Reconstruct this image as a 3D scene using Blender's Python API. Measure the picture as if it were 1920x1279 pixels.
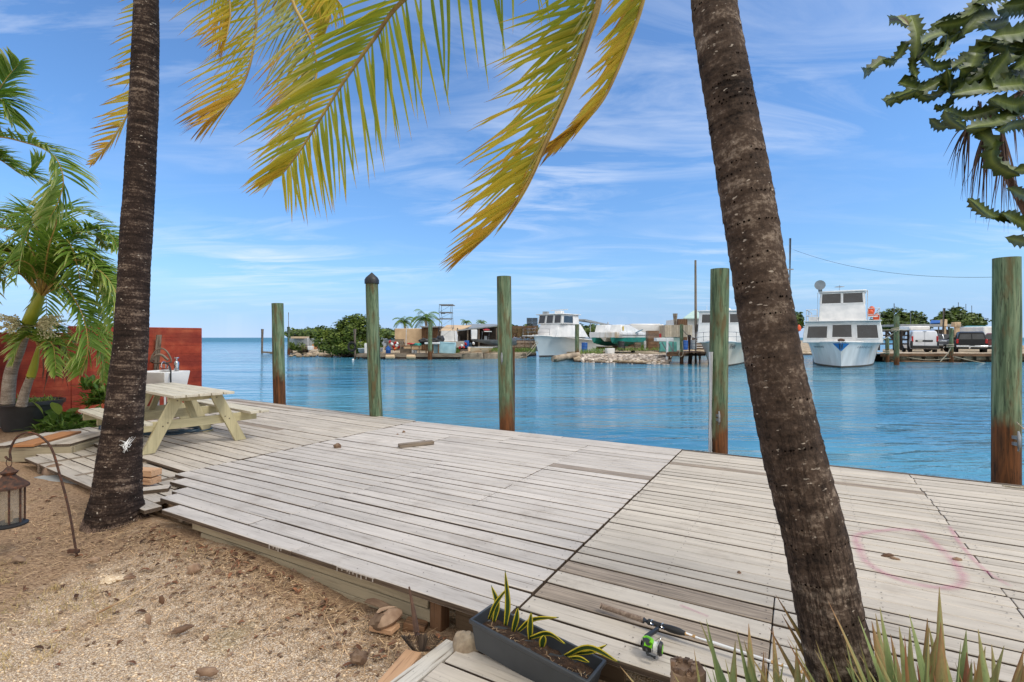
import bpy, math, random
from mathutils import Vector, Matrix
from mathutils import noise as mn
R = math.radians
sc = bpy.context.scene
COL = sc.collection
for _o in list(bpy.data.objects): bpy.data.objects.remove(_o)
# ---------------------------------------------------------------- camera
H = 1.6                                  # eye height above the deck (deck top is z = 0)
FPX = 945.0
def OC(px): return 1/math.sqrt(1+((px-960)/945)**2)   # a round post looks wider off axis
cam = bpy.data.objects.new('camera', bpy.data.cameras.new('camera'))
COL.objects.link(cam); sc.camera = cam
cam.location = (0, 0, H); cam.rotation_euler = (R(90), 0, 0)
cam.data.sensor_width = 36; cam.data.lens = 36*FPX/1920
cam.data.shift_y = -6.5/1920
cam.data.clip_start = .05; cam.data.clip_end = 20000
sc.render.resolution_x = 1024; sc.render.resolution_y = 682
sc.view_settings.view_transform = 'Standard'; sc.view_settings.look = 'None'
sc.view_settings.gamma = 1; sc.view_settings.use_curve_mapping = False
sc.view_settings.exposure = 0.4
# ---------------------------------------------------------------- world
SUN_EL, SUN_AZ = R(52), R(118)           # azimuth clockwise from +Y: light from the right, slightly behind the camera
w = bpy.data.worlds.new('World'); sc.world = w; w.use_nodes = True
nt = w.node_tree; nt.nodes.clear(); N = nt.nodes.new; Lk = nt.links.new
out = N('ShaderNodeOutputWorld'); bg = N('ShaderNodeBackground'); bg.inputs[1].default_value = .15
sky = N('ShaderNodeTexSky'); sky.sky_type = 'NISHITA'; sky.sun_disc = False
sky.sun_elevation = SUN_EL; sky.sun_rotation = SUN_AZ; sky.ozone_density = 3.0; sky.dust_density = .8; sky.air_density = 1.0
tc = N('ShaderNodeTexCoord'); sep = N('ShaderNodeSeparateXYZ'); Lk(tc.outputs['Generated'], sep.inputs[0])
def wmath(op, a, b=None, c=None):
    n = N('ShaderNodeMath'); n.operation = op
    for i, x in enumerate((a, b, c)):
        if x is None: continue
        if isinstance(x, (int, float)): n.inputs[i].default_value = x
        else: Lk(x, n.inputs[i])
    return n.outputs[0]
# thin cirrus: noise on a plane far overhead, seen in perspective
zc = wmath('MAXIMUM', sep.outputs[2], .04); zz = wmath('ADD', zc, .10)
cx = wmath('DIVIDE', sep.outputs[0], zz); cy = wmath('DIVIDE', sep.outputs[1], zz)
cb = N('ShaderNodeCombineXYZ'); Lk(cx, cb.inputs[0]); Lk(cy, cb.inputs[1])
mp = N('ShaderNodeMapping'); mp.inputs['Rotation'].default_value = (0, 0, R(22)); mp.inputs['Scale'].default_value = (.55, 1.5, 1); mp.inputs['Location'].default_value = (3.1, .4, 0)
Lk(cb.outputs[0], mp.inputs[0])
n1 = N('ShaderNodeTexNoise'); n1.inputs['Scale'].default_value = 1.6; n1.inputs['Detail'].default_value = 9; n1.inputs['Roughness'].default_value = .62; n1.inputs['Distortion'].default_value = .9
Lk(mp.outputs[0], n1.inputs[0])
n2 = N('ShaderNodeTexNoise'); n2.inputs['Scale'].default_value = .62; n2.inputs['Detail'].default_value = 3; Lk(cb.outputs[0], n2.inputs[0])
cl = wmath('MULTIPLY', wmath('SMOOTH_MIN', wmath('MAXIMUM', wmath('MULTIPLY', wmath('SUBTRACT', n1.outputs[0], .45), 3.6), 0), 1.0, .1),
           wmath('MAXIMUM', wmath('MULTIPLY', wmath('SUBTRACT', n2.outputs[0], .38), 4), .12))
fade = wmath('MINIMUM', wmath('MULTIPLY', zc, 7), 1)
cl = wmath('MINIMUM', wmath('MULTIPLY', wmath('MULTIPLY', cl, fade), .85), .7)
# physical sky, tinted toward the deeper blue of the photograph
tint = N('ShaderNodeMix'); tint.data_type = 'RGBA'; tint.blend_type = 'MULTIPLY'; tint.inputs[0].default_value = 1
ramp = N('ShaderNodeValToRGB'); Lk(sep.outputs[2], ramp.inputs[0])
ramp.color_ramp.elements[0].position = 0.0; ramp.color_ramp.elements[0].color = (.71, .68, .81, 1)
ramp.color_ramp.elements[1].position = .62; ramp.color_ramp.elements[1].color = (.66, .86, 1.05, 1)
e = ramp.color_ramp.elements.new(.12); e.color = (.565, .74, .92, 1)
e = ramp.color_ramp.elements.new(.04); e.color = (.58, .665, .84, 1)
e = ramp.color_ramp.elements.new(.3); e.color = (.60, .83, 1.03, 1)
sv = N('ShaderNodeCombineXYZ'); Lk(sep.outputs[0], sv.inputs[0]); Lk(sep.outputs[1], sv.inputs[1]); Lk(wmath('MAXIMUM', sep.outputs[2], .09), sv.inputs[2]); Lk(sv.outputs[0], sky.inputs[0])
Lk(sky.outputs[0], tint.inputs[6]); Lk(ramp.outputs[0], tint.inputs[7])
mx = N('ShaderNodeMix'); mx.data_type = 'RGBA'; Lk(cl, mx.inputs[0]); Lk(tint.outputs[2], mx.inputs[6]); mx.inputs[7].default_value = (4.6, 5.0, 5.7, 1)
def sm(x, a, b):
    n = N('ShaderNodeMapRange'); n.interpolation_type = 'SMOOTHSTEP'; Lk(x, n.inputs[0]); n.inputs[1].default_value = a; n.inputs[2].default_value = b; return n.outputs[0]
# unseen bright cloud added overhead and behind the camera to whiten the blue fill
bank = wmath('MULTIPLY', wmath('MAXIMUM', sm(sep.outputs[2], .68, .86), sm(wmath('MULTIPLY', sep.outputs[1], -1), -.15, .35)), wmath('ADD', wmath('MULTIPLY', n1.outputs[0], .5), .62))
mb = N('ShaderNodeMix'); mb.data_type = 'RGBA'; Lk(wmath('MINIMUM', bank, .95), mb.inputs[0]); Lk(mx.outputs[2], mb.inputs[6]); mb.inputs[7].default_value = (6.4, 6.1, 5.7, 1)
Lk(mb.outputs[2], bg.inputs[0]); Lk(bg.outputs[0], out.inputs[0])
# ---------------------------------------------------------------- sun (thin cloud: soft)
sun = bpy.data.objects.new('sun', bpy.data.lights.new('sun', 'SUN')); COL.objects.link(sun)
sun.data.energy = 1.5; sun.data.angle = R(18); sun.data.color = (1, .955, .89)
sd = Vector((math.sin(SUN_AZ)*math.cos(SUN_EL), math.cos(SUN_AZ)*math.cos(SUN_EL), math.sin(SUN_EL)))
sun.rotation_euler = sd.to_track_quat('Z', 'Y').to_euler(); sun.location = sd*60

# ---------------------------------------------------------------- helpers
rnd = random.Random(7)
U = rnd.uniform
def P(px, py, D):                        # world point seen at photo pixel (1920 wide) at depth D
    return Vector(((px-960)/FPX*D, D, H-(py-633)/FPX*D))
def G(px, py, z=0.0):                    # point of the level z seen at a pixel
    D = (H-z)*FPX/(py-633); return Vector(((px-960)/FPX*D, D, z))
WZ = -.35                                # water level
def rotz(a): return Matrix.Rotation(a, 3, 'Z')
def eul(x, y, z): return (Matrix.Rotation(R(z), 3, 'Z') @ Matrix.Rotation(R(y), 3, 'Y') @ Matrix.Rotation(R(x), 3, 'X'))
def frame(t):                            # orthonormal axes around direction t
    t = t.normalized(); a = Vector((0, 0, 1)) if abs(t.z) < .95 else Vector((1, 0, 0))
    s = t.cross(a).normalized(); return t, s, s.cross(t).normalized()
def spline(pts, n):
    pts = [Vector(p) for p in pts]; o = []
    q = [pts[0]*2-pts[1]]+pts+[pts[-1]*2-pts[-2]]
    seg = len(pts)-1
    for i in range(n+1):
        t = i/n*seg; k = min(int(t), seg-1); t -= k
        a, b, c, d = q[k:k+4]
        o.append(.5*((2*b)+(c-a)*t+(2*a-5*b+4*c-d)*t*t+(3*b-a-3*c+d)*t**3))
    return o
def lerp(a, b, t): return a+(b-a)*t
class MB:
    def __init__(s): s.v = []; s.f = []; s.c = []; s.t = []; s.m = []
    def add(s, vs, fs, cs=None, tint=.5, mi=0):
        o = len(s.v); s.v += [tuple(v) for v in vs]; s.c += [tuple(c) for c in (cs or vs)]
        s.t += (tint if isinstance(tint, list) else [tint]*len(vs))
        for f in fs: s.f.append(tuple(i+o for i in f)); s.m.append(mi)
        return s
    def box(s, c, d, rot=None, tint=None, mi=0, taper=None, jit=0):
        d = Vector(d); c = Vector(c); o = Vector((U(-9, 9), U(-9, 9), U(-9, 9)))
        if tint is None: tint = U(0, 1)
        ax = max(range(3), key=lambda i: d[i])
        vs = []; cs = []
        for z in (-.5, .5):
            for x, y in ((-.5, -.5), (.5, -.5), (.5, .5), (-.5, .5)):
                k = taper if (taper and z > 0) else (1, 1)
                p = Vector((x*d.x*k[0], y*d.y*k[1], z*d.z))
                q = [p.x, p.y, p.z]; q[ax], q[2] = q[2], q[ax]
                cs.append(Vector(q)+o)
                if jit: p += Vector((U(-jit, jit), U(-jit, jit), U(-jit, jit)))
                vs.append((rot @ p if rot else p)+c)
        return s.add(vs, [(3, 2, 1, 0), (4, 5, 6, 7), (0, 1, 5, 4), (1, 2, 6, 5), (2, 3, 7, 6), (3, 0, 4, 7)], cs, tint, mi)
    def bar(s, a, b, w, h, up=(0, 0, 1), tint=None, mi=0):   # a beam between two points
        a = Vector(a); b = Vector(b); t = (b-a); L = t.length; t.normalize(); up = Vector(up)
        x = t.cross(up)
        if x.length < 1e-4: x = t.cross(Vector((1, 0, 0)))
        x.normalize(); y = x.cross(t).normalized()
        return s.box((a+b)/2, (w, h, L), Matrix((x, y, t)).transposed(), tint, mi)
    def tube(s, pts, rs, n=8, tint=.5, mi=0, caps=True, fn=None, closed=False):
        pts = [Vector(p) for p in pts]
        if not isinstance(rs, (list, tuple)): rs = [rs]*len(pts)
        vs = []; cs = []; fs = []; L = 0; prev = None; off = U(-5, 5)
        for i, p in enumerate(pts):
            t = (pts[min(i+1, len(pts)-1)]-pts[max(i-1, 0)])
            if closed: t = pts[(i+1) % len(pts)]-pts[i-1]
            if t.length < 1e-9: t = Vector((0, 0, 1))
            t.normalize()
            if prev is None: _, a, b = frame(t)
            else:
                a = (prev-t*prev.dot(t))
                a = a.normalized() if a.length > 1e-5 else frame(t)[1]
                b = t.cross(a)
            prev = a
            if i: L += (p-pts[i-1]).length
            for k in range(n):
                g = 2*math.pi*k/n; r = rs[i]
                if fn: r *= fn(i/(max(1, len(pts)-1)), g, L)
                vs.append(p+a*math.cos(g)*r+b*math.sin(g)*r)
                cs.append((rs[i]*math.cos(g)+off, rs[i]*math.sin(g)+off, L))
        m = len(pts)
        for i in range(m-1 if not closed else m):
            j = (i+1) % m
            for k in range(n):
                k2 = (k+1) % n; fs.append((i*n+k, i*n+k2, j*n+k2, j*n+k))
        if caps and not closed: fs += [tuple(range(n-1, -1, -1)), tuple((m-1)*n+k for k in range(n))]
        return s.add(vs, fs, cs, tint, mi)
    def cyl(s, a, b, r, r2=None, n=12, tint=.5, mi=0): return s.tube([a, b], [r, r if r2 is None else r2], n, tint, mi)
    def lathe(s, prof, c=(0, 0, 0), n=20, tint=.5, mi=0, rot=None, sx=1, sy=1):
        c = Vector(c); vs = []; fs = []
        for r, z in prof:
            for k in range(n):
                g = 2*math.pi*k/n; p = Vector((r*math.cos(g)*sx, r*math.sin(g)*sy, z))
                vs.append((rot @ p if rot else p)+c)
        for i in range(len(prof)-1):
            for k in range(n):
                k2 = (k+1) % n; fs.append((i*n+k, i*n+k2, (i+1)*n+k2, (i+1)*n+k))
        if prof[0][0] > 1e-4: fs.append(tuple(range(n-1, -1, -1)))
        if prof[-1][0] > 1e-4: fs.append(tuple((len(prof)-1)*n+k for k in range(n)))
        return s.add(vs, fs, None, tint, mi)
    def blob(s, c, r, n=10, m=7, amp=.15, fr=2.0, tint=.5, mi=0, rot=None, seed=None):
        c = Vector(c); r = Vector(r) if not isinstance(r, (int, float)) else Vector((r, r, r)); sd_ = Vector((U(0, 50),)*3) if seed is None else Vector((seed,)*3)
        vs = []; fs = []
        for j in range(m+1):
            a = math.pi*j/m
            for k in range(n):
                g = 2*math.pi*k/n
                d = Vector((math.sin(a)*math.cos(g), math.sin(a)*math.sin(g), -math.cos(a)))
                q = 1+amp*mn.noise(d*fr+sd_)*2
                p = Vector((d.x*r.x*q, d.y*r.y*q, d.z*r.z*q)); vs.append((rot @ p if rot else p)+c)
        for j in range(m):
            for k in range(n):
                k2 = (k+1) % n; fs.append((j*n+k, j*n+k2, (j+1)*n+k2, (j+1)*n+k))
        return s.add(vs, fs, None, tint, mi)
    def prism(s, poly, vec, tint=.5, mi=0):      # polygon (3D points) swept along vec
        poly = [Vector(p) for p in poly]; vec = Vector(vec); n = len(poly)
        return s.add(poly+[p+vec for p in poly], [tuple(range(n-1, -1, -1)), tuple(range(n, 2*n))]+[(i, (i+1) % n, n+(i+1) % n, n+i) for i in range(n)], None, tint, mi)
    def loft(s, rings, closed=True, caps=True, tint=.5, mi=0):
        n = len(rings[0]); vs = [p for r in rings for p in r]; fs = []
        for i in range(len(rings)-1):
            for k in range(n if closed else n-1):
                k2 = (k+1) % n; fs.append((i*n+k, i*n+k2, (i+1)*n+k2, (i+1)*n+k))
        if caps and closed: fs += [tuple(range(n-1, -1, -1)), tuple((len(rings)-1)*n+k for k in range(n))]
        return s.add(vs, fs, None, tint, mi)
    def blade(s, base, d, L, wd, grav=.3, seg=4, side=None, tint=.5, tints=None, mi=0, fold=0, shape=None, curl=0, rnd_=0):
        # a leaf or leaflet: tapering ribbon along d, bending down
        p = Vector(base); d = Vector(d).normalized(); g = Vector((0, 0, -1)); vs = []; cs = []; tt = []
        sd0 = side if side is not None else d.cross(Vector((0, 0, 1)))
        if sd0.length < 1e-3: sd0 = Vector((1, 0, 0))
        sd0 = sd0.normalized(); o = U(-9, 9); nv = 3 if fold else 2
        for i in range(seg+1):
            t = i/seg
            wf = (shape(t) if shape else (min(1, t*4+.35) if t < .25 else 1)*(1-t)**.6)*wd
            sv = (sd0-d*sd0.dot(d)).normalized(); nn = sv.cross(d)
            if fold: pp = [p-sv*wf/2+nn*wf*fold, p, p+sv*wf/2+nn*wf*fold]
            else: pp = [p-sv*wf/2, p+sv*wf/2]
            vs += pp; cs += [(o+k*wf, o, t*L) for k in range(nv)]
            tt += [(tints(t) if tints else tint)]*nv
            p = p+d*(L/seg); d = (d+g*grav/seg+sd0*curl/seg).normalized()
        fs = []
        for i in range(seg):
            for k in range(nv-1): fs.append((i*nv+k, i*nv+k+1, (i+1)*nv+k+1, (i+1)*nv+k))
        return s.add(vs, fs, cs, tt, mi)
    def build(s, name, mats, parent=None, off=None, sharp=35, bevel=0, world=False, label=None, sub=0):
        me = bpy.data.meshes.new(name)
        o3 = Vector(off) if off is not None else Vector((0, 0, 0))
        if world and parent is not None: o3 = tot_loc(parent)
        me.from_pydata([(v[0]-o3.x, v[1]-o3.y, v[2]-o3.z) for v in s.v], [], s.f)
        a = me.attributes.new('tc', 'FLOAT_VECTOR', 'POINT'); a.data.foreach_set('vector', [x for c in s.c for x in c])
        a = me.attributes.new('tint', 'FLOAT', 'POINT'); a.data.foreach_set('value', s.t)
        if not isinstance(mats, (list, tuple)): mats = [mats]
        for m in mats: me.materials.append(m)
        me.polygons.foreach_set('material_index', s.m)
        me.polygons.foreach_set('use_smooth', [True]*len(s.f))
        me.update(); me.validate()
        try: me.set_sharp_from_angle(angle=R(sharp))
        except Exception: pass
        ob = bpy.data.objects.new(name, me); COL.objects.link(ob)
        if parent is not None: ob.parent = parent
        elif off is not None: ob.location = o3
        if bevel:
            b = ob.modifiers.new('bevel', 'BEVEL'); b.width = bevel; b.segments = 1; b.limit_method = 'ANGLE'; b.angle_limit = R(40)
        if label: ob['label'] = label
        return ob
def tot_loc(o):
    l = Vector(o.location)
    while o.parent is not None: o = o.parent; l += Vector(o.location)
    return l
def thing(name, label, cat, loc=(0, 0, 0), rz=0, group=None, rx=0, ry=0):
    o = bpy.data.objects.new(name, None); COL.objects.link(o); o.empty_display_size = .2
    o.location = loc; o.rotation_euler = (rx, ry, rz); o['label'] = label; o['category'] = cat
    if group: o['group'] = group
    return o
def tag(o, label, cat, group=None, kind=None):
    o['label'] = label; o['category'] = cat
    if group: o['group'] = group
    if kind: o['kind'] = kind
    return o
def struct(o): o['kind'] = 'structure'; return o
def single(mb, name, mats, label, cat, base, group=None, kind=None, **k):   # a thing made of one mesh given in world coordinates
    o = mb.build(name, mats, None, off=base, **k); return tag(o, label, cat, group, kind)
def dup(root, loc, rz=None, label=None, sc_=None):
    r = root.copy(); COL.objects.link(r); r.location = loc
    if rz is not None: r.rotation_euler = (r.rotation_euler[0], r.rotation_euler[1], rz)
    if sc_: r.scale = sc_
    if label: r['label'] = label
    for ch in list(root.children):
        c = ch.copy(); COL.objects.link(c); c.parent = r
        for g in list(ch.children):
            d = g.copy(); COL.objects.link(d); d.parent = c
    return r
# ---------------------------------------------------------------- materials
def srgb(r, g, b):
    f = lambda c: (c/255/12.92 if c/255 <= .04045 else ((c/255+.055)/1.055)**2.4)
    return (f(r), f(g), f(b), 1)
class NT:
    def __init__(s, name):
        s.mat = bpy.data.materials.new(name); s.mat.use_nodes = True; s.t = s.mat.node_tree; s.t.nodes.clear()
        s.out = s.n('ShaderNodeOutputMaterial')
    def n(s, ty, **k):
        x = s.t.nodes.new(ty)
        for a, b in k.items(): setattr(x, a, b)
        return x
    def l(s, a, b): s.t.links.new(a, b)
    def set(s, sock, x):
        if isinstance(x, (int, float)): sock.default_value = x
        elif isinstance(x, (tuple, list)): sock.default_value = x
        else: s.l(x, sock)
    def attr(s, nm, o='Vector'): return s.n('ShaderNodeAttribute', attribute_name=nm).outputs[o]
    def map(s, v, scale=(1, 1, 1), loc=(0, 0, 0), rot=(0, 0, 0)):
        m = s.n('ShaderNodeMapping'); m.inputs['Scale'].default_value = scale; m.inputs['Location'].default_value = loc; m.inputs['Rotation'].default_value = rot
        s.l(v, m.inputs[0]); return m.outputs[0]
    def noise(s, v, sc_, det=5, rough=.55, dist=0, o=0):
        x = s.n('ShaderNodeTexNoise'); s.l(v, x.inputs['Vector']); x.inputs['Scale'].default_value = sc_
        x.inputs['Detail'].default_value = det; x.inputs['Roughness'].default_value = rough; x.inputs['Distortion'].default_value = dist
        return x.outputs[o]
    def vor(s, v, sc_, o='Distance', rand=1, feat='F1'):
        x = s.n('ShaderNodeTexVoronoi', feature=feat); s.l(v, x.inputs['Vector']); x.inputs['Scale'].default_value = sc_; x.inputs['Randomness'].default_value = rand
        return x.outputs[o]
    def ramp(s, f, stops):
        x = s.n('ShaderNodeValToRGB'); s.l(f, x.inputs[0]); cr = x.color_ramp
        cr.elements[0].position, cr.elements[0].color = stops[0]; cr.elements[1].position, cr.elements[1].color = stops[-1]
        for p, c in stops[1:-1]: e_ = cr.elements.new(p); e_.color = c
        return x.outputs[0]
    def fr(s, f, a, b, c=0., d=1.):
        x = s.n('ShaderNodeMapRange'); s.l(f, x.inputs[0])
        for i, q in enumerate((a, b, c, d)): x.inputs[i+1].default_value = q
        return x.outputs[0]
    def mix(s, f, a, b, bt='MIX'):
        x = s.n('ShaderNodeMix', data_type='RGBA', blend_type=bt); s.set(x.inputs[0], f); s.set(x.inputs[6], a); s.set(x.inputs[7], b); return x.outputs[2]
    def m(s, op, a, b=0., c=0.):
        x = s.n('ShaderNodeMath', operation=op)
        for i, q in enumerate((a, b, c)): s.set(x.inputs[i], q)
        return x.outputs[0]
    def bump(s, h, st=.3, dist=.01, nrm=None):
        x = s.n('ShaderNodeBump'); x.inputs['Strength'].default_value = st; x.inputs['Distance'].default_value = dist; s.l(h, x.inputs['Height'])
        if nrm is not None: s.l(nrm, x.inputs['Normal'])
        return x.outputs[0]
    def bsdf(s, col, rough=.7, nrm=None, metal=0., spec=.5, trans=0., ior=None, coat=0., fin=True):
        p = s.n('ShaderNodeBsdfPrincipled'); s.set(p.inputs['Base Color'], col); s.set(p.inputs['Roughness'], rough); s.set(p.inputs['Metallic'], metal)
        p.inputs['Specular IOR Level'].default_value = spec; p.inputs['Transmission Weight'].default_value = trans; p.inputs['Coat Weight'].default_value = coat
        if ior: p.inputs['IOR'].default_value = ior
        if nrm is not None: s.l(nrm, p.inputs['Normal'])
        if fin: s.l(p.outputs[0], s.out.inputs[0])
        return p.outputs[0]
    def tinted(s, col, amt):
        t = s.m('ADD', s.m('MULTIPLY', s.attr('tint', 'Fac'), amt*2), 1-amt)
        x = s.n('ShaderNodeVectorMath', operation='SCALE'); s.set(x.inputs[0], col); s.l(t, x.inputs['Scale']); return x.outputs[0]
def C(r, g, b): return srgb(r, g, b)
def simple(name, c1, c2=None, scale=6, stretch=(1, 1, 1), rough=.6, bump=.15, bd=.004, bs=30, tint=.15, metal=0, spec=.5, dirt=None, dirt_lo=.55, det=5, coat=0.):
    s = NT(name); v = s.map(s.attr('tc'), stretch)
    c2 = c2 or tuple(min(1, x*.72) for x in c1[:3])+(1,)
    col = s.mix(s.fr(s.noise(v, scale, det), .35, .65), c1, c2)
    if dirt is not None: col = s.mix(s.fr(s.noise(v, scale*.45, 7, .7), dirt_lo, dirt_lo+.14), col, dirt)
    col = s.tinted(col, tint)
    s.bsdf(col, rough, s.bump(s.noise(v, bs, 4), bump, bd), metal, spec, coat=coat); return s.mat
def woodmat(name, paint, bare, wear=.5, edge=.08, tint=.12, grain=1.0, rough=.75, sides=False):
    # tint attribute > 1 means an unpainted board
    s = NT(name); tc_ = s.attr('tc'); t = s.attr('tint', 'Fac')
    g = s.noise(s.map(tc_, (38, 38, 1.2)), 2.2*grain, 7, .6, .3)
    g2 = s.noise(s.map(tc_, (6, 6, .7)), 2.0, 6, .65)
    fine = s.noise(s.map(tc_, (90, 90, 4)), 2, 3)
    bcol = s.mix(s.fr(g, .38, .68), bare, tuple(x*.40 for x in bare[:3])+(1,))
    pcol = s.mix(s.fr(g2, .3, .72), paint, tuple(x*.74 for x in paint[:3])+(1,))
    pcol = s.mix(s.m('MULTIPLY', s.fr(g, .52, .72), .35), pcol, tuple(x*.5 for x in bare[:3])+(1,))
    isb = s.m('GREATER_THAN', t, 1.5)
    k = s.m('ADD', s.fr(s.m('ADD', s.m('MULTIPLY', g, .55), s.m('MULTIPLY', g2, .45)), wear, wear+edge), isb); k = s.m('MINIMUM', k, 1)
    tt = s.m('SUBTRACT', t, s.m('MULTIPLY', isb, 2))
    col = s.mix(k, pcol, bcol)
    x = s.n('ShaderNodeVectorMath', operation='SCALE'); s.l(col, x.inputs[0]); s.l(s.m('ADD', s.m('MULTIPLY', tt, tint*2), 1-tint), x.inputs['Scale'])
    gw = s.n('ShaderNodeNewGeometry').outputs['Position']
    st_ = s.fr(s.noise(gw, 1.7, 7, .72), .54, .70); x2 = s.mix(s.m('MULTIPLY', st_, .32), x.outputs[0], C(120, 104, 88))
    st2 = s.fr(s.noise(gw, 7, 6, .75), .66, .74); x2 = s.mix(s.m('MULTIPLY', st2, .4), x2, C(104, 84, 66))
    # grime specks, nail heads, knots
    sp = s.fr(s.noise(tc_, 55, 3, .6), .69, .73)
    col = s.mix(s.m('MULTIPLY', sp, .65), x2, C(64, 54, 46))
    if sides:                                # sawn edges are bare, grey-brown and dirty
        nz_ = s.n('ShaderNodeSeparateXYZ'); s.l(s.n('ShaderNodeNewGeometry').outputs['True Normal'], nz_.inputs[0])
        col = s.mix(s.m('LESS_THAN', s.m('ABSOLUTE', nz_.outputs[2]), .6), col, s.mix(s.fr(g, .35, .65), C(112, 96, 80), C(62, 50, 40)))
    h = s.m('ADD', s.m('MULTIPLY', g, .7), s.m('MULTIPLY', fine, .3))
    s.bsdf(col, rough, s.bump(h, .35, .004), spec=.3); return s.mat
# ---------------------------------------------------------------- material instances
m_deck = woodmat('deck_paint', C(207, 199, 190), C(168, 154, 140), wear=.58, edge=.09, tint=.12, sides=True)
m_deckr = woodmat('deck_paint_cream', C(206, 196, 181), C(176, 160, 142), wear=.58, edge=.09, tint=.12, sides=True)
m_decko = woodmat('deck_worn', C(202, 192, 178), C(168, 152, 134), wear=.55, edge=.12, tint=.14, sides=True)
m_fascia = woodmat('fascia_paint', C(170, 158, 132), C(84, 74, 62), wear=.56, edge=.1, tint=.16)
m_grey = woodmat('grey_plank_wood', C(168, 170, 168), C(120, 112, 104), wear=.62, tint=.1)
m_orange = woodmat('cedar', C(196, 138, 92), C(150, 100, 62), wear=.60, tint=.12)
m_newwood = woodmat('raw_pine', C(206, 165, 128), C(170, 120, 90), wear=.55, tint=.15)
m_oldwood = woodmat('weathered_wood', C(140, 126, 110), C(88, 76, 64), wear=.5, tint=.25)
m_brownwood = woodmat('brown_wood', C(128, 96, 70), C(84, 62, 46), wear=.5, tint=.25)
m_table = woodmat('table_paint', C(196, 186, 148), C(120, 92, 66), wear=.665, edge=.03, tint=.06)
m_tabletop = woodmat('table_top_paint', C(212, 204, 184), C(150, 125, 95), wear=.58, edge=.05, tint=.08)
m_white = simple('white_paint', C(236, 236, 234), C(214, 216, 216), 2, rough=.45, bump=.05, tint=.05, dirt=C(190, 180, 160), dirt_lo=.68)
m_hull = simple('gelcoat', C(232, 233, 233), C(206, 207, 206), .9, (2.4, 2.4, .35), rough=.3, bump=.03, tint=.04, dirt=C(186, 164, 130), dirt_lo=.57, bs=3)
m_glass = simple('dark_glass', C(22, 25, 28), C(46, 50, 54), 1.5, rough=.08, bump=.0, tint=.3, spec=.8)
m_black = simple('black_plastic', C(40, 42, 44), C(26, 27, 29), 4, rough=.5, bump=.08, tint=.1)
m_pot = simple('pot_plastic', C(66, 70, 74), C(50, 54, 58), 3, rough=.45, bump=.05, tint=.08, dirt=C(120, 116, 108), dirt_lo=.68)
m_metal = simple('galvanised', C(180, 182, 182), C(130, 130, 128), 9, rough=.4, bump=.05, metal=.7)
m_chrome = simple('chrome', C(210, 210, 210), C(190, 190, 190), 3, rough=.15, bump=0, metal=1)
m_rust = simple('rusty_iron', C(92, 62, 46), C(52, 40, 34), 30, rough=.85, bump=.3, dirt=C(150, 84, 46), dirt_lo=.56)
m_concrete = simple('old_concrete', C(176, 160, 138), C(120, 108, 94), 2.2, rough=.9, bump=.6, bd=.02, bs=14, dirt=C(70, 62, 52), dirt_lo=.55)
m_rock = simple('coral_rock', C(186, 168, 142), C(130, 112, 92), 12, rough=.95, bump=.8, bd=.01, bs=45, tint=.25, dirt=C(80, 68, 56), dirt_lo=.6)
m_rope = simple('rope', C(196, 188, 168), C(140, 130, 110), 40, rough=.9, bump=.4)
m_tan = simple('tan_wall', C(208, 182, 148), C(190, 164, 132), 1.5, rough=.8, bump=.1)
m_teal = simple('teal_paint', C(24, 138, 124), C(18, 110, 104), 3, rough=.4, bump=.05)
m_red = simple('red_paint', C(190, 34, 30), C(150, 26, 24), 4, rough=.4, bump=.02)
m_orangep = simple('orange_plastic', C(226, 92, 36), C(190, 70, 30), 4, rough=.5)
m_blue = simple('blue_plastic', C(24, 92, 170), C(18, 70, 140), 4, rough=.45)
m_ltblue = simple('pale_blue_paint', C(168, 204, 214), C(146, 186, 198), 2, rough=.5, dirt=C(130, 130, 120), dirt_lo=.62)
m_greyp = simple('grey_paint', C(150, 156, 160), C(124, 130, 134), 2, rough=.55)
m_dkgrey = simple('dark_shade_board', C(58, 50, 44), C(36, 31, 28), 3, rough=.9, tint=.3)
m_mint = simple('mint_roof', C(186, 210, 200), C(170, 196, 186), 2, rough=.6)
m_silver = simple('silver_paint', C(150, 156, 164), C(132, 138, 146), 2, rough=.3, metal=.4, coat=.4)
m_carblack = simple('black_car_paint', C(22, 23, 27), C(17, 18, 21), 2, rough=.4, bump=.0, coat=.12, spec=.3)
m_carwhite = simple('white_car_paint', C(232, 234, 238), C(222, 224, 228), 2, rough=.25, bump=.0, coat=.5)
m_carred = simple('maroon_car_paint', C(130, 44, 42), C(106, 34, 34), 2, rough=.28, bump=.0, coat=.4)
m_tyre = simple('tyre_rubber', C(36, 34, 33), C(24, 23, 23), 12, rough=.85)
m_amber = simple('amber_lens', C(230, 120, 50), C(200, 90, 40), 5, rough=.25)
m_lens = simple('red_lens', C(200, 24, 24), C(160, 16, 18), 5, rough=.2)
m_soil = simple('dark_soil', C(84, 62, 46), C(48, 36, 28), 30, rough=1, bump=.8, bd=.02, bs=70)
m_husk = simple('coconut_husk', C(150, 126, 104), C(98, 72, 54), 9, (1, 1, .3), rough=.95, bump=.7, bd=.006, bs=60, tint=.4, dirt=C(60, 42, 32), dirt_lo=.6)
m_bark = simple('grey_bark', C(110, 96, 82), C(66, 54, 46), 7, (1, 1, .3), rough=.95, bump=.8, bd=.015, bs=30, tint=.2)
m_straw = simple('dry_straw', C(214, 186, 146), C(150, 116, 82), 10, rough=.95, tint=.55)
m_deadleaf = simple('dead_frond', C(104, 78, 62), C(66, 48, 40), 12, rough=.9, tint=.4)
m_lime = simple('lime_plastic', C(130, 214, 20), C(104, 180, 16), 3, rough=.35, bump=0)
m_cork = simple('cork_grip', C(150, 132, 116), C(110, 92, 78), 60, rough=.9, bump=.4)
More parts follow.
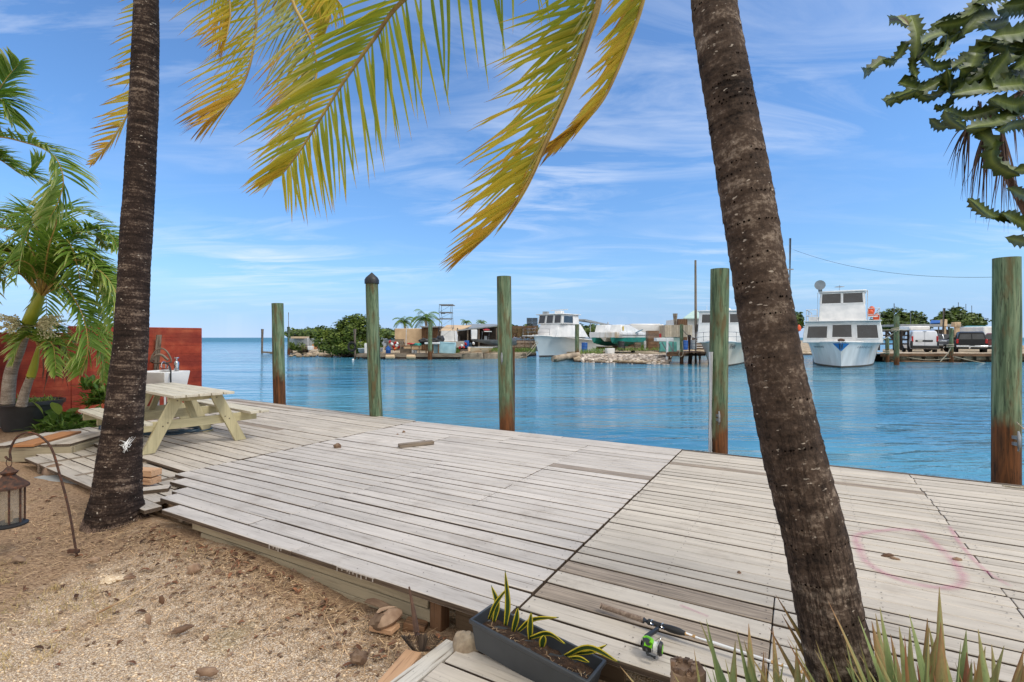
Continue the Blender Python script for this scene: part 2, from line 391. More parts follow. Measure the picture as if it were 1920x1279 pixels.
m_gold = simple('thread_wrap', C(206, 168, 110), C(170, 130, 80), 60, rough=.6)
m_hose = simple('hose_rubber', C(38, 66, 84), C(28, 50, 66), 8, rough=.45)
m_net = simple('dark_wire_mesh', C(72, 74, 76), C(40, 42, 44), 14, rough=.8, tint=.5)
m_pink = None
def leafmat(name, stops, transl=.35, rough=.5, streak=.12, bump=.25):
    s = NT(name); t = s.attr('tint', 'Fac'); v = s.attr('tc')
    nz = s.noise(s.map(v, (120, 120, 3)), 2, 4)
    f = s.m('ADD', t, s.m('MULTIPLY', s.m('SUBTRACT', s.noise(s.map(v, (14, 14, 5)), 1.3, 4), .5), streak*2))
    col = s.ramp(f, stops)
    col = s.mix(s.m('MULTIPLY', s.fr(nz, .45, .7), .3), col, tuple(x*.5 for x in stops[0][1][:3])+(1,))
    b = s.bsdf(col, rough, s.bump(nz, bump, .003), spec=.4, fin=False)
    tr = s.n('ShaderNodeBsdfTranslucent'); s.l(col, tr.inputs[0])
    ms = s.n('ShaderNodeMixShader'); ms.inputs[0].default_value = transl; s.l(b, ms.inputs[1]); s.l(tr.outputs[0], ms.inputs[2]); s.l(ms.outputs[0], s.out.inputs[0])
    return s.mat
m_coco = leafmat('coconut_leaf', [(0, C(116, 136, 42)), (.3, C(176, 178, 54)), (.55, C(226, 204, 66)), (.8, C(234, 188, 76)), (1, C(150, 108, 62))], .58)
m_pale = leafmat('pale_coconut_leaf', [(0, C(128, 138, 88)), (.4, C(164, 168, 104)), (.62, C(196, 180, 84)), (.82, C(206, 148, 52)), (1, C(124, 86, 50))], .3)
m_xmas = leafmat('christmas_palm_leaf', [(0, C(66, 104, 30)), (.4, C(116, 150, 50)), (.75, C(172, 190, 92)), (1, C(220, 212, 146))], .38)
m_green = leafmat('green_leaf', [(0, C(56, 86, 28)), (.5, C(100, 134, 46)), (1, C(160, 184, 90))], .3)
m_mang = leafmat('mangrove_leaf', [(0, C(44, 62, 20)), (.5, C(86, 108, 36)), (1, C(142, 158, 66))], .25)
m_dktree = leafmat('tree_leaf', [(0, C(36, 52, 20)), (.5, C(72, 94, 34)), (1, C(122, 142, 58))], .22)
m_snake = leafmat('snake_plant_leaf', [(0, C(44, 70, 34)), (.6, C(66, 92, 44)), (.7, C(210, 190, 50)), (1, C(220, 200, 60))], .15, streak=.05)
m_aloe = leafmat('aloe_leaf', [(0, C(112, 140, 88)), (.5, C(148, 162, 104)), (.8, C(170, 136, 88)), (1, C(150, 96, 70))], .12, streak=.06)
m_euph = leafmat('euphorbia_skin', [(0, C(46, 62, 24)), (.4, C(70, 88, 34)), (.75, C(128, 142, 66)), (1, C(110, 84, 62))], .12, streak=.08)
m_rachis = simple('leaf_stalk', C(186, 160, 84), C(140, 110, 60), 6, rough=.6, tint=.2)
m_cshaft = simple('crownshaft', C(178, 176, 52), C(140, 150, 40), 4, (1, 1, .4), rough=.45, bump=.1, dirt=C(96, 84, 50), dirt_lo=.66)
def trunkmat(name, dark, mid, light, ring=26, crack=0.):
    s = NT(name); v = s.attr('tc')
    big = s.noise(v, 3.5, 6, .65); rg = s.noise(s.map(v, (2.2, 2.2, ring)), 1, 5, .6, .4); fine = s.noise(v, 60, 4, .7)
    ver = s.noise(s.map(v, (28, 28, 3.2)), 1, 6, .7)
    mid_ = s.noise(s.map(v, (9, 9, 14)), 1, 5, .7)
    f = s.m('ADD', s.m('ADD', s.m('ADD', s.m('MULTIPLY', big, .16), s.m('MULTIPLY', rg, .30)), s.m('MULTIPLY', fine, .26)), s.m('MULTIPLY', mid_, .28))
    col = s.ramp(f, [(.40, dark), (.52, mid), (.62, light)])
    sp = s.m('MULTIPLY', s.fr(s.noise(s.map(v, (26, 26, 60)), 1, 2), .68, .71), s.fr(s.noise(v, 4, 2), .42, .5))
    col = s.mix(s.m('MULTIPLY', sp, .75), col, C(196, 184, 168))
    h = s.m('ADD', s.m('MULTIPLY', rg, 1.0), s.m('MULTIPLY', fine, .35))
    if crack:
        zz_ = s.n('ShaderNodeSeparateXYZ'); s.l(v, zz_.inputs[0]); cw = s.fr(zz_.outputs[2], .5, 1.9, 1, .12); ck = s.m('SUBTRACT', 1, s.m('MULTIPLY', cw, s.fr(s.m('ABSOLUTE', s.m('SUBTRACT', ver, .5)), 0, .03, 1, 0)))
        col = s.mix(s.m('MULTIPLY', s.m('SUBTRACT', 1, ck), crack), col, tuple(x*.5 for x in dark[:3])+(1,))
        h = s.m('ADD', h, s.m('MULTIPLY', ck, .8*crack))
    s.bsdf(s.tinted(col, .2), .92, s.bump(h, .9, .012), spec=.2); return s.mat
m_trunkL = trunkmat('palm_bark_dark', C(22, 17, 14), C(58, 46, 40), C(138, 120, 104), 30)
m_trunkR = trunkmat('palm_bark_brown', C(34, 27, 23), C(82, 68, 58), C(156, 140, 124), 15, .6)
m_ptrunk = trunkmat('christmas_palm_bark', C(110, 96, 84), C(160, 148, 134), C(196, 186, 172), 40)
def pilemat():
    s = NT('treated_piling'); v = s.attr('tc'); z = s.n('ShaderNodeSeparateXYZ'); s.l(v, z.inputs[0])
    g = s.noise(s.map(v, (11, 11, .9)), 1.6, 7, .65, .5); f = s.noise(s.map(v, (50, 50, 3)), 1, 4)
    col = s.ramp(g, [(.32, C(54, 68, 54)), (.46, C(92, 112, 86)), (.58, C(118, 136, 108)), (.72, C(148, 154, 122))])
    col = s.mix(s.fr(s.noise(s.map(v, (9, 9, 2)), 1.2, 5), .5, .66), col, C(104, 94, 66))
    b = s.mix(s.fr(g, .35, .65), C(124, 78, 46), C(58, 42, 30))
    k = s.fr(s.m('ADD', z.outputs[2], s.m('SUBTRACT', s.m('MULTIPLY', s.noise(s.map(v, (1, 1, .5)), 3.5, 5), 1.5), s.m('MULTIPLY', s.attr('tint', 'Fac'), .9))), 1.55, 1.95, 1, 0)
    col = s.mix(k, col, b)
    cr = s.fr(s.m('ABSOLUTE', s.m('SUBTRACT', s.noise(s.map(v, (16, 16, .8)), 1.5, 3), .5)), 0, .012)
    col = s.mix(s.m('MULTIPLY', s.m('SUBTRACT', 1, cr), .6), col, C(40, 36, 28))
    s.bsdf(s.tinted(col, .06), .85, s.bump(s.m('ADD', s.m('ADD', g, s.m('MULTIPLY', f, .4)), cr), .6, .01), spec=.25); return s.mat
m_pile = pilemat()
# ---------------------------------------------------------------- water and ground
def water():
    s = NT('sea_water'); g = s.n('ShaderNodeNewGeometry').outputs['Position']
    big = s.noise(s.map(g, (.012, .03, 1)), 1, 3)
    col = s.mix(s.fr(big, .35, .65), C(56, 128, 158), C(36, 100, 134))
    col = s.mix(s.fr(s.noise(s.map(g, (.09, .22, 1), rot=(0, 0, .4)), 1, 4), .4, .66), col, C(84, 150, 172))
    a = s.noise(s.map(g, (1.3, 3.2, 1), rot=(0, 0, R(14))), 1, 4, .55, .6); b = s.noise(s.map(g, (4.5, 11, 1), rot=(0, 0, R(-12))), 1, 3, .55)
    c = s.noise(s.map(g, (.16, .62, 1), rot=(0, 0, R(6))), 1, 4, .6, .5)
    wind = s.fr(s.noise(s.map(g, (.05, .16, 1), rot=(0, 0, R(-8))), 1, 5, .65, .6), .38, .62, .2, 1.35)   # wind patches: ruffled and calm water
    h = s.m('ADD', s.m('MULTIPLY', s.m('ADD', s.m('MULTIPLY', a, .75), s.m('MULTIPLY', b, .2)), wind), s.m('MULTIPLY', c, 2.2))
    sea = s.n('ShaderNodeSeparateXYZ'); s.l(g, sea.inputs[0]); sk = s.fr(sea.outputs[1], 60, 260); col = s.mix(sk, col, C(28, 100, 118))   # open sea beyond the harbour: deeper and choppier
    s.bsdf(col, s.m('ADD', .05, s.m('MULTIPLY', sk, .3)), s.bump(h, 1.0, .12), spec=.5, ior=1.33); return s.mat
bm = MB(); n = 60
xs = [-6000, -1500, -400, -150, -60, -30, -15, 0, 15, 30, 60, 150, 400, 1500, 6000]; ys = [-400, -50, 0, 10, 20, 30, 45, 60, 90, 150, 300, 700, 1600, 4000, 9000]
bm.add([(x, y, WZ) for y in ys for x in xs], [(j*15+i, j*15+i+1, (j+1)*15+i+1, (j+1)*15+i) for j in range(14) for i in range(14)])
struct(bm.build('water', water()))
TH = R(29.65)
CU, SU = math.cos(TH), math.sin(TH)
def DK(u, v, z=0): return Vector((u*CU+v*SU, -u*SU+v*CU, z))
def UV(x, y): return (x*CU-y*SU, x*SU+y*CU)
def sandmat():
    s = NT('shell_sand'); g = s.n('ShaderNodeNewGeometry').outputs['Position']
    v1 = s.vor(g, 120, 'Color'); d1 = s.vor(g, 120, 'Distance'); v2 = s.vor(g, 240, 'Color')
    sx = s.n('ShaderNodeSeparateXYZ'); s.l(v1, sx.inputs[0]); sy = s.n('ShaderNodeSeparateXYZ'); s.l(v2, sy.inputs[0])
    c1 = s.ramp(sx.outputs[0], [(0, C(128, 100, 74)), (.16, C(190, 160, 128)), (.5, C(232, 206, 174)), (1, C(255, 246, 230))])
    c2 = s.ramp(sy.outputs[0], [(0, C(140, 110, 82)), (.2, C(206, 176, 140)), (1, C(248, 228, 200))])
    col = s.mix(.4, c1, c2)
    col = s.mix(s.m('MULTIPLY', s.fr(s.m('ADD', d1, s.m('MULTIPLY', s.noise(g, 150, 2), .6)), .66, .95), .6), col, C(104, 80, 60))
    straw = s.mix(s.fr(s.noise(s.map(g, (30, 70, 30), rot=(0, 0, .5)), 1, 6, .7), .35, .65), C(196, 166, 134), C(108, 84, 66))
    at = s.attr('tint', 'Fac')
    k = s.fr(s.m('ADD', at, s.m('MULTIPLY', s.m('SUBTRACT', s.noise(g, 2.4, 6, .65), .5), 1.5)), .42, .68)
    col = s.mix(k, col, straw)
    col = s.mix(s.m('MULTIPLY', s.fr(s.noise(g, 9, 5, .7), .6, .72), .45), col, C(112, 78, 54))
    gr = s.fr(s.noise(g, 1.1, 3), .62, .72)
    h = s.m('ADD', s.m('MULTIPLY', s.m('SUBTRACT', 1, d1), .5), s.noise(g, 40, 5, .7))
    s.bsdf(s.mix(s.m('MULTIPLY', gr, .3), col, C(150, 140, 84)), 1, s.bump(h, .9, .012), spec=.1); return s.mat
m_sand = sandmat()
bm = MB(); st = .1; x0, x1, y0, y1 = -17, 7, -6, 14.5; nx = int((x1-x0)/st); ny = int((y1-y0)/st)
def ground_z(x, y):
    u, v = UV(x, y); z = -.23+.05*mn.noise(Vector((x*.8, y*.8, 0)))+.02*mn.noise(Vector((x*4, y*4, 3)))
    if u < -9.5: z += .14*min(1, (-9.5-u)/1.5)
    if v > 7.2: z -= min(1.3, (v-7.2)*4)
    if u < -2.4: z += .075*min(1, (-u-2.4)/1.6)*math.exp(-((v-2.5)/.4)**2)
    if 0 < v-2.55 and u > -6: z -= .08*min(1, (v-2.55)*4)
    return z
vs = []; tt = []
for j in range(ny+1):
    for i in range(nx+1):
        x = x0+i*st; y = y0+j*st; u, v = UV(x, y); vs.append((x, y, ground_z(x, y)))
        t = .0
        t = max(t, min(1, (y-3.0)/2.6)*.9 if x < -2.2 else 0)
        t = max(t, (1-min(1, abs(v-2.42)/.55))*.85)
        t = max(t, min(1, max(0, (-x-2.1)/1.6))*.75)
        tt.append(t)
bm.add(vs, [(j*(nx+1)+i, j*(nx+1)+i+1, (j+1)*(nx+1)+i+1, (j+1)*(nx+1)+i) for j in range(ny) for i in range(nx)], None, tt)
struct(bm.build('ground', m_sand, sharp=180))
# ---------------------------------------------------------------- deck
deck = thing('boat_dock', 'weathered off-white plank deck running along the water edge', 'deck', DK(-3, 5, -.25), -TH)
D0 = Vector((-3, 5, -.25)); inv = rotz(TH)
def local(bmx, name, mats, parent=deck, **k):   # verts are in deck coordinates (u, v, z)
    return bmx.build(name, mats, parent, off=D0, **k)
def board(b, u0, u1, v0, v1, z=0., th=.04, tint=None, ang=0., piv=None, nails=True):
    c = Vector(((u0+u1)/2, (v0+v1)/2, z-th/2+U(-.004, .003))); rot = eul(U(-.5, .5), 0, U(-.06, .06))
    if piv is not None:
        r = rotz(ang); c = r @ (c-piv)+piv; rot = r
    b.box(c, (u1-u0-.006, v1-v0, th), rot, U(.1, .9) if tint is None else tint)
    if nails:
        q = Vector((u0+.05, 0, 0)); uu = u0+.05
        while uu < u1:
            for vv in (v0+.035, v1-.035):
                p = Vector((uu+U(-.012, .012), vv+U(-.008, .008), z+.0035))
                if piv is not None: p = rotz(ang) @ (p-piv)+piv
                b.add([p+Vector((math.cos(g)*.0045, math.sin(g)*.0045, 0)) for g in (0, 1.05, 2.1, 3.14, 4.2, 5.25)], [(0, 1, 2, 3, 4, 5)], None, .5, 1)
            uu += .61
m_nail = simple('nail_head', C(92, 76, 66), C(60, 50, 44), 30, rough=.7)
def rows(v0, v1, widths, seed):
    r = random.Random(seed); o = []; v = v0; i = 0
    while v < v1-.05:
        wd = widths(v, r); o.append((v, min(v+wd, v1), r)); v += wd; i += 1
    return o
fr_ = rows(2.46, 7.5, lambda v, r: (.18 if v < 3.6 else .152)*r.uniform(.96, 1.04), 3)
pa = MB(); pb = MB()
for i, (v0, v1, r) in enumerate(fr_):
    gap = r.choice([.016, .02, .024]) if v0 < 4 else r.choice([.009, .013, .017, .022])
    L = [-5.15, -5.55, -5.7, -6.1][i] if i < 4 else -6.36+r.uniform(-.02, .02)
    br = [-4.0]
    if v0 > 3.9 and r.random() < .75: br = [-4.0+r.uniform(-.01, .01), -2.72] if v0 < 7 else [-3.3]
    if 5.1 < v0 < 6.5: br = [-4.9, -2.72]
    if i == 0: br = [-3.3]
    if i == 1: br = [-4.1]
    pts = [L]+br+[-1.449-r.uniform(0, .010)]
    for a, b in zip(pts, pts[1:]):
        tn = 2.35+r.uniform(-.2, .2) if r.random() < .03 and v0 > 4.2 else r.uniform(.15, .85)
        board(pa, a, b, v0, v1-gap, z=.003 if i == 0 else 0, tint=tn)
local(pa, 'deck_panel', [m_deck, m_nail], bevel=.004)
for i, (v0, v1, r) in enumerate(rows(2.44, 7.42, lambda v, r: (.175 if v < 3.2 else .14)*r.uniform(.9, 1.1), 5)):
    gap = r.choice([.014, .018, .022]) if v0 < 3.6 else r.choice([.008, .012, .016, .02])
    if v0 < 3.4: br = [-.13, 3.2]
    elif i % 2: br = [1.12, 4.2]
    else: br = [2.2, 5.0] if r.random() < .4 else [1.13, 3.9]
    pts = [-1.44]+br+[8.2]
    bare = i in (2, 4) or abs(v0-6.6) < .08
    for k, (a, b) in enumerate(zip(pts, pts[1:])):
        tn = r.uniform(.2, .8)
        if bare and k == 0: tn = 2.5+r.uniform(-.2, .2)
        board(pb, a, b, v0, v1-gap, tint=tn, z=.0)
local(pb, 'deck_panel', [m_deckr, m_nail], bevel=.004, label='cream painted boards on the right half of the deck')
pc = MB(); piv = Vector((-6.4, 7.45, 0)); AN = R(-3.8)
for i, (v0, v1, r) in enumerate(rows(2.52, 7.52, lambda v, r: .165*r.uniform(.95, 1.05), 9)):
    L = -8.9-.5*i if i < 4 else (-10.75+r.uniform(-.1, .1) if v0 < 5.2 else -12.85)
    if i >= 14 and r.random() < .6: br = [-9.6+r.uniform(-.8, .8)]
    elif i < 4: br = []
    else: br = [-8.4+r.choice([-.6, 0, .7])]
    pts = [L]+br+[-6.395+.0665*(7.45-v0) if i > 4 else [-5.1, -5.3, -5.4, -5.65, -6.0][i]]
    for a, b in zip(pts, pts[1:]):
        board(pc, a, b, v0, v1-r.uniform(.010, .022), tint=2.4 if r.random() < .07 else None, ang=AN, piv=piv, z=-.05 if i < 5 else -.02*max(0, (4-v0)/1.5))
local(pc, 'deck_panel', [m_decko, m_nail], bevel=.004, label='more worn boards on the left end of the deck')
b = MB()                                       # joists and posts below
for uu in [-8.6, -7.5, -6.4, -5.2, -4.0, -2.72, -1.45, -.13, 1.12, 2.4, 3.7, 5]:
    b.box((uu, 5.05, -.115), (.07, 4.8, .14))
local(b, 'joist', m_oldwood)
b = MB()
for (a, c, z0, z1, tn) in ((-4.75, -2.05, -.045, -.125, .7), (-4.6, -2.02, -.128, -.205, .4), (-4.3, -2.05, -.208, -.3, .5)):
    b.box(((a+c)/2, 2.535+U(-.004, .004), (z0+z1)/2), (c-a, .04, z0-z1), None, tn)
local(b, 'fascia_board', m_fascia, bevel=.004)
b = MB(); b.box((-1.98, 2.55, -.15), (.09, .09, .2), None, .4); b.box((-2.1, 2.46, -.22), (.14, .08, .06), eul(0, 8, 20), .7)
local(b, 'support_block', m_brownwood, bevel=.004)
b = MB(); b.box((-1.35, 2.62, -.17), (1.1, .025, .24), None, .4); local(b, 'skirt_board', woodmat('dark_ply', C(126, 106, 84), C(80, 64, 50), .6), bevel=.003)
b = MB(); b.box((1.2, 7.5, -.09), (14.5, .05, .16), None, .3); b.box((1.2, 7.56, -.75), (14.5, .06, 1.1), None, .2)
for k in range(3): b.box((-9.6, 7.76, -.2-.3*k), (6.4, .05, .28), eul(0, 0, -3.8), .3)
local(b, 'edge_beam', m_oldwood)
m_drip = simple('dried_paint', C(196, 188, 178), C(170, 162, 152), 20, rough=.8)
# posts and beams of drips
for (a, c) in ((-2.8, -2.45), (-1.62, -1.42), (-3.55, -3.4), (.1, .3), (.62, .75)):
    x = a; b = MB(); b.box(((a+c)/2, 2.4535, .0), (c-a, .003, .006), None, .5)
    while x < c:
        L_ = U(.006, .028); b.box((x, 2.452, .0-L_/2), (.006, .004, L_+.01), None, .5, taper=None); x += U(.02, .07)
    local(b, 'paint_drip', m_drip)
# pink spray-paint circle and slash
def pinkmat():
    s = NT('pink_spray'); v = s.attr('tc'); x = s.n('ShaderNodeSeparateXYZ'); s.l(v, x.inputs[0])
    edge = s.m('SUBTRACT', 1, s.m('ABSOLUTE', x.outputs[0])); g = s.n('ShaderNodeNewGeometry').outputs['Position']
    a = s.m('MULTIPLY', s.m('MULTIPLY', edge, s.fr(s.noise(g, 12, 5, .7), .2, .65)), .36)
    b_ = s.bsdf(C(206, 104, 150), .9, fin=False); t = s.n('ShaderNodeBsdfTransparent'); ms = s.n('ShaderNodeMixShader')
    s.l(a, ms.inputs[0]); s.l(t.outputs[0], ms.inputs[1]); s.l(b_, ms.inputs[2]); s.l(ms.outputs[0], s.out.inputs[0]); return s.mat
def ribbon(b, pts, wd, n=40):
    q = spline(pts, n); vs = []; cs = []
    for i, p in enumerate(q):
        t = (q[min(i+1, n)]-q[max(i-1, 0)]).normalized(); s_ = Vector((-t.y, t.x, 0))*wd/2
        for k in (-1, 0, 1): vs.append(p+s_*k+Vector((0, 0, .006))); cs.append((k, i*.1, 0))
    b.add(vs, [(i*3+k, i*3+k+1, i*3+k+4, i*3+k+3) for i in range(n) for k in (0, 1)], cs)
def gd(l): return [G(x, y) for x, y in l]
m_pk = pinkmat()
def mark(pts, wd, n, lab):
    b = MB(); ribbon(b, gd(pts), wd, n); o = b.build('paint_mark', m_pk, None); o.parent = deck; o.matrix_parent_inverse = (Matrix.Translation(deck.location) @ Matrix.Rotation(-TH, 4, 'Z')).inverted(); o['label'] = lab
mark([(1735, 998), (1690, 994), (1650, 996), (1622, 1000), (1605, 1008), (1612, 1030), (1622, 1052), (1650, 1072), (1700, 1092), (1750, 1102), (1790, 1102), (1806, 1090), (1800, 1070), (1775, 1040), (1740, 1010), (1715, 992)], .085, 60, 'faded pink spray-painted loop')
mark([(1780, 988), (1800, 1020), (1830, 1055), (1860, 1080), (1895, 1100)], .05, 40, 'faded pink diagonal stroke')
mark([(1275, 1136), (1300, 1146), (1328, 1158)], .03, 10, 'short pink dash')
# low step in front of the deck
st_ = thing('wooden_step', 'low cream plank step in front of the deck beside the dark planter trough', 'step', DK(-.6, 1.95, -.25), -TH)
b = MB(); S0 = Vector((-.6, 1.95, -.25))
vv = 2.315
for k, wd in enumerate((.165, .17, .17, .17)):
    b.box((-.3 if k else -.3, vv-wd/2, -.14+U(-.003, .003)), (2.7-(.0 if k % 2 else .02), wd-.014, .04), eul(0, 0, U(-.2, .2)), U(.3, .8)); vv -= wd
b.build('tread', m_deckr, st_, off=S0, bevel=.004)
for x in (-1.55, .7): b = MB(); b.box((x, 2.0, -.2), (.05, .6, .09)); b.build('frame', m_oldwood, st_, off=S0)
b = MB(); b.box((0, 0, 0), (.12, .75, .035), eul(0, -3, -4), .8)
o = single(b, 'plank', woodmat('whitewash', C(214, 208, 196), C(150, 132, 108), .52, .1), 'short whitewashed plank lying along the end of the low step', 'plank', (0, 0, 0), bevel=.003)
o.location = DK(-1.745, 1.98, -.165); o.rotation_euler = (0, 0, -TH)
# ---------------------------------------------------------------- pilings
def piling(px, pyb, w, pyt, lab, lean=0, cap=False, cleat=None, zb=-1.3, D=None, group='tall pilings along the deck edge', wave=.03):
    g = G(px, pyb) if D is None else P(px, pyb, D); r = w/2*g.y/FPX*OC(px)
    top = P(px+lean, pyt, g.y); kx = 1+r/g.y; top.x *= kx; gx0 = g.x; g.x *= kx
    t = thing('dock_piling', lab, 'piling', (g.x, g.y+r, zb), group=group)
    b = MB(); n = 26; pts = []; rs = []
    for i in range(n+1):
        q = i/n; z = lerp(zb, top.z, q); f = (z-g.z)/(top.z-g.z)
        pts.append((lerp(g.x, top.x, f)-g.x+wave*.4*math.sin(q*4+px), wave*.4*math.cos(q*3+px), z-zb)); rs.append(r*(1.03-.06*q))
    sd_ = px*.1
    b.tube(pts, rs, 28, {525: 1.05, 706: .3, 950: .75, 1348: .8, 1889: 1.0}.get(px, U(.3, .7)), fn=lambda s_, a, L: 1+.035*mn.noise(Vector((math.cos(a)*1.5+sd_, math.sin(a)*1.5, L*1.2)))+.012*mn.noise(Vector((math.cos(a)*8, math.sin(a)*8+sd_, L*2))))
    b.build('post', m_pile, t, sharp=50)
    if cap:
        b = MB(); b.lathe([(r*1.12, -.03), (r*1.12, .05), (r*.9, .1), (r*.3, .17), (.01, .2)], (pts[-1][0], pts[-1][1], top.z-zb), 18); b.build('cap', m_black, t)
    if cleat:
        cx_, cz, s_ = cleat; b = MB(); zc_ = H-(cz-633)/FPX*g.y-zb; X = (cx_-960)/FPX*g.y-g.x; yy = -r*.9
        b.tube([(X, yy-.05, zc_-s_/2), (X, yy-.06, zc_-s_/4), (X, yy-.06, zc_+s_/4), (X, yy-.05, zc_+s_/2)], [.008, .016, .016, .008], 8)
        for k in (-1, 1): b.box((X, yy-.01, zc_+k*s_*.16), (.035, .09, .035), None, .5)
        b.build('cleat', m_metal, t)
    return t
piling(525, 756, 24, 568, 'farthest tall deck piling, brown toward its foot, left of the capped one', lean=-6)
piling(706, 781, 25, 528, 'leaning green piling topped with a black pointed cap', lean=-9, cap=True)
piling(950, 806, 28, 517, 'middle green piling with a thin brown stake close behind it', lean=-4, cleat=(941, 672, .2))
piling(1348, 845, 37, 502, 'green piling with a white plastic strip down its side, by the leaning palm', lean=1, cleat=(1346, 783, .19))
piling(1889, 903, 60, 480, 'thickest and nearest green piling at the right edge with a loop of line', lean=-2, cleat=(1903, 826, .22))
b = MB(); q = P(1333, 660, 7.2); b.tube([(q.x, 7.2, q.z), (q.x-.01, 7.2, -.1)], .03, 10); single(b, 'plastic_pipe', m_white, 'white plastic pipe running down the left side of a green piling', 'pipe', (q.x, 7.2, -.1))
b = MB(); q = P(963, 655, 9.15); b.box((q.x, 9.15, .4), (.045, .045, 2.05)); single(b, 'wooden_stake', m_brownwood, 'thin brown wooden stake rising right behind the middle piling', 'stake', (q.x, 9.15, -.6))
b = MB(); q = P(1906, 790, 5.55)
b.tube(spline([(q.x-.05, 5.5, q.z), (q.x+.02, 5.46, q.z-.12), (q.x+.01, 5.45, q.z-.35), (q.x+.03, 5.4, q.z-.55), (q.x-.15, 5.33, .02), (q.x-.3, 5.4, .015), (q.x-.05, 5.25, .015), (q.x+.15, 5.3, .015)], 40), .007, 6)
single(b, 'mooring_line', m_rope, 'thin pale line trailing from the cleat of the nearest piling onto the deck', 'rope', (q.x, 5.3, 0))
# ---------------------------------------------------------------- coconut palms
def palm_trunk(root, ctrl, n, mat, ringsp, seedv, holes=0, flare=True):
    pts = spline([c[0] for c in ctrl], n); m = len(ctrl)-1; rs = []
    for i in range(n+1):
        t = i/n*m; k = min(int(t), m-1); f = t-k; p = pts[i]; rs.append(lerp(ctrl[k][1], ctrl[k+1][1], f)*p.y/math.hypot(p.x, p.y)/1.03)
    def fn(s_, a, L):
        x = Vector((math.cos(a)*1.3+seedv, math.sin(a)*1.3, L*2.2))
        ring = ((L+.018*math.sin(a*2+seedv)+.02*mn.noise(Vector((math.cos(a)*2, math.sin(a)*2+seedv, L*.7))))/ringsp) % 1
        return 1+.05*mn.noise(x)+.035*(1-ring)*1.0+.022*mn.noise(Vector((math.cos(a)*7+seedv, math.sin(a)*7, L*14)))
    b = MB(); b.tube(pts, rs, 72, .5, fn=fn)
    if holes:
        L = 0; row = 0
        for i in range(4, n-1):
            L += (pts[i]-pts[i-1]).length
            if L < row: continue
            row = L+rnd.choice([.018, .03, .045, .08, .13])
            t, a, c = frame(pts[i+1]-pts[i]); k0 = rnd.randrange(72); cnt = rnd.choice([5, 8, 12, 18, 26]); stp = 2; wob = rnd.choice([0, 0, 1])
            for k in range(cnt):
                if U(0, 1) < .28: continue
                ii = i+int(round(wob*math.sin(k*.5+k0))); p = Vector(b.v[ii*72+(k0+k*stp+rnd.choice([0, 0, 0, 1])) % 72]); dn = p-pts[ii]; dn = (dn-t*dn.dot(t)).normalized()
                s1 = t.cross(dn).normalized(); hr = U(.0024, .0052)
                b.add([p+dn*.003+(s1*math.cos(q*1.05)+t*math.sin(q*1.05))*hr for q in range(6)], [(0, 1, 2, 3, 4, 5)], None, .5, 1)
    return b
def frond(root, pts, L, n=60, wd=.035, left=None, right=None, g=.8, a=.5, mat=None, tbase=.15, tspan=.55, tipb=.35, rr=.022, start=.0, lenf=None, seg=5, jit=.12, miss=.04, mst=None, fold=.18, tip=.6, curl=0, cl=.6, rtint=.5):
    # pts: rachis in world coordinates, crown first. left/right: world directions of the two rows of leaflets
    q = spline(pts, n); b = MB(); b.tube(q, [lerp(rr, rr*.2, i/n) for i in range(n+1)], 7, rtint, 1)
    off = tot_loc(root); lf = lenf or (lambda t: (.55+.45*math.sin(min(1, t*1.6+.1)*math.pi/2)) * (1 if t < .7 else 1-(t-.7)/.3*tip))
    for i in range(int(n*start), n+1):
        t = i/n; T = (q[min(i+1, n)]-q[max(i-1, 0)]).normalized()
        for S in (left, right):
            if S is None or U(0, 1) < miss: continue
            S_ = S(t) if callable(S) else Vector(S)
            d = (T*a*(1+t*.5)+S_+Vector((U(-jit, jit), U(-jit, jit), U(-jit, jit)))).normalized()
            l = L*lf(t)*U(.82, 1.08); tb = tbase+tspan*t+U(-.14, .14)
            dead = U(0, 1) < .05
            b.blade(q[i]+T*U(-.01, .01), d, l, wd*U(.8, 1.2), g*U(.7, 1.3), seg, d.cross(T) if fold is None else T, tints=(lambda s_, tb=tb, dd=dead: min(1, tb+s_*s_*tipb+(.25 if dd else 0)+(.5*max(0, (s_-.82)/.18)))), fold=fold, curl=U(-.2, .2)+curl)
    return b.build('frond', [mat or m_coco, m_rachis], root, off=off, sharp=60)
# left palm
lb = G(217, 985, -.22)
palmL = thing('coconut_palm', 'dark ringed coconut palm in the sand at left, white paint splash on its trunk', 'palm tree', lb)
cl_ = [(lb+Vector((0, .0, -.12)), .33), (P(217, 960, 4.86), .30), (P(219, 925, 4.86), .255), (P(225, 850, 4.88), .225), (P(235, 750, 4.9), .197), (P(245, 650, 4.92), .178), (P(250, 540, 4.95), .168), (P(257, 420, 4.98), .168), (P(264, 300, 5.0), .16), (P(270, 180, 5.0), .152), (P(273, 90, 5.0), .142), (P(274, 0, 5.0), .13), (P(278, -180, 5.05), .12), (P(285, -380, 5.1), .11)]
b = palm_trunk(palmL, cl_, 330, m_trunkL, .045, 1.7)
b.build('trunk', m_trunkL, palmL, off=lb, sharp=80)
b = MB()
for k in range(2600):                            # root skirt of short fibres at the base
    g_ = U(0, 6.283); zz = U(0, 1)**1.5; r0 = lerp(.262, .222, zz); p = lb+Vector((math.cos(g_)*r0, math.sin(g_)*r0, .02+.13*zz))
    b.blade(p, (math.cos(g_)*.55, math.sin(g_)*.55, -.8), U(.04, .08), .007, .2, 2, tint=U(0, 1))
b.build('root_skirt', simple('root_fibre', C(150, 126, 110), C(86, 68, 58), 30, rough=1, tint=.5), palmL, off=lb, sharp=180)
b = MB()
axc = P(226, 832, 4.88); tcam = Vector((-axc.x, -axc.y, 0)).normalized(); tsd = Vector((-tcam.y, tcam.x, 0))
if tsd.x < 0: tsd = -tsd
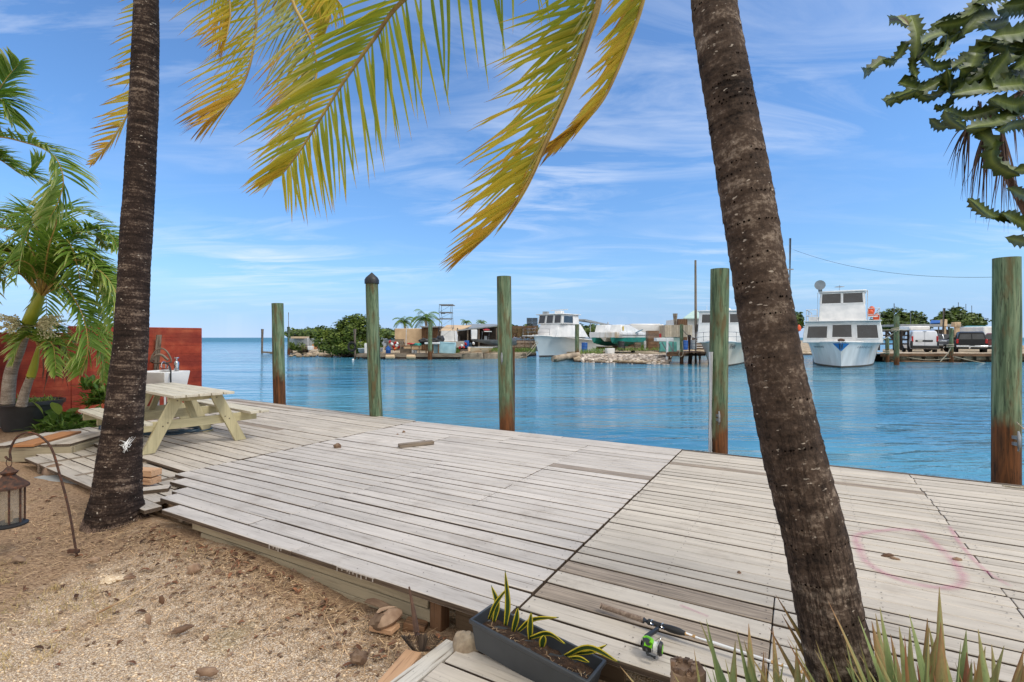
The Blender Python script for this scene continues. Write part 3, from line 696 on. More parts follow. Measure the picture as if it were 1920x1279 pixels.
RS = .235*OC(226)*1.02
for k in range(34):
    a0_ = U(.1, .42); z0_ = U(-.02, .035); dr = rnd.choice([(-.9, .55), (-.7, .3), (.5, .9), (.3, -1), (-.1, -1.2), (.8, .9), (-.3, -.8)]); L_ = U(.015, .07); wv = U(.0015, .0035); vs_ = []
    for j in range(5):
        q_ = j/4; ang_ = a0_*.9+dr[0]*L_*q_/RS; zz_ = z0_+dr[1]*L_*q_; nrm_ = tcam*math.cos(ang_)+tsd*math.sin(ang_); c_ = axc+nrm_*(RS+.004)+Vector((0, 0, zz_)); sd2 = Vector((-nrm_.y, nrm_.x, 0)); w2 = wv*(1-.7*q_)
        pr = (sd2*dr[1]-Vector((0, 0, dr[0]))).normalized()*w2; vs_ += [c_-pr, c_+pr]
    b.add(vs_, [(2*j, 2*j+1, 2*j+3, 2*j+2) for j in range(4)], None, .9)
b.build('paint_splash', simple('white_splash', C(240, 240, 236), C(226, 226, 222), 6, rough=.8), palmL, off=lb, label='white paint splash')
crL = P(285, -380, 5.1)
def way(*a): return [P(x, y, d) for x, y, d in a]
lft = Vector((-1, 0, -.15)); rgt = Vector((1, 0, -.1))
LL = lambda dx, dz, dy=0: Vector((dx, dy, dz))
frond(palmL, [crL]+way((300, -260, 5.4), (292, -60, 5.6), (275, 80, 5.7), (255, 180, 5.7), (215, 255, 5.6), (172, 306, 5.5)), .48, 90, .035, LL(-1, -.02, .1), LL(-.75, -.5, .5), g=.25, a=.12, tbase=.30, tspan=.4, tip=.85)
frond(palmL, [crL]+way((380, -300, 4.9), (450, -140, 4.8), (479, 0, 4.8), (475, 90, 4.75), (455, 160, 4.7), (425, 198, 4.7), (388, 226, 4.65)), .72, 64, .030, LL(-1, -.3, 0), LL(-.9, -.55, .35), g=.35, a=.1, tbase=.25, tspan=.45, tip=.62, miss=.1)
frond(palmL, [crL]+way((430, -330, 4.6), (510, -130, 4.6), (548, 0, 4.55), (572, 50, 4.5), (590, 98, 4.5), (592, 150, 4.5), (565, 230, 4.45), (512, 338, 4.4)), .72, 74, .026, LL(-1, -.6, 0), LL(-.8, -.8, .3), g=.22, a=.12, tbase=.2, tspan=.4, mat=m_pale, tip=.7, miss=.1)
frond(palmL, [crL]+way((480, -380, 5.0), (590, -160, 5.2), (619, -30, 5.2), (619, 30, 5.2), (606, 70, 5.2)), .5, 60, .035, LL(-1, -.2, 0), LL(-.6, -.9, .3), g=.4, a=.2, tbase=.1, tspan=.3, tip=.8)
frond(palmL, [crL]+way((380, -380, 5.4), (480, -220, 5.5), (545, -90, 5.4), (560, 0, 5.4)), .85, 60, .04, LL(-1, -.6, 0), LL(1, -.5, .3), g=.7, a=.4, tbase=.2, tspan=.3)
frond(palmL, [crL]+way((340, -330, 4.7), (385, -160, 4.65), (420, -50, 4.6), (432, 20, 4.6), (425, 70, 4.6)), .6, 50, .028, LL(-1, -.3, 0), LL(-.5, -.9, .3), g=.4, a=.15, tbase=.2, tspan=.4, miss=.1)
frond(palmL, [crL]+way((420, -300, 4.9), (520, -170, 4.9), (590, -60, 4.9), (640, 10, 4.9)), .62, 56, .028, LL(-.8, -.7, 0), LL(.1, -1, .2), g=.4, a=.15, tbase=.1, tspan=.4, miss=.1)
frond(palmL, [crL]+way((180, -420, 5.0), (60, -300, 4.9), (-10, -160, 4.8), (-40, -60, 4.8)), .72, 60, .04, LL(-1, -.3, 0), LL(.7, -.9, .3), g=.8, a=.3, tbase=.35, tspan=.3)
for k, (x, y, z_) in enumerate([(-1.6, .8, .1), (-1.2, 2, .3), (.3, 2.4, .4), (1.4, 1.6, .6), (-.6, -2.2, .4), (.8, -2.2, .6), (-2, -1.2, .5)]):
    v_ = Vector((x, y, 0)); frond(palmL, [crL, crL+v_*.35+Vector((0, 0, .8+z_)), crL+v_*.8+Vector((0, 0, .9+z_)), crL+v_*1.25+Vector((0, 0, .1+z_))], .6, 36, .04, v_.cross(Vector((0, 0, 1))).normalized(), -v_.cross(Vector((0, 0, 1))).normalized(), g=.9, a=.5, tbase=.05, tspan=.4, seg=4)
# right palm
m_hole = simple('peck_hole', C(24, 18, 15), C(14, 10, 8), 4, rough=1, bump=0, spec=0)
rb = Vector((1.262, 1.93, -.25))
palmR = thing('coconut_palm', 'leaning brown coconut palm in the right foreground with rows of woodpecker holes', 'palm tree', rb)
cr_ = [(P(1610, 1400, 1.93), .175), (P(1583, 1279, 1.95), .146), (P(1555, 1150, 1.97), .139), (P(1525, 1000, 2.0), .134), (P(1487, 850, 2.03), .131), (P(1455, 700, 2.06), .122), (P(1432, 560, 2.10), .120), (P(1405, 400, 2.15), .118), (P(1379, 250, 2.2), .114), (P(1353, 100, 2.25), .110), (P(1338, 0, 2.3), .106), (P(1318, -200, 2.4), .10), (P(1295, -500, 2.6), .095)]
cr_.insert(0, (Vector((1.30, 1.92, -.3)), .21))
b = palm_trunk(palmR, cr_, 400, m_trunkR, .07, 4.2, holes=1)
b.build('trunk', [m_trunkR, m_hole], palmR, off=rb, sharp=80)
crR = P(1295, -500, 2.6)
frond(palmR, [crR]+way((1180, -420, 2.9), (1040, -270, 3.2), (900, -110, 3.5), (757, 0, 3.75), (700, 75, 3.85), (640, 160, 3.95), (590, 240, 4.0), (556, 292, 4.05), (530, 326, 4.1)), 1.0, 82, .031, lambda t: LL(-1, -.22-.35*max(0, t-.5), .1), lambda t: LL(.26-.16*t, -1, .15), g=.3, a=.06, tbase=.02, tspan=.45, tip=.5, tipb=.18, rr=.026, lenf=lambda t: (.9 if t < .65 else .9-(t-.65)/.35*.55), rtint=.2)
frond(palmR, [crR]+way((1210, -380, 2.9), (1150, -150, 3.1), (1122, 0, 3.2), (1103, 60, 3.25), (1070, 156, 3.3), (1023, 266, 3.35), (984, 352, 3.4), (930, 425, 3.45), (884, 468, 3.5)), .72, 86, .028, lambda t: LL(-1, -.02-.5*t, 0), lambda t: LL(-.95, -.35-.35*t, .3), g=.22, a=.10, tbase=.02, tspan=.66, tip=.62, tipb=.24, miss=.12, mat=m_coco)
frond(palmR, [crR]+way((1210, -380, 2.9), (1150, -150, 3.12), (1125, 0, 3.22), (1108, 60, 3.27), (1074, 156, 3.32), (1027, 266, 3.37), (988, 352, 3.42), (945, 420, 3.46)), .38, 84, .018, lambda t: LL(-.75, -.95, -.1), None, g=.1, a=.35, tbase=.05, tspan=.5, tip=.7, mat=m_pale)
frond(palmR, [crR]+way((1260, -330, 2.9), (1225, -120, 3.2), (1206, 0, 3.35), (1176, 88, 3.4), (1132, 185, 3.45), (1088, 232, 3.5), (1042, 262, 3.5)), .58, 66, .032, lambda t: LL(-1, -.62, 0), lambda t: LL(-.8, -.8, .2), g=.2, a=.15, tbase=.2, tspan=.5, tip=.7, miss=.12, lenf=lambda t: .95-.5*t)
for k, (x, y, z_) in enumerate([(2, .6, .3), (1.2, 2.2, .5), (1.8, -1.4, .5), (.2, -2.4, .6), (-1.6, -2.0, .5), (-.6, 2.6, .7), (-2.4, -.6, .7)]):
    v_ = Vector((x, y, 0)); frond(palmR, [crR, crR+v_*.35+Vector((0, 0, .8+z_)), crR+v_*.8+Vector((0, 0, .9+z_)), crR+v_*1.25+Vector((0, 0, .3+z_))], .6, 36, .04, v_.cross(Vector((0, 0, 1))).normalized(), -v_.cross(Vector((0, 0, 1))).normalized(), g=.9, a=.5, tbase=.05, tspan=.4, seg=4)
# ================================================================ FAR BANK
def ZP(y, D): return H-(y-633)/FPX*D
def XP(x, D): return (x-960)/FPX*D
def FB(x0, x1, y0, y1, D, dep, tint=.5):     # axis-aligned block whose front face covers these pixels at depth D
    a = XP(x0, D); b = XP(x1, D); c = ZP(y1, D); d = ZP(y0, D)
    return ((a+b)/2, D+dep/2, (c+d)/2), (abs(b-a), dep, abs(d-c))
def base(x, y, D): return Vector((XP(x, D), D, ZP(y, D)))
def one(name, mats, label, cat, fn, bs, group=None, **k):
    b = MB(); fn(b); return single(b, name, mats, label, cat, bs, group, **k)
def face(A, B, C_, D_):
    A, B, C_, D_ = map(Vector, (A, B, C_, D_)); n_ = (B-A).cross(D_-A).normalized()
    return lambda s, t: ((A*(1-s)+B*s)*(1-t)+(D_*(1-s)+C_*s)*t), n_
def pane(b, F, s0, s1, t0, t1, out=.02, tint=.5, mi=0, back=0.0):
    f, n_ = F; b.prism([f(s0, t0)-n_*back, f(s1, t0)-n_*back, f(s1, t1)-n_*back, f(s0, t1)-n_*back], n_*(out+back), tint, mi)
def window(parent, F, s0, s1, t0, t1, glass=None, fm=None, bd=.04, off=None, label=None):
    b = MB(); pane(b, F, s0, s1, t0, t1, .02); w_ = b.build('window', glass or m_glass, parent, off=off, label=label)
    b = MB(); f, n_ = F; P4 = [f(s0, t0), f(s1, t0), f(s1, t1), f(s0, t1)]
    for i in range(4): b.bar(P4[i]+n_*.025, P4[(i+1) % 4]+n_*.025, bd, .03, n_, .5)
    b.build('window_frame', fm or m_white, w_, off=off); return w_
# ---- land
m_bank = None
def bankmat():
    s = NT('bank_ground'); g = s.n('ShaderNodeNewGeometry').outputs['Position']
    a = s.noise(s.map(g, (.8, .8, .8)), 1, 6, .65)
    col = s.ramp(a, [(.36, C(92, 88, 56)), (.48, C(170, 150, 122)), (.62, C(208, 192, 166))])
    v = s.vor(g, 5, 'Color'); x = s.n('ShaderNodeSeparateXYZ'); s.l(v, x.inputs[0])
    col = s.mix(.5, col, s.ramp(x.outputs[0], [(0, C(96, 80, 64)), (1, C(214, 200, 178))]))
    p = s.n('ShaderNodeSeparateXYZ'); s.l(g, p.inputs[0])
    col = s.mix(s.fr(p.outputs[2], -.28, -.12, 1, 0), col, C(58, 48, 38))
    s.bsdf(col, .95, s.bump(s.m('ADD', a, s.vor(g, 5)), .8, .08), spec=.1); return s.mat
m_bank = bankmat()
def land(name, shore, top, back):
    o = MB(); rings = []
    for dz, dy in ((-.6, 0), (-.15, .5), (top*.6, 2.2), (top, 4.5)):
        rings.append([Vector((p.x, p.y+dy, (dz if dz < 0 else dz)+.05*mn.noise(Vector((p.x*.7, p.y, dy))))) for p in shore])
    rings.append([Vector((p.x*back/p.y, back, top)) for p in shore])
    n = len(shore)
    o.add([p for r in rings for p in r], [(j*n+i, j*n+i+1, (j+1)*n+i+1, (j+1)*n+i) for j in range(4) for i in range(n-1)])
    return struct(o.build(name, m_bank, sharp=180))
def sh(l, sub=4):
    q = [G(x, y, WZ) for x, y in l]; o = []
    for a, b in zip(q, q[1:]):
        for k in range(sub): o.append(a.lerp(b, k/sub)+Vector((0, .25*mn.noise(Vector((a.x+k, a.y, 0))), 0)))
    return o+[q[-1]]
land('bank', sh([(538, 662), (560, 665), (600, 667), (640, 669), (700, 672), (760, 672), (860, 672), (930, 671), (985, 669), (1006, 667)]), .16, 240)
land('beach', sh([(1072, 674), (1078, 679), (1110, 680.5), (1150, 681.5), (1200, 683), (1255, 684), (1262, 670)]), .12, 60)
land('boatyard_ground', sh([(1030, 660), (1120, 662), (1200, 664), (1300, 665), (1420, 665.5), (1540, 665.5), (1650, 666)]), .24, 240)
b = MB(); b.prism([Vector((XP(1655, 40.6), 40.6, .26)), Vector((XP(2250, 40.6), 40.6, .26)), Vector((XP(2250, 200), 200, .3)), Vector((XP(1655, 58), 58, .26))], (0, 0, -.7)); struct(b.build('car_park', m_bank))
# beach rocks: uncountable rubble
b = MB()
for k in range(1500):
    x = U(1092, 1254); D = G(x, lerp(679.5, 684, (x-1078)/177), WZ).y; dd = U(0, 1)**1.3*5; D += dd; z = (lerp(-.55, -.15, dd/.5) if dd < .5 else lerp(-.15, .07, (dd-.5)/1.7) if dd < 2.2 else lerp(.07, .12, min(1, (dd-2.2)/2.3))); g_ = Vector((XP(x, D), D, z+.02)); r_ = U(.05, .19)
    b.blob(g_, (r_*U(.8, 1.4), r_, r_*.6), 6, 4, .25, tint=U(0, 1))
tag(b.build('beach_rubble', simple('coral_rubble', C(206, 196, 184), C(120, 104, 90), 3, rough=1, bump=.6, bd=.02, bs=20, tint=.5)), 'pale broken coral rubble covering the little beach', 'rubble', kind='stuff')
b = MB()
for k in range(120):
    x = U(545, 660); y = U(660, 668); g_ = G(x, y, -.25); r_ = U(.08, .3); b.blob(g_, (r_*1.3, r_, r_*.6), 6, 4, .25, tint=U(0, 1))
tag(b.build('shore_rocks', m_rock), 'low brown rocks along the water left of the mangrove', 'rocks', kind='stuff')
def leafmass(lumps, n, size, seedv=0, sq=.6, tr=None):
    b = MB(); r = random.Random(seedv); tot = sum(l[1].x*l[1].z for l in lumps)
    for c, rad in lumps:
        m = int(n*rad.x*rad.z/tot)
        for k in range(m):
            d = Vector((r.gauss(0, 1), r.gauss(0, 1), r.gauss(0, 1))).normalized(); q = r.uniform(.25, 1.08)**.45
            cl = 1+.28*mn.noise(d*2.3+c)
            p = c+Vector((d.x*rad.x, d.y*rad.y, d.z*rad.z))*q*cl
            if mn.noise(p*(1.1/max(.5, rad.x))*2.2) < -.22: continue
            s_ = size*r.uniform(.5, 1.3); nrm = (d+Vector((r.uniform(-1, 1), r.uniform(-1, 1), r.uniform(-.2, 1.2)))*.9).normalized(); t, a, e_ = frame(nrm)
            tn = min(1, max(0, .5+.5*mn.noise(p*1.3)+r.uniform(-.25, .25)))
            b.add([p-a*s_, p-e_*s_*sq, p+a*s_, p+e_*s_*sq], [(0, 1, 2, 3)], None, tn)
    return b
def tree(name, label, cat, px, yb, D, lumps, n, size, mat, seedv, group=None, trunk=True):
    # lumps in pixels: (x, y, rx, ry)
    o = base(px, yb, D); t = thing(name, label, cat, o, group=group); k = D/FPX
    L = [(Vector((XP(x, D), D+U(-.3, .3)*rx*k, ZP(y, D))), Vector((rx*k, rx*k*.8, ry*k))) for x, y, rx, ry in lumps]
    leafmass(L, n, size, seedv).build('crown', mat, t, off=o, sharp=180)
    if trunk:
        b = MB()
        for c, rad in L:
            m_ = (o+c)/2+Vector((U(-.3, .3), 0, 0)); b.tube(spline([o+Vector((U(-.15, .15), 0, 0)), m_, c], 8), [.16*k*22*(1-.8*i/8) for i in range(9)], 7)
        b.build('trunk', m_bark, t, off=o)
    return t
# mangrove and the low spit
tree('mangrove', 'big dark green mangrove bush leaning over the water beside the tire post', 'mangrove', 645, 667, 50, [(612, 640, 26, 18), (640, 630, 26, 26), (662, 618, 24, 28), (690, 616, 22, 26), (655, 606, 14, 14), (672, 601, 14, 13), (641, 611, 12, 12), (634, 652, 40, 14), (676, 650, 34, 16), (700, 640, 20, 20), (604, 622, 14, 12), (700, 652, 16, 12)], 20000, .12, m_mang, 3)
for i, (x, y, rx, ry, lb_) in enumerate([(562, 650, 10, 9, 'small scrubby bush on the far rocks left of the bare brown one'), (547, 648, 6, 7, 'tiny bush right behind the post on the far rocks')]):
    tree('shrub', lb_, 'bush', x, 662, 58, [(x, y, rx, ry), (x+6, y+5, rx, ry*.7)], 900, .1, m_mang, 30+i, group='small bushes on the far rocks')
b = MB(); o = base(573, 661, 57)
for k in range(150):
    a_ = U(-1.3, 1.3); b.blade(o+Vector((U(-.3, .3), 0, 0)), (math.sin(a_), U(-.5, .5), math.cos(a_)), U(.4, 1.2), .035, .3, 3, tint=U(0, 1))
single(b, 'dead_bush', m_deadleaf, 'bare brown spiky dead bush on the far rocks', 'bush', o)
for i, (x, y0, y1, w_, D, lb_) in enumerate([(491, 617, 662, 5, 63, 'lone grey piling standing in open water farthest left')]):
    b = MB(); o = base(x, y1, D); b.cyl(o+Vector((0, 0, -1)), base(x+1, y0, D), w_/2*D/FPX, n=10, tint=.5)
    single(b, 'dock_piling', m_oldwood, lb_, 'piling', o)
t = thing('channel_post', 'old post with a thin rod on top at the tip of the far rocks', 'post', base(541, 664, 57)); o = base(541, 664, 57)
b = MB(); b.cyl(o+Vector((0, 0, -.8)), base(541, 613, 57), .2, .17, 12); b.build('post', m_pile, t, off=o)
b = MB(); b.cyl(base(541, 613, 57), base(541, 586, 57), .045); b.build('rod', m_oldwood, t, off=o)
b = MB(); b.box((XP(505, 62), 62, WZ+.12), (1.6, .3, .2), eul(0, 3, 5)); b.box((XP(513, 61), 61, WZ+.1), (.9, .25, .16), eul(0, -4, -6))
single(b, 'driftwood', m_oldwood, 'dark sunken timber just above the water near the lone piling', 'timber', (XP(508, 62), 62, WZ))
one('seawall', m_greyp, 'long low grey seawall behind the mangrove', 'seawall', lambda b: b.box(*FB(543, 716, 635, 660, 84, 4), None, .5), base(620, 660, 84), bevel=.1)
one('ledge', m_tan, 'thin tan ledge on the far seawall end', 'ledge', lambda b: b.box(*FB(545, 566, 631, 634.6, 83, 3)), base(555, 635, 83))
one('plastic_tote', m_white, 'small white tote beside an orange box on the far rocks', 'tote', lambda b: b.box(*FB(577, 585, 649, 656, 56.5, .5), None, .5, taper=(1.1, 1.1)), base(581, 656, 56.5), bevel=.02)
one('storage_box', m_orange, 'small orange-brown wooden box on the far rocks', 'box', lambda b: b.box(*FB(585, 592, 645, 655, 57, .5)), base(588, 655, 57), bevel=.02)
one('white_post', m_white, 'thin white pole standing on the far rocks', 'pole', lambda b: b.cyl(base(578, 660, 58), base(577, 633, 58), .06), base(578, 660, 58))
# far woods
def wood(name, label, xs, D, seedv, n, size):
    lumps = []
    for x, y, ry in xs: lumps.append((Vector((XP(x, D), D, ZP(y, D))), Vector((16*D/FPX, 8, ry*D/FPX))))
    b = leafmass(lumps, n, size, seedv); return tag(b.build(name, m_dktree, sharp=180), label, 'woods', kind='stuff')
wood('far_woods', 'distant dark line of trees across the channel', [(x, 626+U(-2, 2), 9+U(-1, 3)) for x in range(556, 740, 9)], 150, 11, 6500, .55)
wood('far_woods', 'distant dark treetops behind the sheds and boats', [(x, 624+U(-5, 2), 10+U(-2, 3)) for x in range(930, 1300, 9)], 130, 12, 9000, .5)
def coco_small(px, yc, yb, D, s_, lab, seedv):
    o = base(px, yb, D); t = thing('coconut_palm', lab, 'palm tree', o, group='small palms beyond the far sheds'); r = random.Random(seedv)
    c = base(px, yc, D); b = MB(); b.tube(spline([o, (o+c)/2+Vector((.2, 0, 0)), c], 10), [.14*s_]*11, 8); b.build('trunk', m_ptrunk, t, off=o)
    b = MB()
    for k in range(20):
        a_ = k*2.4+r.uniform(-.3, .3); el = r.uniform(-.1, 1.15); d = Vector((math.cos(a_)*math.cos(el), math.sin(a_)*math.cos(el), math.sin(el))); p = Vector(c); L = 2.1*s_*r.uniform(.8, 1.1); n = 16
        for i in range(n):
            tt_ = i/n; side = d.cross(Vector((0, 0, 1))).normalized()
            for sg in (-1, 1):
                b.blade(p, (d*.6+side*sg+Vector((0, 0, -.5))), .7*s_*(1-.6*tt_), .10*s_, .6, 2, tint=min(1, .15+.4*tt_+r.uniform(0, .3)))
            q = p+d*L/n; b.add([p+Vector((0, 0, .02)), q+Vector((0, 0, .02)), q-Vector((0, 0, .03)), p-Vector((0, 0, .03))], [(0, 1, 2, 3)], None, .6); p = q
            d = (d+Vector((0, 0, -.13))).normalized()
    b.build('crown', m_coco if False else m_green, t, off=o, sharp=180); return t
coco_small(757, 603, 640, 62, .85, 'small coconut palm rising behind the tan shed, left of its taller neighbour', 1)
coco_small(797, 596, 640, 60, 1.15, 'taller coconut palm behind the shed beside the metal fishing tower', 2)
coco_small(874, 604, 640, 95, .7, 'tiny distant palm above the dark-roofed shed, left one', 3)
coco_small(903, 604, 640, 100, .65, 'tiny distant palm above the dark-roofed shed, right one', 4)
# ---- left dock
t = thing('timber_dock', 'low weathered timber dock with white fenders on the far bank', 'dock', base(765, 668, 45)); o = base(765, 668, 45)
b = MB()
for k in range(20):
    b.box((XP(670+k*10, 45)+.24, 46.2, .17-.03), (.46, 2.4, .05))
b.build('deck_boards', m_oldwood, t, off=o)
b = MB(); b.box(*FB(668, 866, 663.8, 669.5, 44.95, .1), None, .8); b.build('fascia', m_oldwood, t, off=o)
for x in (672, 720, 765, 815, 860):
    b = MB(); b.cyl(base(x, 680, 45.2), base(x, 664, 45.2), .11); b.build('dock_post', m_brownwood, t, off=o)
for x, lb_ in ((732, 'left of two white fenders hanging on the timber dock'), (771, 'right of two white fenders hanging on the timber dock')):
    b = MB(); z = ZP(669, 44.8); X = XP(x, 44.8); b.tube([(X-.42, 44.7, z), (X-.36, 44.7, z), (X+.36, 44.7, z), (X+.42, 44.7, z)], [.08, .19, .19, .08], 14)
    single(b, 'fender', m_tan, lb_, 'fender', (X, 44.7, z), group='boat fenders on the timber dock')
one('float_ball', m_white, 'tiny white float below the dock corner', 'float', lambda b: b.blob(base(662, 675, 44.6), .11, amp=0), base(662, 675, 44.6))
t = thing('mooring_post', 'grey post beside the mangrove that carries a black tire', 'post', base(666, 672, 45.2)); o = base(666, 672, 45.2)
b = MB(); b.cyl(o+Vector((0, 0, -.5)), base(665, 617, 45.2), .14, n=12); b.build('post', m_oldwood, t, off=o)
b = MB(); c_ = base(660, 650, 44.9); b.tube([c_+Vector((math.cos(a_*.2618)*.32, 0, math.sin(a_*.2618)*.36)) for a_ in range(24)], .1, 8, closed=True); single(b, 'tire', m_tyre, 'black tire hanging on the grey post beside the mangrove', 'tire', c_)
one('chest_freezer', m_white, 'tall white box on the dock partly behind the capped piling', 'freezer', lambda b: b.box(*FB(683, 693, 644, 663, 46, .6), None, .5), base(688, 663, 46), bevel=.03)
# traps
def trap_fn(b, c, s_, mat_gap=True):
    c = Vector(c); w_, d_, h_ = s_
    for x in (-1, 1):
        for z in (-1, 1): b.box(c+Vector((x*w_*.48, 0, z*h_*.46)), (.04, d_, .04))
    n = 5
    for k in range(n):
        z = -h_/2+h_*(k+.5)/n
        b.box(c+Vector((0, -d_/2, z)), (w_*.98, .02, h_/n*.62)); b.box(c+Vector((0, d_/2, z)), (w_*.98, .02, h_/n*.62))
        b.box(c+Vector((-w_/2, 0, z)), (.02, d_*.98, h_/n*.62)); b.box(c+Vector((w_/2, 0, z)), (.02, d_*.98, h_/n*.62))
    for k in range(6): b.box(c+Vector((-w_/2+w_*(k+.5)/6, 0, h_/2)), (w_/6*.7, d_, .02))
def traps(name, mat, cat, grp, spots, s_, labf):
    b = MB(); trap_fn(b, (0, 0, s_[2]/2), s_); first = None
    for k, (x, y, z) in enumerate(spots):
        if first is None: first = b.build(name, mat); ob = first
        else: ob = first.copy(); COL.objects.link(ob)
        ob.location = (x+U(-.03, .03), y+U(-.04, .04), z); ob.rotation_euler = (0, 0, U(-.05, .05)); tag(ob, labf(k), cat, grp)
sp = [(XP(728+i*11.5, 48), 48+.55*(k % 2), .17+.34*k) for k in range(3) for i in range(3)]
RW = ['bottom', 'second', 'third', 'fourth', 'fifth', 'sixth', 'seventh']
CW = ['first', 'second', 'third', 'fourth', 'fifth', 'sixth', 'seventh']
traps('wire_trap', m_net, 'lobster trap', 'dark wire lobster traps stacked before the tan shed', [(x, y, z+.25) for x, y, z in sp], (.55, .5, .32), lambda k: 'dark wire trap before the tan shed, %s row up, %s from the left' % (RW[k//3], CW[k % 3]))
sp = [(XP(945+i*9.9, 51), 52-.1*i, .2+.37*k) for k in range(7) for i in range(7)]
traps('wooden_trap', m_brownwood, 'lobster trap', 'brown wooden traps stacked by the bow of the white boat', sp, (.51, .6, .36), lambda k: 'brown slatted trap beside the white boat bow, %s row up, %s from the left' % (RW[k//7], CW[k % 7]))
sp = [(XP(993, 55)+.56*i, 55, 2.75+.33*k) for k in range(3) for i in range(2)]
traps('wire_trap', m_net, 'lobster trap', 'dark wire traps above the wooden ones', sp, (.55, .5, .32), lambda k: 'dark wire trap high behind the white boat cabin, %s row up, %s one' % (RW[k//2], ('left', 'right')[k % 2]))
one('loading_rack', m_oldwood, 'timber rack behind the white boat carrying dark wire traps', 'rack', lambda b: (b.box(*FB(960, 1003, 612, 615, 54.6, 1.2)), [b.cyl(base(x, 655, 55), base(x, 614, 55), .07) for x in (964, 984, 1001)]), base(982, 655, 55))
# sheds
t = thing('tan_shed', 'tan walled shed with a flat roofed slatted end on the far bank', 'shed', base(780, 655, 56)); o = base(780, 655, 56)
b = MB(); b.box(*FB(740, 791, 616, 656, 56, 6), None, .6); b.build('wall', m_tan, t, off=o, bevel=.05)
b = MB()
for k in range(16): b.box(*FB(791+k*2.05, 792.75+k*2.05, 614, 656, 55.6, .2), None, U(0, .9))
b.box(*FB(791, 823.5, 614, 656, 55.9, 6), None, .2)
b.build('slatted_wall', m_brownwood, t, off=o)
b = MB(); b.box(*FB(788, 827, 611.5, 613.8, 55, 7.5)); b.build('roof', m_metal, t, off=o)
t = thing('open_shed', 'open-fronted boat shed with a pale sloping roof and a dark roof beside it', 'shed', base(880, 655, 55)); o = base(880, 655, 55)
b = MB(); D_ = 53; A = [base(825, 614, D_), base(866, 622, D_), base(880, 611, D_+3), base(835, 608, D_+6)]
b.prism([base(824, 621, D_), base(858, 622, D_), base(884, 611.5, D_+2), base(838, 610.5, D_+7)], (0, 0, .08)); b.build('roof', m_tan, t, off=o, label='pale sloping roof')
b = MB(); b.prism([base(857, 621, D_), base(934, 612, D_), base(931, 609.5, D_+7), base(880, 609.5, D_+7)], (0, 0, .12), .3); b.build('roof', m_greyp, t, off=o, label='dark grey roof')
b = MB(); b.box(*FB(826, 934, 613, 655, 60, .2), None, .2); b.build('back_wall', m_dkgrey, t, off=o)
for x in (826, 858, 877, 898, 931):
    b = MB(); b.bar(base(x, 655, D_+.2), base(x, 615, D_+.2), .12, .12); b.build('roof_post', m_oldwood, t, off=o)
for i, (x, y, h_, w_) in enumerate([(845, 640, 14, .1), (850, 634, 22, .14), (862, 632, 24, .2), (868, 634, 18, .12)]):
    one('timber_post', m_dkgrey, 'dark upright timber under the open shed, %s from the left' % CW[i], 'post', lambda b: b.bar(base(x, 655, 51), base(x+U(-2, 2), 655-h_, 51), w_, w_), base(x, 655, 51), group='dark posts under the open shed')
# tower
t = thing('fishing_tower_boat', 'white sport fishing boat with a tall thin metal tower beside the tan shed', 'boat', base(838, 655, 50)); o = base(838, 655, 50)
b = MB()
A_ = [(819, 640), (852, 640)]
lev = [(640, 819, 853), (615, 823, 850.5), (597, 825, 849), (586, 823, 848), (571, 824, 848)]
dz_ = [0, .12, .2, .2, .25]
for (y0, a0, c0), (y1, a1, c1) in zip(lev, lev[1:]):
    for dd in (0, 1.5):
        b.cyl(base(a0+dd*3, y0, 50+dd), base(a1+dd*2.5, y1, 50+dd), .028, n=5); b.cyl(base(c0-dd*2, y0, 50+dd), base(c1-dd*1.5, y1, 50+dd), .028, n=5)
        b.cyl(base(a1+dd*2.5, y1, 50+dd), base(c1-dd*1.5, y1, 50+dd), .022, n=5)
    b.cyl(base(a0, y0, 50), base(c1, y1, 50), .016, n=5); b.cyl(base(a1, y1, 50), base(a1+3.7, y1, 51.5), .02, n=5)
b.build('tower_frame', m_metal, t, off=o)
b = MB(); b.box(*FB(823, 849, 570.3, 571.6, 49.6, 2)); b.box(*FB(824, 846, 584.8, 586, 49.6, 1.8)); b.box(*FB(826, 834, 585, 588.5, 49.8, .4)); b.box(*FB(816, 843, 597, 598, 49.6, 1.8)); b.build('tower_deck', m_greyp, t, off=o)
b = MB(); b.loft([[Vector((XP(824, 50)+x, 50.2+y, ZP(z, 50))) for x, y, z in r_] for r_ in ([(0, 0, 640), (1.7, 0, 640), (1.7, 2, 640), (0, 2, 640)], [(.15, .1, 620), (1.5, .1, 620), (1.5, 1.8, 620), (.15, 1.8, 620)])]); b.build('cabin', m_white, t, off=o)
b = MB(); b.loft([[Vector((XP(818, 50)+x, 50+y, ZP(z, 50))) for x, y, z in r_] for r_ in ([(.3, .3, 652), (2.6, .3, 652), (2.6, 3, 652), (.3, 3, 652)], [(0, 0, 640), (3, 0, 640), (3, 3.4, 640), (0, 3.4, 640)])]); b.build('hull', m_hull, t, off=o)
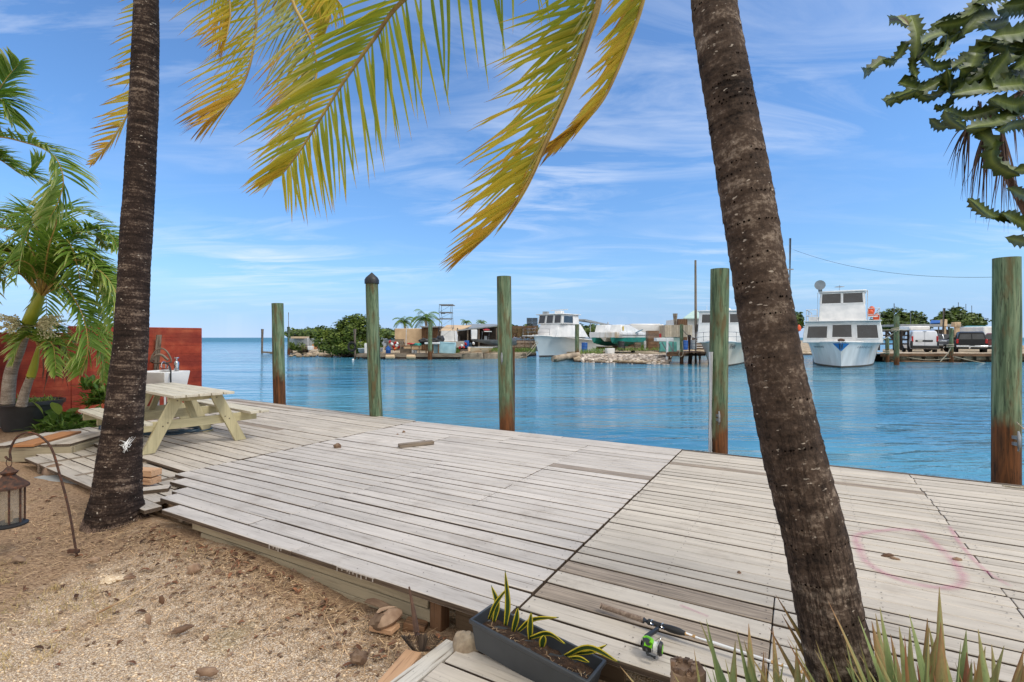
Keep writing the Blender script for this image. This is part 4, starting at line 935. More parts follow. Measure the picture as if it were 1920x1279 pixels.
# clutter on the dock
one('mast_pole', m_white, 'thin white pole standing before the tan shed', 'pole', lambda b: b.cyl(base(761, 650, 47), base(762, 612, 47), .045, n=8), base(761, 650, 47))
t = piling(806, 674, 8, 604, 'tall pale green piling in front of the timber dock', lean=1, D=44.3, zb=-1, group='green pilings on the far side', wave=.01)
one('barrel', m_blue, 'upright blue barrel on the timber dock', 'barrel', lambda b: b.lathe([(.2, 0), (.23, .05), (.23, .3), (.24, .32), (.23, .34), (.22, .56), (.08, .62), (.07, .72)], base(728, 663, 46), 14), base(728, 663, 46))
for i, (x, y, m_, c1) in enumerate([(731, 641, m_red, 'red'), (735, 645, m_white, 'white'), (741, 643, m_red, 'red'), (744, 648, m_white, 'white'), (738, 650, m_red, 'red'), (743, 653, m_orange, 'orange'), (748, 651, m_red, 'red'), (745, 644, m_white, 'white'), (740, 655, m_orangep, 'orange')]):
    one('trap_buoy', m_, '%s foam trap buoy heaped by the blue barrel, %s' % (c1, ['far left', 'second, white', 'top of the middle', 'centre, white', 'low left of centre', 'low, orange', 'far right', 'top, white', 'lowest'][i]), 'buoy', lambda b: (b.lathe([(.01, -.16), (.08, -.13), (.12, 0), (.08, .13), (.01, .16)], base(x, y, 46.3), 10, rot=eul(U(-60, 60), U(-60, 60), 0))), base(x, y, 46.3), group='trap buoys heaped by the blue barrel')
def skiff(name, label, px, pyb, D, L, B, hh, rz, mat, rim=None, bowpt=.25, tfrac=.8):
    o = base(px, pyb, D); t = thing(name, label, 'boat', o, rz); b = MB(); rings = []; n = 10
    for i in range(n+1):
        q = i/n; y = q*L; ws = B/2*(bowpt+(1-bowpt)*min(1, q*2.2)**.6) if q < .95 else B/2*tfrac; wb = ws*.62; z0 = hh*.35*(1-q)**2; zs = hh*(1+.15*(1-q))
        rings.append([Vector((x, y, z)) for x, z in ((-ws, zs), (-ws*.92, (zs+z0)/2), (-wb, z0+.02), (0, z0), (wb, z0+.02), (ws*.92, (zs+z0)/2), (ws, zs), (ws-.05, zs-.02), (wb*.95, z0+.09), (-wb*.95, z0+.09), (-ws+.05, zs-.02))])
    b.loft(rings); b.build('hull', mat, t, bevel=0)
    b = MB()
    for sg in (-1, 1): b.tube([Vector((sg*r_[6].x, r_[6].y, r_[6].z)) for r_ in rings], .03, 6)
    b.build('gunwale', rim or m_white, t)
    for q in (.35, .7):
        b = MB(); b.box((0, L*q, hh*.75), (B*.85, .25, .04)); b.build('seat', m_oldwood, t)
    return t
skiff('rowing_boat', 'cream wooden dinghy sitting on the far bank before the shed, full of buoys', 880, 664, 45.5, 2.6, 1.5, .55, R(-38), m_tan)
for i, (x, y, m_, c1) in enumerate([(862, 652, m_red, 'red'), (866, 648, m_white, 'white'), (869, 651, m_red, 'red'), (873, 645, m_red, 'small red'), (888, 644, m_white, 'white')]):
    one('trap_buoy', m_, '%s buoy in the dinghy pile, %s from the left' % (c1, CW[i]), 'buoy', lambda b: b.lathe([(.01, -.16), (.08, -.13), (.12, 0), (.08, .13), (.01, .16)], base(x, y, 46.6), 10, rot=eul(U(-60, 60), U(-60, 60), 0)), base(x, y, 46.6), group='buoys piled in the cream dinghy')
one('barrel', m_blue, 'blue drum standing behind the cream dinghy', 'barrel', lambda b: b.lathe([(.2, 0), (.23, .05), (.23, .6), (.2, .68)], base(875, 652, 47.5), 14), base(875, 652, 47.5))
one('jug', m_hose, 'small dark blue jug beside the blue drum', 'jug', lambda b: b.lathe([(.12, 0), (.13, .05), (.12, .28), (.04, .36)], base(882, 650, 46.8), 12), base(882, 650, 46.8))
one('dock_box', m_ltblue, 'large pale blue tub leaning on the far dock', 'tub', lambda b: (b.box((XP(838, 45.5), 46, ZP(653, 45.5)), (1.42, .8, .95), eul(0, 3, 0), .5, taper=(1.04, 1.04)), b.box((XP(838, 45.5), 46, ZP(642.5, 45.5)), (1.5, .9, .06), eul(0, 3, 0), .9)), base(838, 664, 45.5), bevel=.03)
one('dock_box', m_ltblue, 'narrow pale blue locker between wooden legs beside the tub', 'locker', lambda b: b.box(*FB(813, 821, 646, 663, 45.9, .5), None, .4), base(817, 663, 46), bevel=.02)
t = thing('fish_table', 'white topped cleaning table on the far dock beside the blue tub', 'table', base(808, 663, 45.4)); o = base(808, 663, 45.4)
b = MB(); b.box(*FB(796, 824, 642, 645.4, 45.2, .8)); b.build('tabletop', m_white, t, off=o, bevel=.02)
for x in (799, 811, 822): b = MB(); b.bar(base(x, 664, 45.5), base(x, 645, 45.5), .09, .09); b.build('leg', m_brownwood, t, off=o)
t = thing('work_bench', 'brown wooden bench with shelves before the lobster traps', 'bench', base(762, 663, 45.8)); o = base(762, 663, 45.8)
b = MB(); b.box(*FB(752, 788, 648, 650, 45.6, .9)); b.build('tabletop', m_brownwood, t, off=o)
b = MB(); b.box(*FB(752, 769, 654, 664, 45.8, .5)); b.box(*FB(750, 754, 640, 664, 46.1, .3)); b.build('cabinet', m_oldwood, t, off=o)
for x in (771, 786): b = MB(); b.bar(base(x, 664, 45.7), base(x, 650, 45.7), .08, .08); b.build('leg', m_oldwood, t, off=o)
one('cloth_bundle', m_red, 'red and pale bundle lying on the brown work bench', 'bundle', lambda b: b.tube([base(771, 645, 46)+Vector((math.cos(a_*.524)*.3, math.sin(a_*.524)*.3, .02)) for a_ in range(12)], .08, 6, closed=True), base(771, 647, 46))
one('green_net', m_teal, 'folded green net heaped on the work bench', 'net', lambda b: (b.blob(base(779, 646.5, 46), (.5, .3, .13), 12, 6, .35), b.blob(base(785, 645.8, 46.1), (.25, .2, .12), 10, 6, .3)), base(780, 648, 46))
one('jug', m_white, 'white jug standing under the work bench', 'jug', lambda b: b.lathe([(.1, 0), (.11, .04), (.1, .24), (.03, .33)], base(774, 662, 45.9), 10), base(774, 662, 45.9))
one('bucket', m_greyp, 'grey bucket under the work bench beside the white jug', 'bucket', lambda b: b.lathe([(.12, 0), (.15, .3), (.16, .31), (.14, .3)], base(779, 663, 45.8), 12), base(779, 663, 45.8))
one('tarp_pile', m_black, 'dark tarp bundle lying on the dock behind the pale piling', 'tarp', lambda b: (b.blob(base(797, 640, 47), (.55, .4, .28), 14, 8, .35), b.blob(base(815, 639, 47.2), (.7, .4, .25), 14, 8, .35), b.blob(base(826, 636, 47.6), (.4, .4, .3), 10, 6, .3)), base(810, 645, 47))
skiff('skiff', 'small grey skiff half hidden behind the capped piling', 716, 663, 46.8, 2.6, 1.2, .45, R(60), m_greyp)
# skiff on trailer
t = thing('skiff', 'long grey centre-console skiff resting on blocks under the shed roof', 'boat', base(915, 655, 48)); o = base(915, 655, 48)
b = MB(); rings = []
for i in range(13):
    q = i/12; x = XP(882, 48)+q*4.4; hw = .95*(.12+.88*min(1, q*2.0)**.7); zt = ZP(lerp(636.5, 638.5, q), 48); zb_ = ZP(lerp(638, 648, min(1, q*1.9)**.8), 48)
    rings.append([Vector((x, 48.8+yy*hw, z)) for yy, z in ((-1, zt), (-.8, (zt+zb_)/2), (-.15, zb_), (.15, zb_), (.8, (zt+zb_)/2), (1, zt), (.85, zt-.05), (-.85, zt-.05))])
b.loft(rings); b.build('hull', m_greyp, t, off=o)
b = MB(); b.box(*FB(883, 894, 618, 636, 47.7, .6), eul(0, 0, 8)); b.build('cooler_box', m_white, t, off=o, bevel=.03, label='tall white panel box')
b = MB()
for x in (904, 917):
    for d_ in (0, .9): b.cyl(base(x-1, 638, 48.3+d_), base(x+.5, 622.5, 48.3+d_), .03, n=6)
b.cyl(base(903, 622.5, 48.3), base(921, 622.5, 48.3), .03, n=6); b.build('rail', m_metal, t, off=o)
b = MB(); b.box(*FB(908, 921, 620.8, 622.2, 48.1, 1.2)); b.build('canopy', m_white, t, off=o)
b = MB(); b.blob(base(912, 618.5, 48.5), (.34, .25, .1), amp=.1); b.build('life_vest', m_red, t, off=o)
b = MB(); b.box(*FB(908, 913, 630, 638, 48.4, .4)); b.build('console', m_greyp, t, off=o)
one('boat_trailer', m_metal, 'long pale beam of a trailer lying under the grey skiff', 'trailer', lambda b: (b.box(*FB(896, 933, 649, 651.2, 47.6, .2)), b.box(*FB(896, 933, 649, 651.2, 49, .2)), b.box(*FB(905, 907, 651, 656, 47.8, 1.2)), b.box(*FB(925, 927, 651, 656, 47.8, 1.2))), base(915, 655, 48))
one('hull_block', m_white, 'short white block on the grass under the skiff', 'block', lambda b: b.box(*FB(906, 911, 653, 656.5, 46.5, .2)), base(908, 656, 46.5))
for i, (a_, c_) in enumerate([(862, 905), (906, 946), (947, 988)]):
    one('quay_block', m_concrete, 'rough stained concrete block of the far quay, %s from the left' % CW[i], 'quay', lambda b: b.box(*FB(a_, c_, 661+i*.3, 676, 45.4+i*.9, 1.2), None, .5, jit=.06), base((a_+c_)/2, 672, 45.4+i), group='concrete blocks of the far quay', bevel=.06)
def grass(name, label, pts, n, hh, mat=None, w_=.03):
    b = MB()
    for k in range(n):
        x0, x1, y0, y1, D0_, D1_ = rnd.choice(pts); D = U(D0_, D1_); b.blade(base(U(x0, x1), 0, D)*1, (U(-.5, .5), U(-.5, .5), 1), hh*U(.5, 1.2), w_, .6, 2, tint=U(0, 1)) if False else b.blade(Vector((XP(U(x0, x1), D), D, ZP(U(y0, y1), D))), (U(-.5, .5), U(-.5, .5), 1), hh*U(.5, 1.2), w_, .6, 2, tint=U(0, 1))
    return tag(b.build(name, mat or m_green, sharp=180), label, 'grass', kind='stuff')
grass('bank_grass', 'low green grass on top of the far quay and around the beach', [(842, 862, 656, 663, 46.5, 48), (897, 940, 655, 661, 46.5, 48), (965, 1004, 655, 662, 48, 51), (1088, 1130, 658, 668, 43, 46), (1200, 1216, 650, 658, 47, 50), (1110, 1240, 655, 659, 44, 47)], 4200, .28, m_green, .04)
# boat 1's slip
t = thing('boarding_ladder', 'white metal ladder and rail at the bow of the white boat', 'ladder', base(995, 655, 50)); o = base(995, 655, 50)
def face_cam(p, extra=0): return -math.atan2(p.x, p.y)+R(extra)
b = MB()
L0 = base(998, 634, 50.2); L1 = base(1004, 655, 50.2)
b.cyl(base(993, 633, 50), base(999, 654, 50), .03, n=6); b.cyl(base(990, 636, 50.3), base(996, 655, 50.3), .03, n=6)
for k in range(6): b.cyl(base(993+k*1.0, 634+k*3.4, 50), base(990+k*1.0, 637+k*3.3, 50.3), .022, n=5)
for y in (617, 623, 630): b.cyl(base(987, y, 50.4), base(1004, y-1.5, 50.6), .025, n=5)
for x in (988, 993, 998, 1003): b.cyl(base(x, 616, 50.4), base(x+2, 632, 50.4), .022, n=5)
b.build('rail', m_metal, t, off=o)
for i, (p, q) in enumerate([((1007, 640, 50), (968, 668, 47)), ((1009, 642, 50), (974, 670, 46.6))]):
    a_ = P(*p); c_ = P(*q); m_ = (a_+c_)/2+Vector((0, 0, -.45))
    b = MB(); b.tube(spline([a_, m_, c_], 14), .03, 5); single(b, 'mooring_rope', m_rope, ('upper', 'lower')[i]+' of two yellowish ropes from the white boat bow to the quay', 'rope', c_, group='ropes at the white boat bow')
# ---------------------------------------------------------------- boats afloat
class Hull:
    def __init__(s, L, B, zb, zs, rake=.9, p=3.0, pw=1.7, wl=.78, keel=-.5, n=16):
        s.L, s.B, s.zb, s.zs, s.rake, s.p, s.pw, s.wl, s.keel, s.n = L, B, zb, zs, rake, p, pw, wl, keel, n
    def pt(s, sg, q, f):                       # f: 0 sheer .. 1 waterline .. 2 keel
        zt = lerp(s.zb, s.zs, min(1, q*1.3)); ws = s.B/2*(1-(1-q)**s.p); ww = s.B/2*s.wl*(1-(1-min(1, q*1.02))**s.pw)
        if f <= 1:
            z = zt*(1-f); x = lerp(ws, ww, f**.75)
        else: z = s.keel*(f-1)*(.3+.7*min(1, q*4)); x = lerp(ww, 0, (f-1))
        y = q*s.L-s.rake*(max(0, z)/s.zb)**1.2*(1-q)**2
        return Vector((sg*x, y, z))
    def build(s, t, mat, bottom):
        n = s.n; qs = [(i/n)**1.4 for i in range(n+1)]; fs = [0, .12, .3, .55, .8, 1.0]
        for nm, fs_, m_ in (('hull', fs, mat), ('hull_bottom', [.93, 1, 1.4, 2], bottom)):
            b = MB(); g = .0 if nm == 'hull' else .006
            for sg in (-1, 1):
                vs = []
                for q in qs:
                    for f in fs_:
                        v = s.pt(sg, q, f); v.x += sg*g; v.y -= g; vs.append(v)
                m = len(fs_); fc = [(i*m+k, i*m+k+1, (i+1)*m+k+1, (i+1)*m+k) for i in range(n) for k in range(m-1)]
                if sg > 0: fc = [tuple(reversed(f)) for f in fc]
                b.add(vs, fc)
            b.add([s.pt(-1, 1, f) for f in fs_]+[s.pt(1, 1, f) for f in reversed(fs_)], [tuple(range(2*len(fs_)))])
            b.build(nm, m_, t, sharp=40)
        b = MB(); vs = []
        for q in qs: vs += [s.pt(-1, q, .03), s.pt(1, q, .03)]
        b.add(vs, [(2*i, 2*i+1, 2*i+3, 2*i+2) for i in range(n)]); b.build('deck', m_white, t)
        b = MB()
        for sg in (-1, 1): b.tube([s.pt(sg, q, 0)+Vector((sg*.02, -.02, 0)) for q in qs], .05, 7)
        b.build('rub_rail', m_white, t)
def house(t, w0, w1, y0, y1, z0, z1, sl, nm='cabin', fwin=(), swin=(), roof=None, rmat=None, gl=None, round_=0):
    b = MB(); A = [(-w0/2, y0), (w0/2, y0), (w0/2, y1), (-w0/2, y1)]; T = [(-w1/2, y0+sl), (w1/2, y0+sl), (w1/2, y1), (-w1/2, y1)]
    b.loft([[Vector((x, y, z0)) for x, y in A], [Vector((x, y, z1)) for x, y in T]])
    c = b.build(nm, m_white, t, bevel=.03)
    Fr = face((-w0/2, y0, z0), (w0/2, y0, z0), (w1/2, y0+sl, z1), (-w1/2, y0+sl, z1))
    for w_ in fwin: window(c, Fr, *w_, bd=.06, glass=gl)
    Sd = face((w0/2, y0, z0), (w0/2, y1, z0), (w1/2, y1, z1), (w1/2, y0+sl, z1)); Sp = face((-w0/2, y1, z0), (-w0/2, y0, z0), (-w1/2, y0+sl, z1), (-w1/2, y1, z1))
    for w_ in swin: window(c, Sd, *w_, bd=.05); window(c, Sp, 1-w_[1], 1-w_[0], w_[2], w_[3], bd=.05)
    if roof:
        b = MB(); ov, th = roof; b.box((0, (y0+sl+y1)/2-ov*.3, z1+th/2), (w1+ov*2, y1-y0-sl+ov*2.2, th)); b.build('roof', rmat or m_white, t, bevel=.03)
    return c
def text_on(t, txt, H_, sg, q, f, size, mat, nm='lettering', shear=.25, qd=.05):
    cu = bpy.data.curves.new(nm, 'FONT'); cu.body = txt; cu.size = size; cu.extrude = .004; cu.align_x = 'CENTER'; cu.align_y = 'CENTER'; cu.shear = shear
    tmp = bpy.data.objects.new('tmp', cu); COL.objects.link(tmp); bpy.context.view_layer.update()
    me = bpy.data.meshes.new_from_object(tmp.evaluated_get(bpy.context.evaluated_depsgraph_get())); bpy.data.objects.remove(tmp)
    c = H_.pt(sg, q, f); e1 = (H_.pt(sg, q+qd, f)-H_.pt(sg, q-qd, f)).normalized()*sg; up = (H_.pt(sg, q, f-.1)-H_.pt(sg, q, f+.1)).normalized()
    nn = e1.cross(up).normalized(); up = nn.cross(e1)
    M4 = Matrix((e1, up, nn)).transposed().to_4x4(); M4.translation = c+nn*.05; me.transform(M4)
    me.materials.clear(); me.materials.append(mat); ob = bpy.data.objects.new(nm, me); COL.objects.link(ob); ob.parent = t; return ob
m_ink = simple('lettering_ink', C(58, 64, 72), C(48, 52, 60), 3, rough=.5)
m_ink2 = simple('faded_lettering', C(120, 128, 140), C(100, 108, 120), 3, rough=.5)
m_bott = simple('bottom_paint', C(60, 58, 56), C(90, 80, 66), 2, rough=.7)
def smudge(t, H_, sg, q0, q1, f, mat):            # worn, unreadable boat name: a row of slanted strokes
    b = MB(); n = 9
    for i in range(n):
        q = lerp(q0, q1, i/n); a = H_.pt(sg, q, f+.035); c = H_.pt(sg, q+.004, f-.035); nn = Vector((sg*.7, -.7, 0)); a += nn*.03; c += nn*.03; e = (H_.pt(sg, q+.01, f)-H_.pt(sg, q, f)).normalized()*U(.03, .07)
        b.prism([a, a+e, c+e, c], nn*.01)
    b.build('boat_name', mat, t)
def rail(b, pts, h, r=.022, mid=1):
    pts = [Vector(p) for p in pts]
    for a, c in zip(pts, pts[1:]):
        for k in range(mid+1): z = Vector((0, 0, h*(k+1)/(mid+1))); b.cyl(a+z, c+z, r, n=6)
    for p in pts: b.cyl(p, p+Vector((0, 0, h)), r, n=6)
# boat 3
o = G(1577, 690, WZ); t = thing('dive_boat', 'white two-deck boat seen bow on, blue bow emblem, round grey dish on its roof', 'boat', o, face_cam(o, -1))
H3 = Hull(13, 4.72, 1.68, 1.5, rake=.7, p=4.6, pw=4.4, wl=.82); H3.build(t, m_hull, m_bott)
house(t, 4.5, 4.2, 1.25, 8.5, 1.6, 3.02, .35, 'cabin', fwin=[(.045, .32, .20, .80), (.375, .635, .24, .86), (.69, .955, .2, .84)], swin=[(.06, .2, .3, .8), (.24, .4, .3, .8), (.45, .6, .3, .8)])
b = MB(); b.box((0, 4.9, 3.05), (4.35, 7.4, .06)); b.build('upper_deck', m_white, t, bevel=.02)
house(t, 2.75, 2.52, 2.7, 5.6, 3.08, 5.1, .45, 'pilot_house', fwin=[(.03, .485, .60, .965), (.515, .97, .60, .965)], swin=[(.1, .5, .62, .92)], roof=(.14, .1))
b = MB(); b.lathe([(.01, 0), (.2, .02), (.33, .08), (.34, .1), (.0, .06)], (-1.28, 2.75, 5.62), 22, rot=eul(90, 0, 0)); b.cyl((-1.28, 2.9, 5.2), (-1.28, 2.82, 5.4), .12, n=12); b.build('radar_dish', m_greyp, t)
b = MB(); b.cyl((-.15, 3.4, 5.2), (-.15, 3.4, 5.6), .02, n=6); b.lathe([(.01, 0), (.3, .03), (.3, .05), (.01, .09)], (-.15, 3.4, 5.45), 16); b.build('antenna', m_metal, t)
b = MB(); b.cyl((1.45, 3.1, 3.1), (1.45, 3.1, 5.15), .035, n=7); b.cyl((-1.45, 3.4, 3.1), (-1.45, 3.4, 5.15), .02, n=7); b.build('roof_pole', m_white, t)
b = MB(); rail(b, [(-1.45, 2.6, 3.08), (-2.1, 2.6, 3.08), (-2.1, 5, 3.08), (-2.1, 8, 3.08)], .82, .03); b.build('rail', m_white, t)
b = MB(); rail(b, [(1.45, 2.6, 3.08), (2.1, 2.6, 3.08), (2.1, 5, 3.08), (2.1, 8, 3.08)], .82, .03); b.build('rail', m_white, t)
b = MB(); b.box((-1.7, 3.3, 3.25), (.6, .5, .36)); b.box((1.75, 3.3, 3.38), (.55, .5, .06)); b.build('deck_box', m_white, t, bevel=.02)
for i, (x, z) in enumerate([(1.62, 3.62), (1.95, 3.35), (1.7, 3.85)]):
    b = MB(); b.blob((x, 3.9+.2*i, z), (.2, .14, .26), amp=.12); b.build('life_vest', m_orangep, t)
b = MB(); b.blob((-.0, .75, 1.78), (.22, .16, .1), amp=.1); b.cyl((0, .55, 1.75), (0, 1.1, 1.82), .05, n=8); b.build('anchor', m_rust, t)
b = MB()
for sg in (-1, 1):
    P_ = [H3.pt(sg, q, f)+Vector((sg*.02, -.035, 0)) for q, f in ((0, .05), (.010, .05), (.045, .06), (.012, .27), (0, .36))]
    if sg < 0: P_.reverse()
    b.add(P_, [tuple(range(5))])
    b.prism([H3.pt(sg, q, f)+Vector((sg*.025, -.045, 0)) for q, f in ((.003, .08), (.008, .08), (.006, .27), (.002, .27))], (sg*.004, -.004, 0), mi=1)
b.build('emblem', [simple('emblem_blue', C(22, 122, 196), C(16, 100, 170), 4, rough=.5), m_ink], t, label='blue bow emblem')
smudge(t, H3, -1, .12, .26, .20, m_ink2); smudge(t, H3, 1, .10, .26, .20, m_ink2)
# boat 2
o = G(1349, 689, WZ); t = thing('dive_boat', 'cream-hulled white boat seen bow on, half hidden between a green piling and the leaning palm', 'boat', o, face_cam(o, -4))
H2 = Hull(12, 3.9, 1.72, 1.5, rake=.6, p=3.6, pw=2.4, wl=.76); H2.build(t, simple('cream_hull', C(228, 218, 202), C(214, 200, 180), .6, rough=.35, bump=.02, dirt=C(200, 160, 110), dirt_lo=.66), m_bott)
house(t, 3.1, 2.9, 1.5, 7, 1.6, 3.75, .5, 'cabin', fwin=[(.06, .33, .62, .92), (.37, .63, .62, .92), (.67, .95, .62, .92)], swin=[(.1, .35, .55, .9)], roof=(.12, .09))
b = MB(); b.cyl((-1.0, 2.5, 3.8), (-1.0, 2.5, 4.2), .02, n=6); b.lathe([(.12, 0), (.15, .05), (.1, .14), (.01, .18)], (.4, 3, 3.86), 12); b.build('antenna', m_white, t)
b = MB(); rail(b, [(-1.6, 1.2, 1.65), (-1.0, .2, 1.7), (-.3, -.4, 1.72), (.3, -.4, 1.72), (1.0, .2, 1.7), (1.6, 1.2, 1.65)], .6, .018); b.build('rail', m_chrome, t)
text_on(t, 'THAI', H2, 1, .13, .2, .42, m_ink, shear=.35, qd=.03); smudge(t, H2, -1, .06, .12, .2, m_ink2)
# boat 1
o = G(1011, 669.5, WZ); t = thing('fishing_boat', 'white fishing boat with a pale grey hull moored bow left beside the stacked traps', 'boat', o, face_cam(o, -38))
t.scale = (1.07,)*3; H1 = Hull(9.2, 4.0, 2.05, 1.5, rake=.9, p=3.0, pw=1.9, wl=.74); H1.build(t, simple('pale_grey_hull', C(206, 216, 222), C(188, 200, 206), .6, rough=.35, bump=.02, dirt=C(170, 170, 160), dirt_lo=.68), simple('boot_stripe', C(90, 76, 70), C(60, 50, 48), 3, rough=.7))
b = MB(); A = [(-1.2, .9), (1.2, .9), (1.62, 3.2), (1.62, 6.0), (-1.62, 6.0), (-1.62, 3.2)]; T_ = [(-1.15, 1.7), (1.15, 1.7), (1.35, 2.8), (1.35, 5.0), (-1.35, 5.0), (-1.35, 2.8)]
b.loft([[Vector((x, y, 1.85)) for x, y in A], [Vector((x, y, 3.12)) for x, y in T_]]); b.build('trunk_cabin', m_white, t, bevel=.04)
house(t, 2.95, 2.8, 1.6, 4.5, 3.1, 4.02, .18, 'pilot_house', fwin=[(.04, .31, .08, .95), (.36, .64, .08, .95), (.69, .96, .08, .95)], swin=[(.06, .62, .1, .88)], roof=(.2, .08))
b = MB(); b.box((-.9, 2.2, 4.2), (.5, .4, .34), eul(0, 0, 8)); b.build('deck_box', m_greyp, t); b = MB(); b.box((.45, 2.6, 4.22), (.75, .5, .36)); b.build('deck_box', m_white, t)
b = MB(); b.box((.2, 2.9, 4.52), (2.6, .1, .06), eul(0, 0, -15)); b.cyl((.2, 2.9, 4.1), (.2, 2.9, 4.5), .03, n=6); b.build('radar_bar', m_white, t)
b = MB(); b.box((0, -1.3, 1.98), (.6, 1.6, .08)); b.build('bow_pulpit', m_white, t); b = MB(); rail(b, [(-.9, .4, 2.02), (-.3, -2.0, 2.02), (.3, -2.0, 2.02), (.9, .4, 2.02)], .6, .02); b.build('rail', m_chrome, t)
b = MB(); b.box((0, 6.6, 1.75), (3.2, 2.6, .1)); b.build('cockpit_sole', m_greyp, t)
# piling by boat 1
piling(1082, 671, 8, 608, 'dark green piling rising in front of the white fishing boat', D=43, zb=-1, group='green pilings on the far side', wave=.01)
b = MB(); b.tube([P(1036, 673.5, 40.3), P(1040, 673, 40.4), P(1060, 669.5, 41.2), P(1085, 666, 42)], [.22, .27, .27, .25], 14, fn=lambda s_, a, L: 1+.04*mn.noise(Vector((math.cos(a)*2, math.sin(a)*2, L*2)))); single(b, 'concrete_pipe', m_concrete, 'thick concrete pipe lying half in the water at the tip of the beach', 'pipe', P(1060, 672, 41))
for i, (x0, x1, y, D, r_) in enumerate([(1112, 1148, 670, 41.5, 3), (1118, 1150, 666.5, 42.3, -4), (1108, 1145, 673.5, 40.9, 1)]):
    one('timber', m_oldwood, 'pale old board on the beach left of the white bin, %s' % ('nearest the middle', 'topmost', 'lowest by the water')[i], 'board', lambda b: b.box(((XP(x0, D)+XP(x1, D))/2, D, ZP(y, D)), ((x1-x0)*D/FPX, .3, .1), eul(0, U(-3, 3), r_*4)), base((x0+x1)/2, y, D), group='old boards on the beach')
one('bin', m_white, 'scuffed white tub on the beach in front of the teal bottomed catamaran', 'tub', lambda b: b.box((XP(1143.5, 43.5), 43.5, ZP(659, 43.5)), (.62, .5, .55), eul(0, 0, 12), .5, taper=(1.12, 1.12)), base(1143, 664, 43.5), bevel=.02)
one('beach_stake', m_rust, 'thin dark stake standing on the beach near the brown dock', 'stake', lambda b: b.cyl(base(1237, 683, 38.2), base(1237, 645, 38.2), .03, n=6), base(1237, 683, 38.2))
# catamaran ashore
o = base(1135, 657, 47); o.z = .25; t = thing('catamaran', 'white catamaran with teal hull bottoms propped ashore behind the beach', 'boat', o, face_cam(o, -26))
def cat_hull(cx_):
    b = MB(); rings = []; n = 12
    for i in range(n+1):
        q = i/n; w_ = .62*(.3+.7*min(1, q*3)**.7); zk = lerp(.85, .5, min(1, q*2.6)**.7); y = q*6.4-.5*(1-q)**3
        rings.append([Vector((cx_+x*w_, y, z)) for x, z in ((-1, 1.35), (-.9, (1.35+zk)/2), (0, zk), (.9, (1.35+zk)/2), (1, 1.35))])
    b.loft(rings); return b
for cx_ in (-.95, .95): cat_hull(cx_).build('hull_bottom', m_teal, t)
b = MB(); rings = []
for q in [0, .06, .15, .3, .6, 1]:
    w_ = 1.5*(.93+.07*min(1, q*5)); y = q*6.4-.45*(1-q); rings.append([Vector((x, y, z)) for x, z in ((-w_, 1.33), (w_, 1.33), (w_*1.04, 1.62), (w_*1.02, 1.85), (-w_*1.02, 1.85), (-w_*1.04, 1.62))])
b.loft(rings); b.build('hull', m_hull, t, bevel=.03)
b = MB(); b.loft([[Vector((-.3, -.42, 1.35)), Vector((.3, -.42, 1.35)), Vector((.25, 3, 1.35)), Vector((-.25, 3, 1.35))], [Vector((-.06, -.1, 1.0)), Vector((.06, -.1, 1.0)), Vector((.06, 3, 1.0)), Vector((-.06, 3, 1.0))]]); b.build('nacelle', m_white, t)
for cx_ in (-.8, .75):
    b = MB(); w_ = .58; b.loft([[Vector((cx_+x*w_, y, 1.84)) for x, y in ((-1, .5), (1, .5), (1, 6), (-1, 6))], [Vector((cx_+x*w_*.88, y, 2.55)) for x, y in ((-1, .75), (1, .75), (1, 2.6), (-1, 2.6))]]); b.build('cabin', m_white, t, bevel=.04)
b = MB(); b.box((1.345, 1.0, 2.2), (.02, .25, .4), None, .5); b.build('sticker', simple('yellow_mark', C(220, 190, 70)), t)
for sg in (-1, 1):
    b = MB(); b.tube([Vector((sg*1.58, q*6.4-.2, 1.6)) for q in (0, .5, 1)], .035, 6); b.build('rub_rail', m_greyp, t)
b = MB()
for y in (1.2, 4.8): b.box((0, y, .42), (3, .2, .14))
for x in (-.9, .9): b.box((x, 3, .3), (.14, 6, .14))
b.build('cradle', m_rust, t)
for x in (-1.2, 1.2):
    b = MB(); b.tube([(x-.1, 3.6, .05), (x+.1, 3.6, .05)], .3, 14); b.build('wheel', m_tyre, t)
# carport roof & things behind
t = thing('carport', 'dark grey flat canopy on thin white posts behind the white fishing boat', 'canopy', base(1110, 655, 60)); o = base(1110, 655, 60)
b = MB(); b.prism([base(1072, 601, 57), base(1098, 601, 57), base(1152, 614, 60), base(1150, 611.5, 66), base(1080, 600, 66)], (0, 0, .15)); b.prism([base(1097, 601.5, 56.9), base(1152, 614.5, 59.9), base(1152, 613, 59.9), base(1097, 600, 56.9)], (0, .08, 0), .9); b.build('roof', m_greyp, t, off=o)
for x in (1107, 1076, 1140): b = MB(); b.cyl(base(x, 655, 58), base(x, 604, 58), .07, n=8); b.build('roof_post', m_white, t, off=o)
t = thing('box_trailer', 'long plain white box trailer parked behind the catamaran', 'trailer', base(1214, 650, 56)); o = base(1214, 650, 56)
b = MB(); b.box(*FB(1183, 1240, 607, 636, 56, 2.5), None, .5); b.box(*FB(1240, 1246, 608, 636, 56, 2.5), None, .9); b.build('body', m_hull, t, off=o, bevel=.12)
b = MB(); b.box(*FB(1190, 1240, 636.5, 639.5, 56.3, 2)); b.build('chassis', m_black, t, off=o)
for x in (1203, 1212): b = MB(); b.tube([base(x, 645, 56.3), base(x, 645, 56.3)+Vector((0, .3, 0))], .42, 16); b.build('wheel', m_tyre, t, off=o)
one('trap_stack', m_brownwood, 'tall square stack of brown slats in front of the white trailer', 'trap stack', lambda b: [b.box((XP(1226, 46), 46.5, ZP(657, 46)+.045+k*.09), (1.0, .9, .075)) for k in range(20)], base(1226, 657, 46))
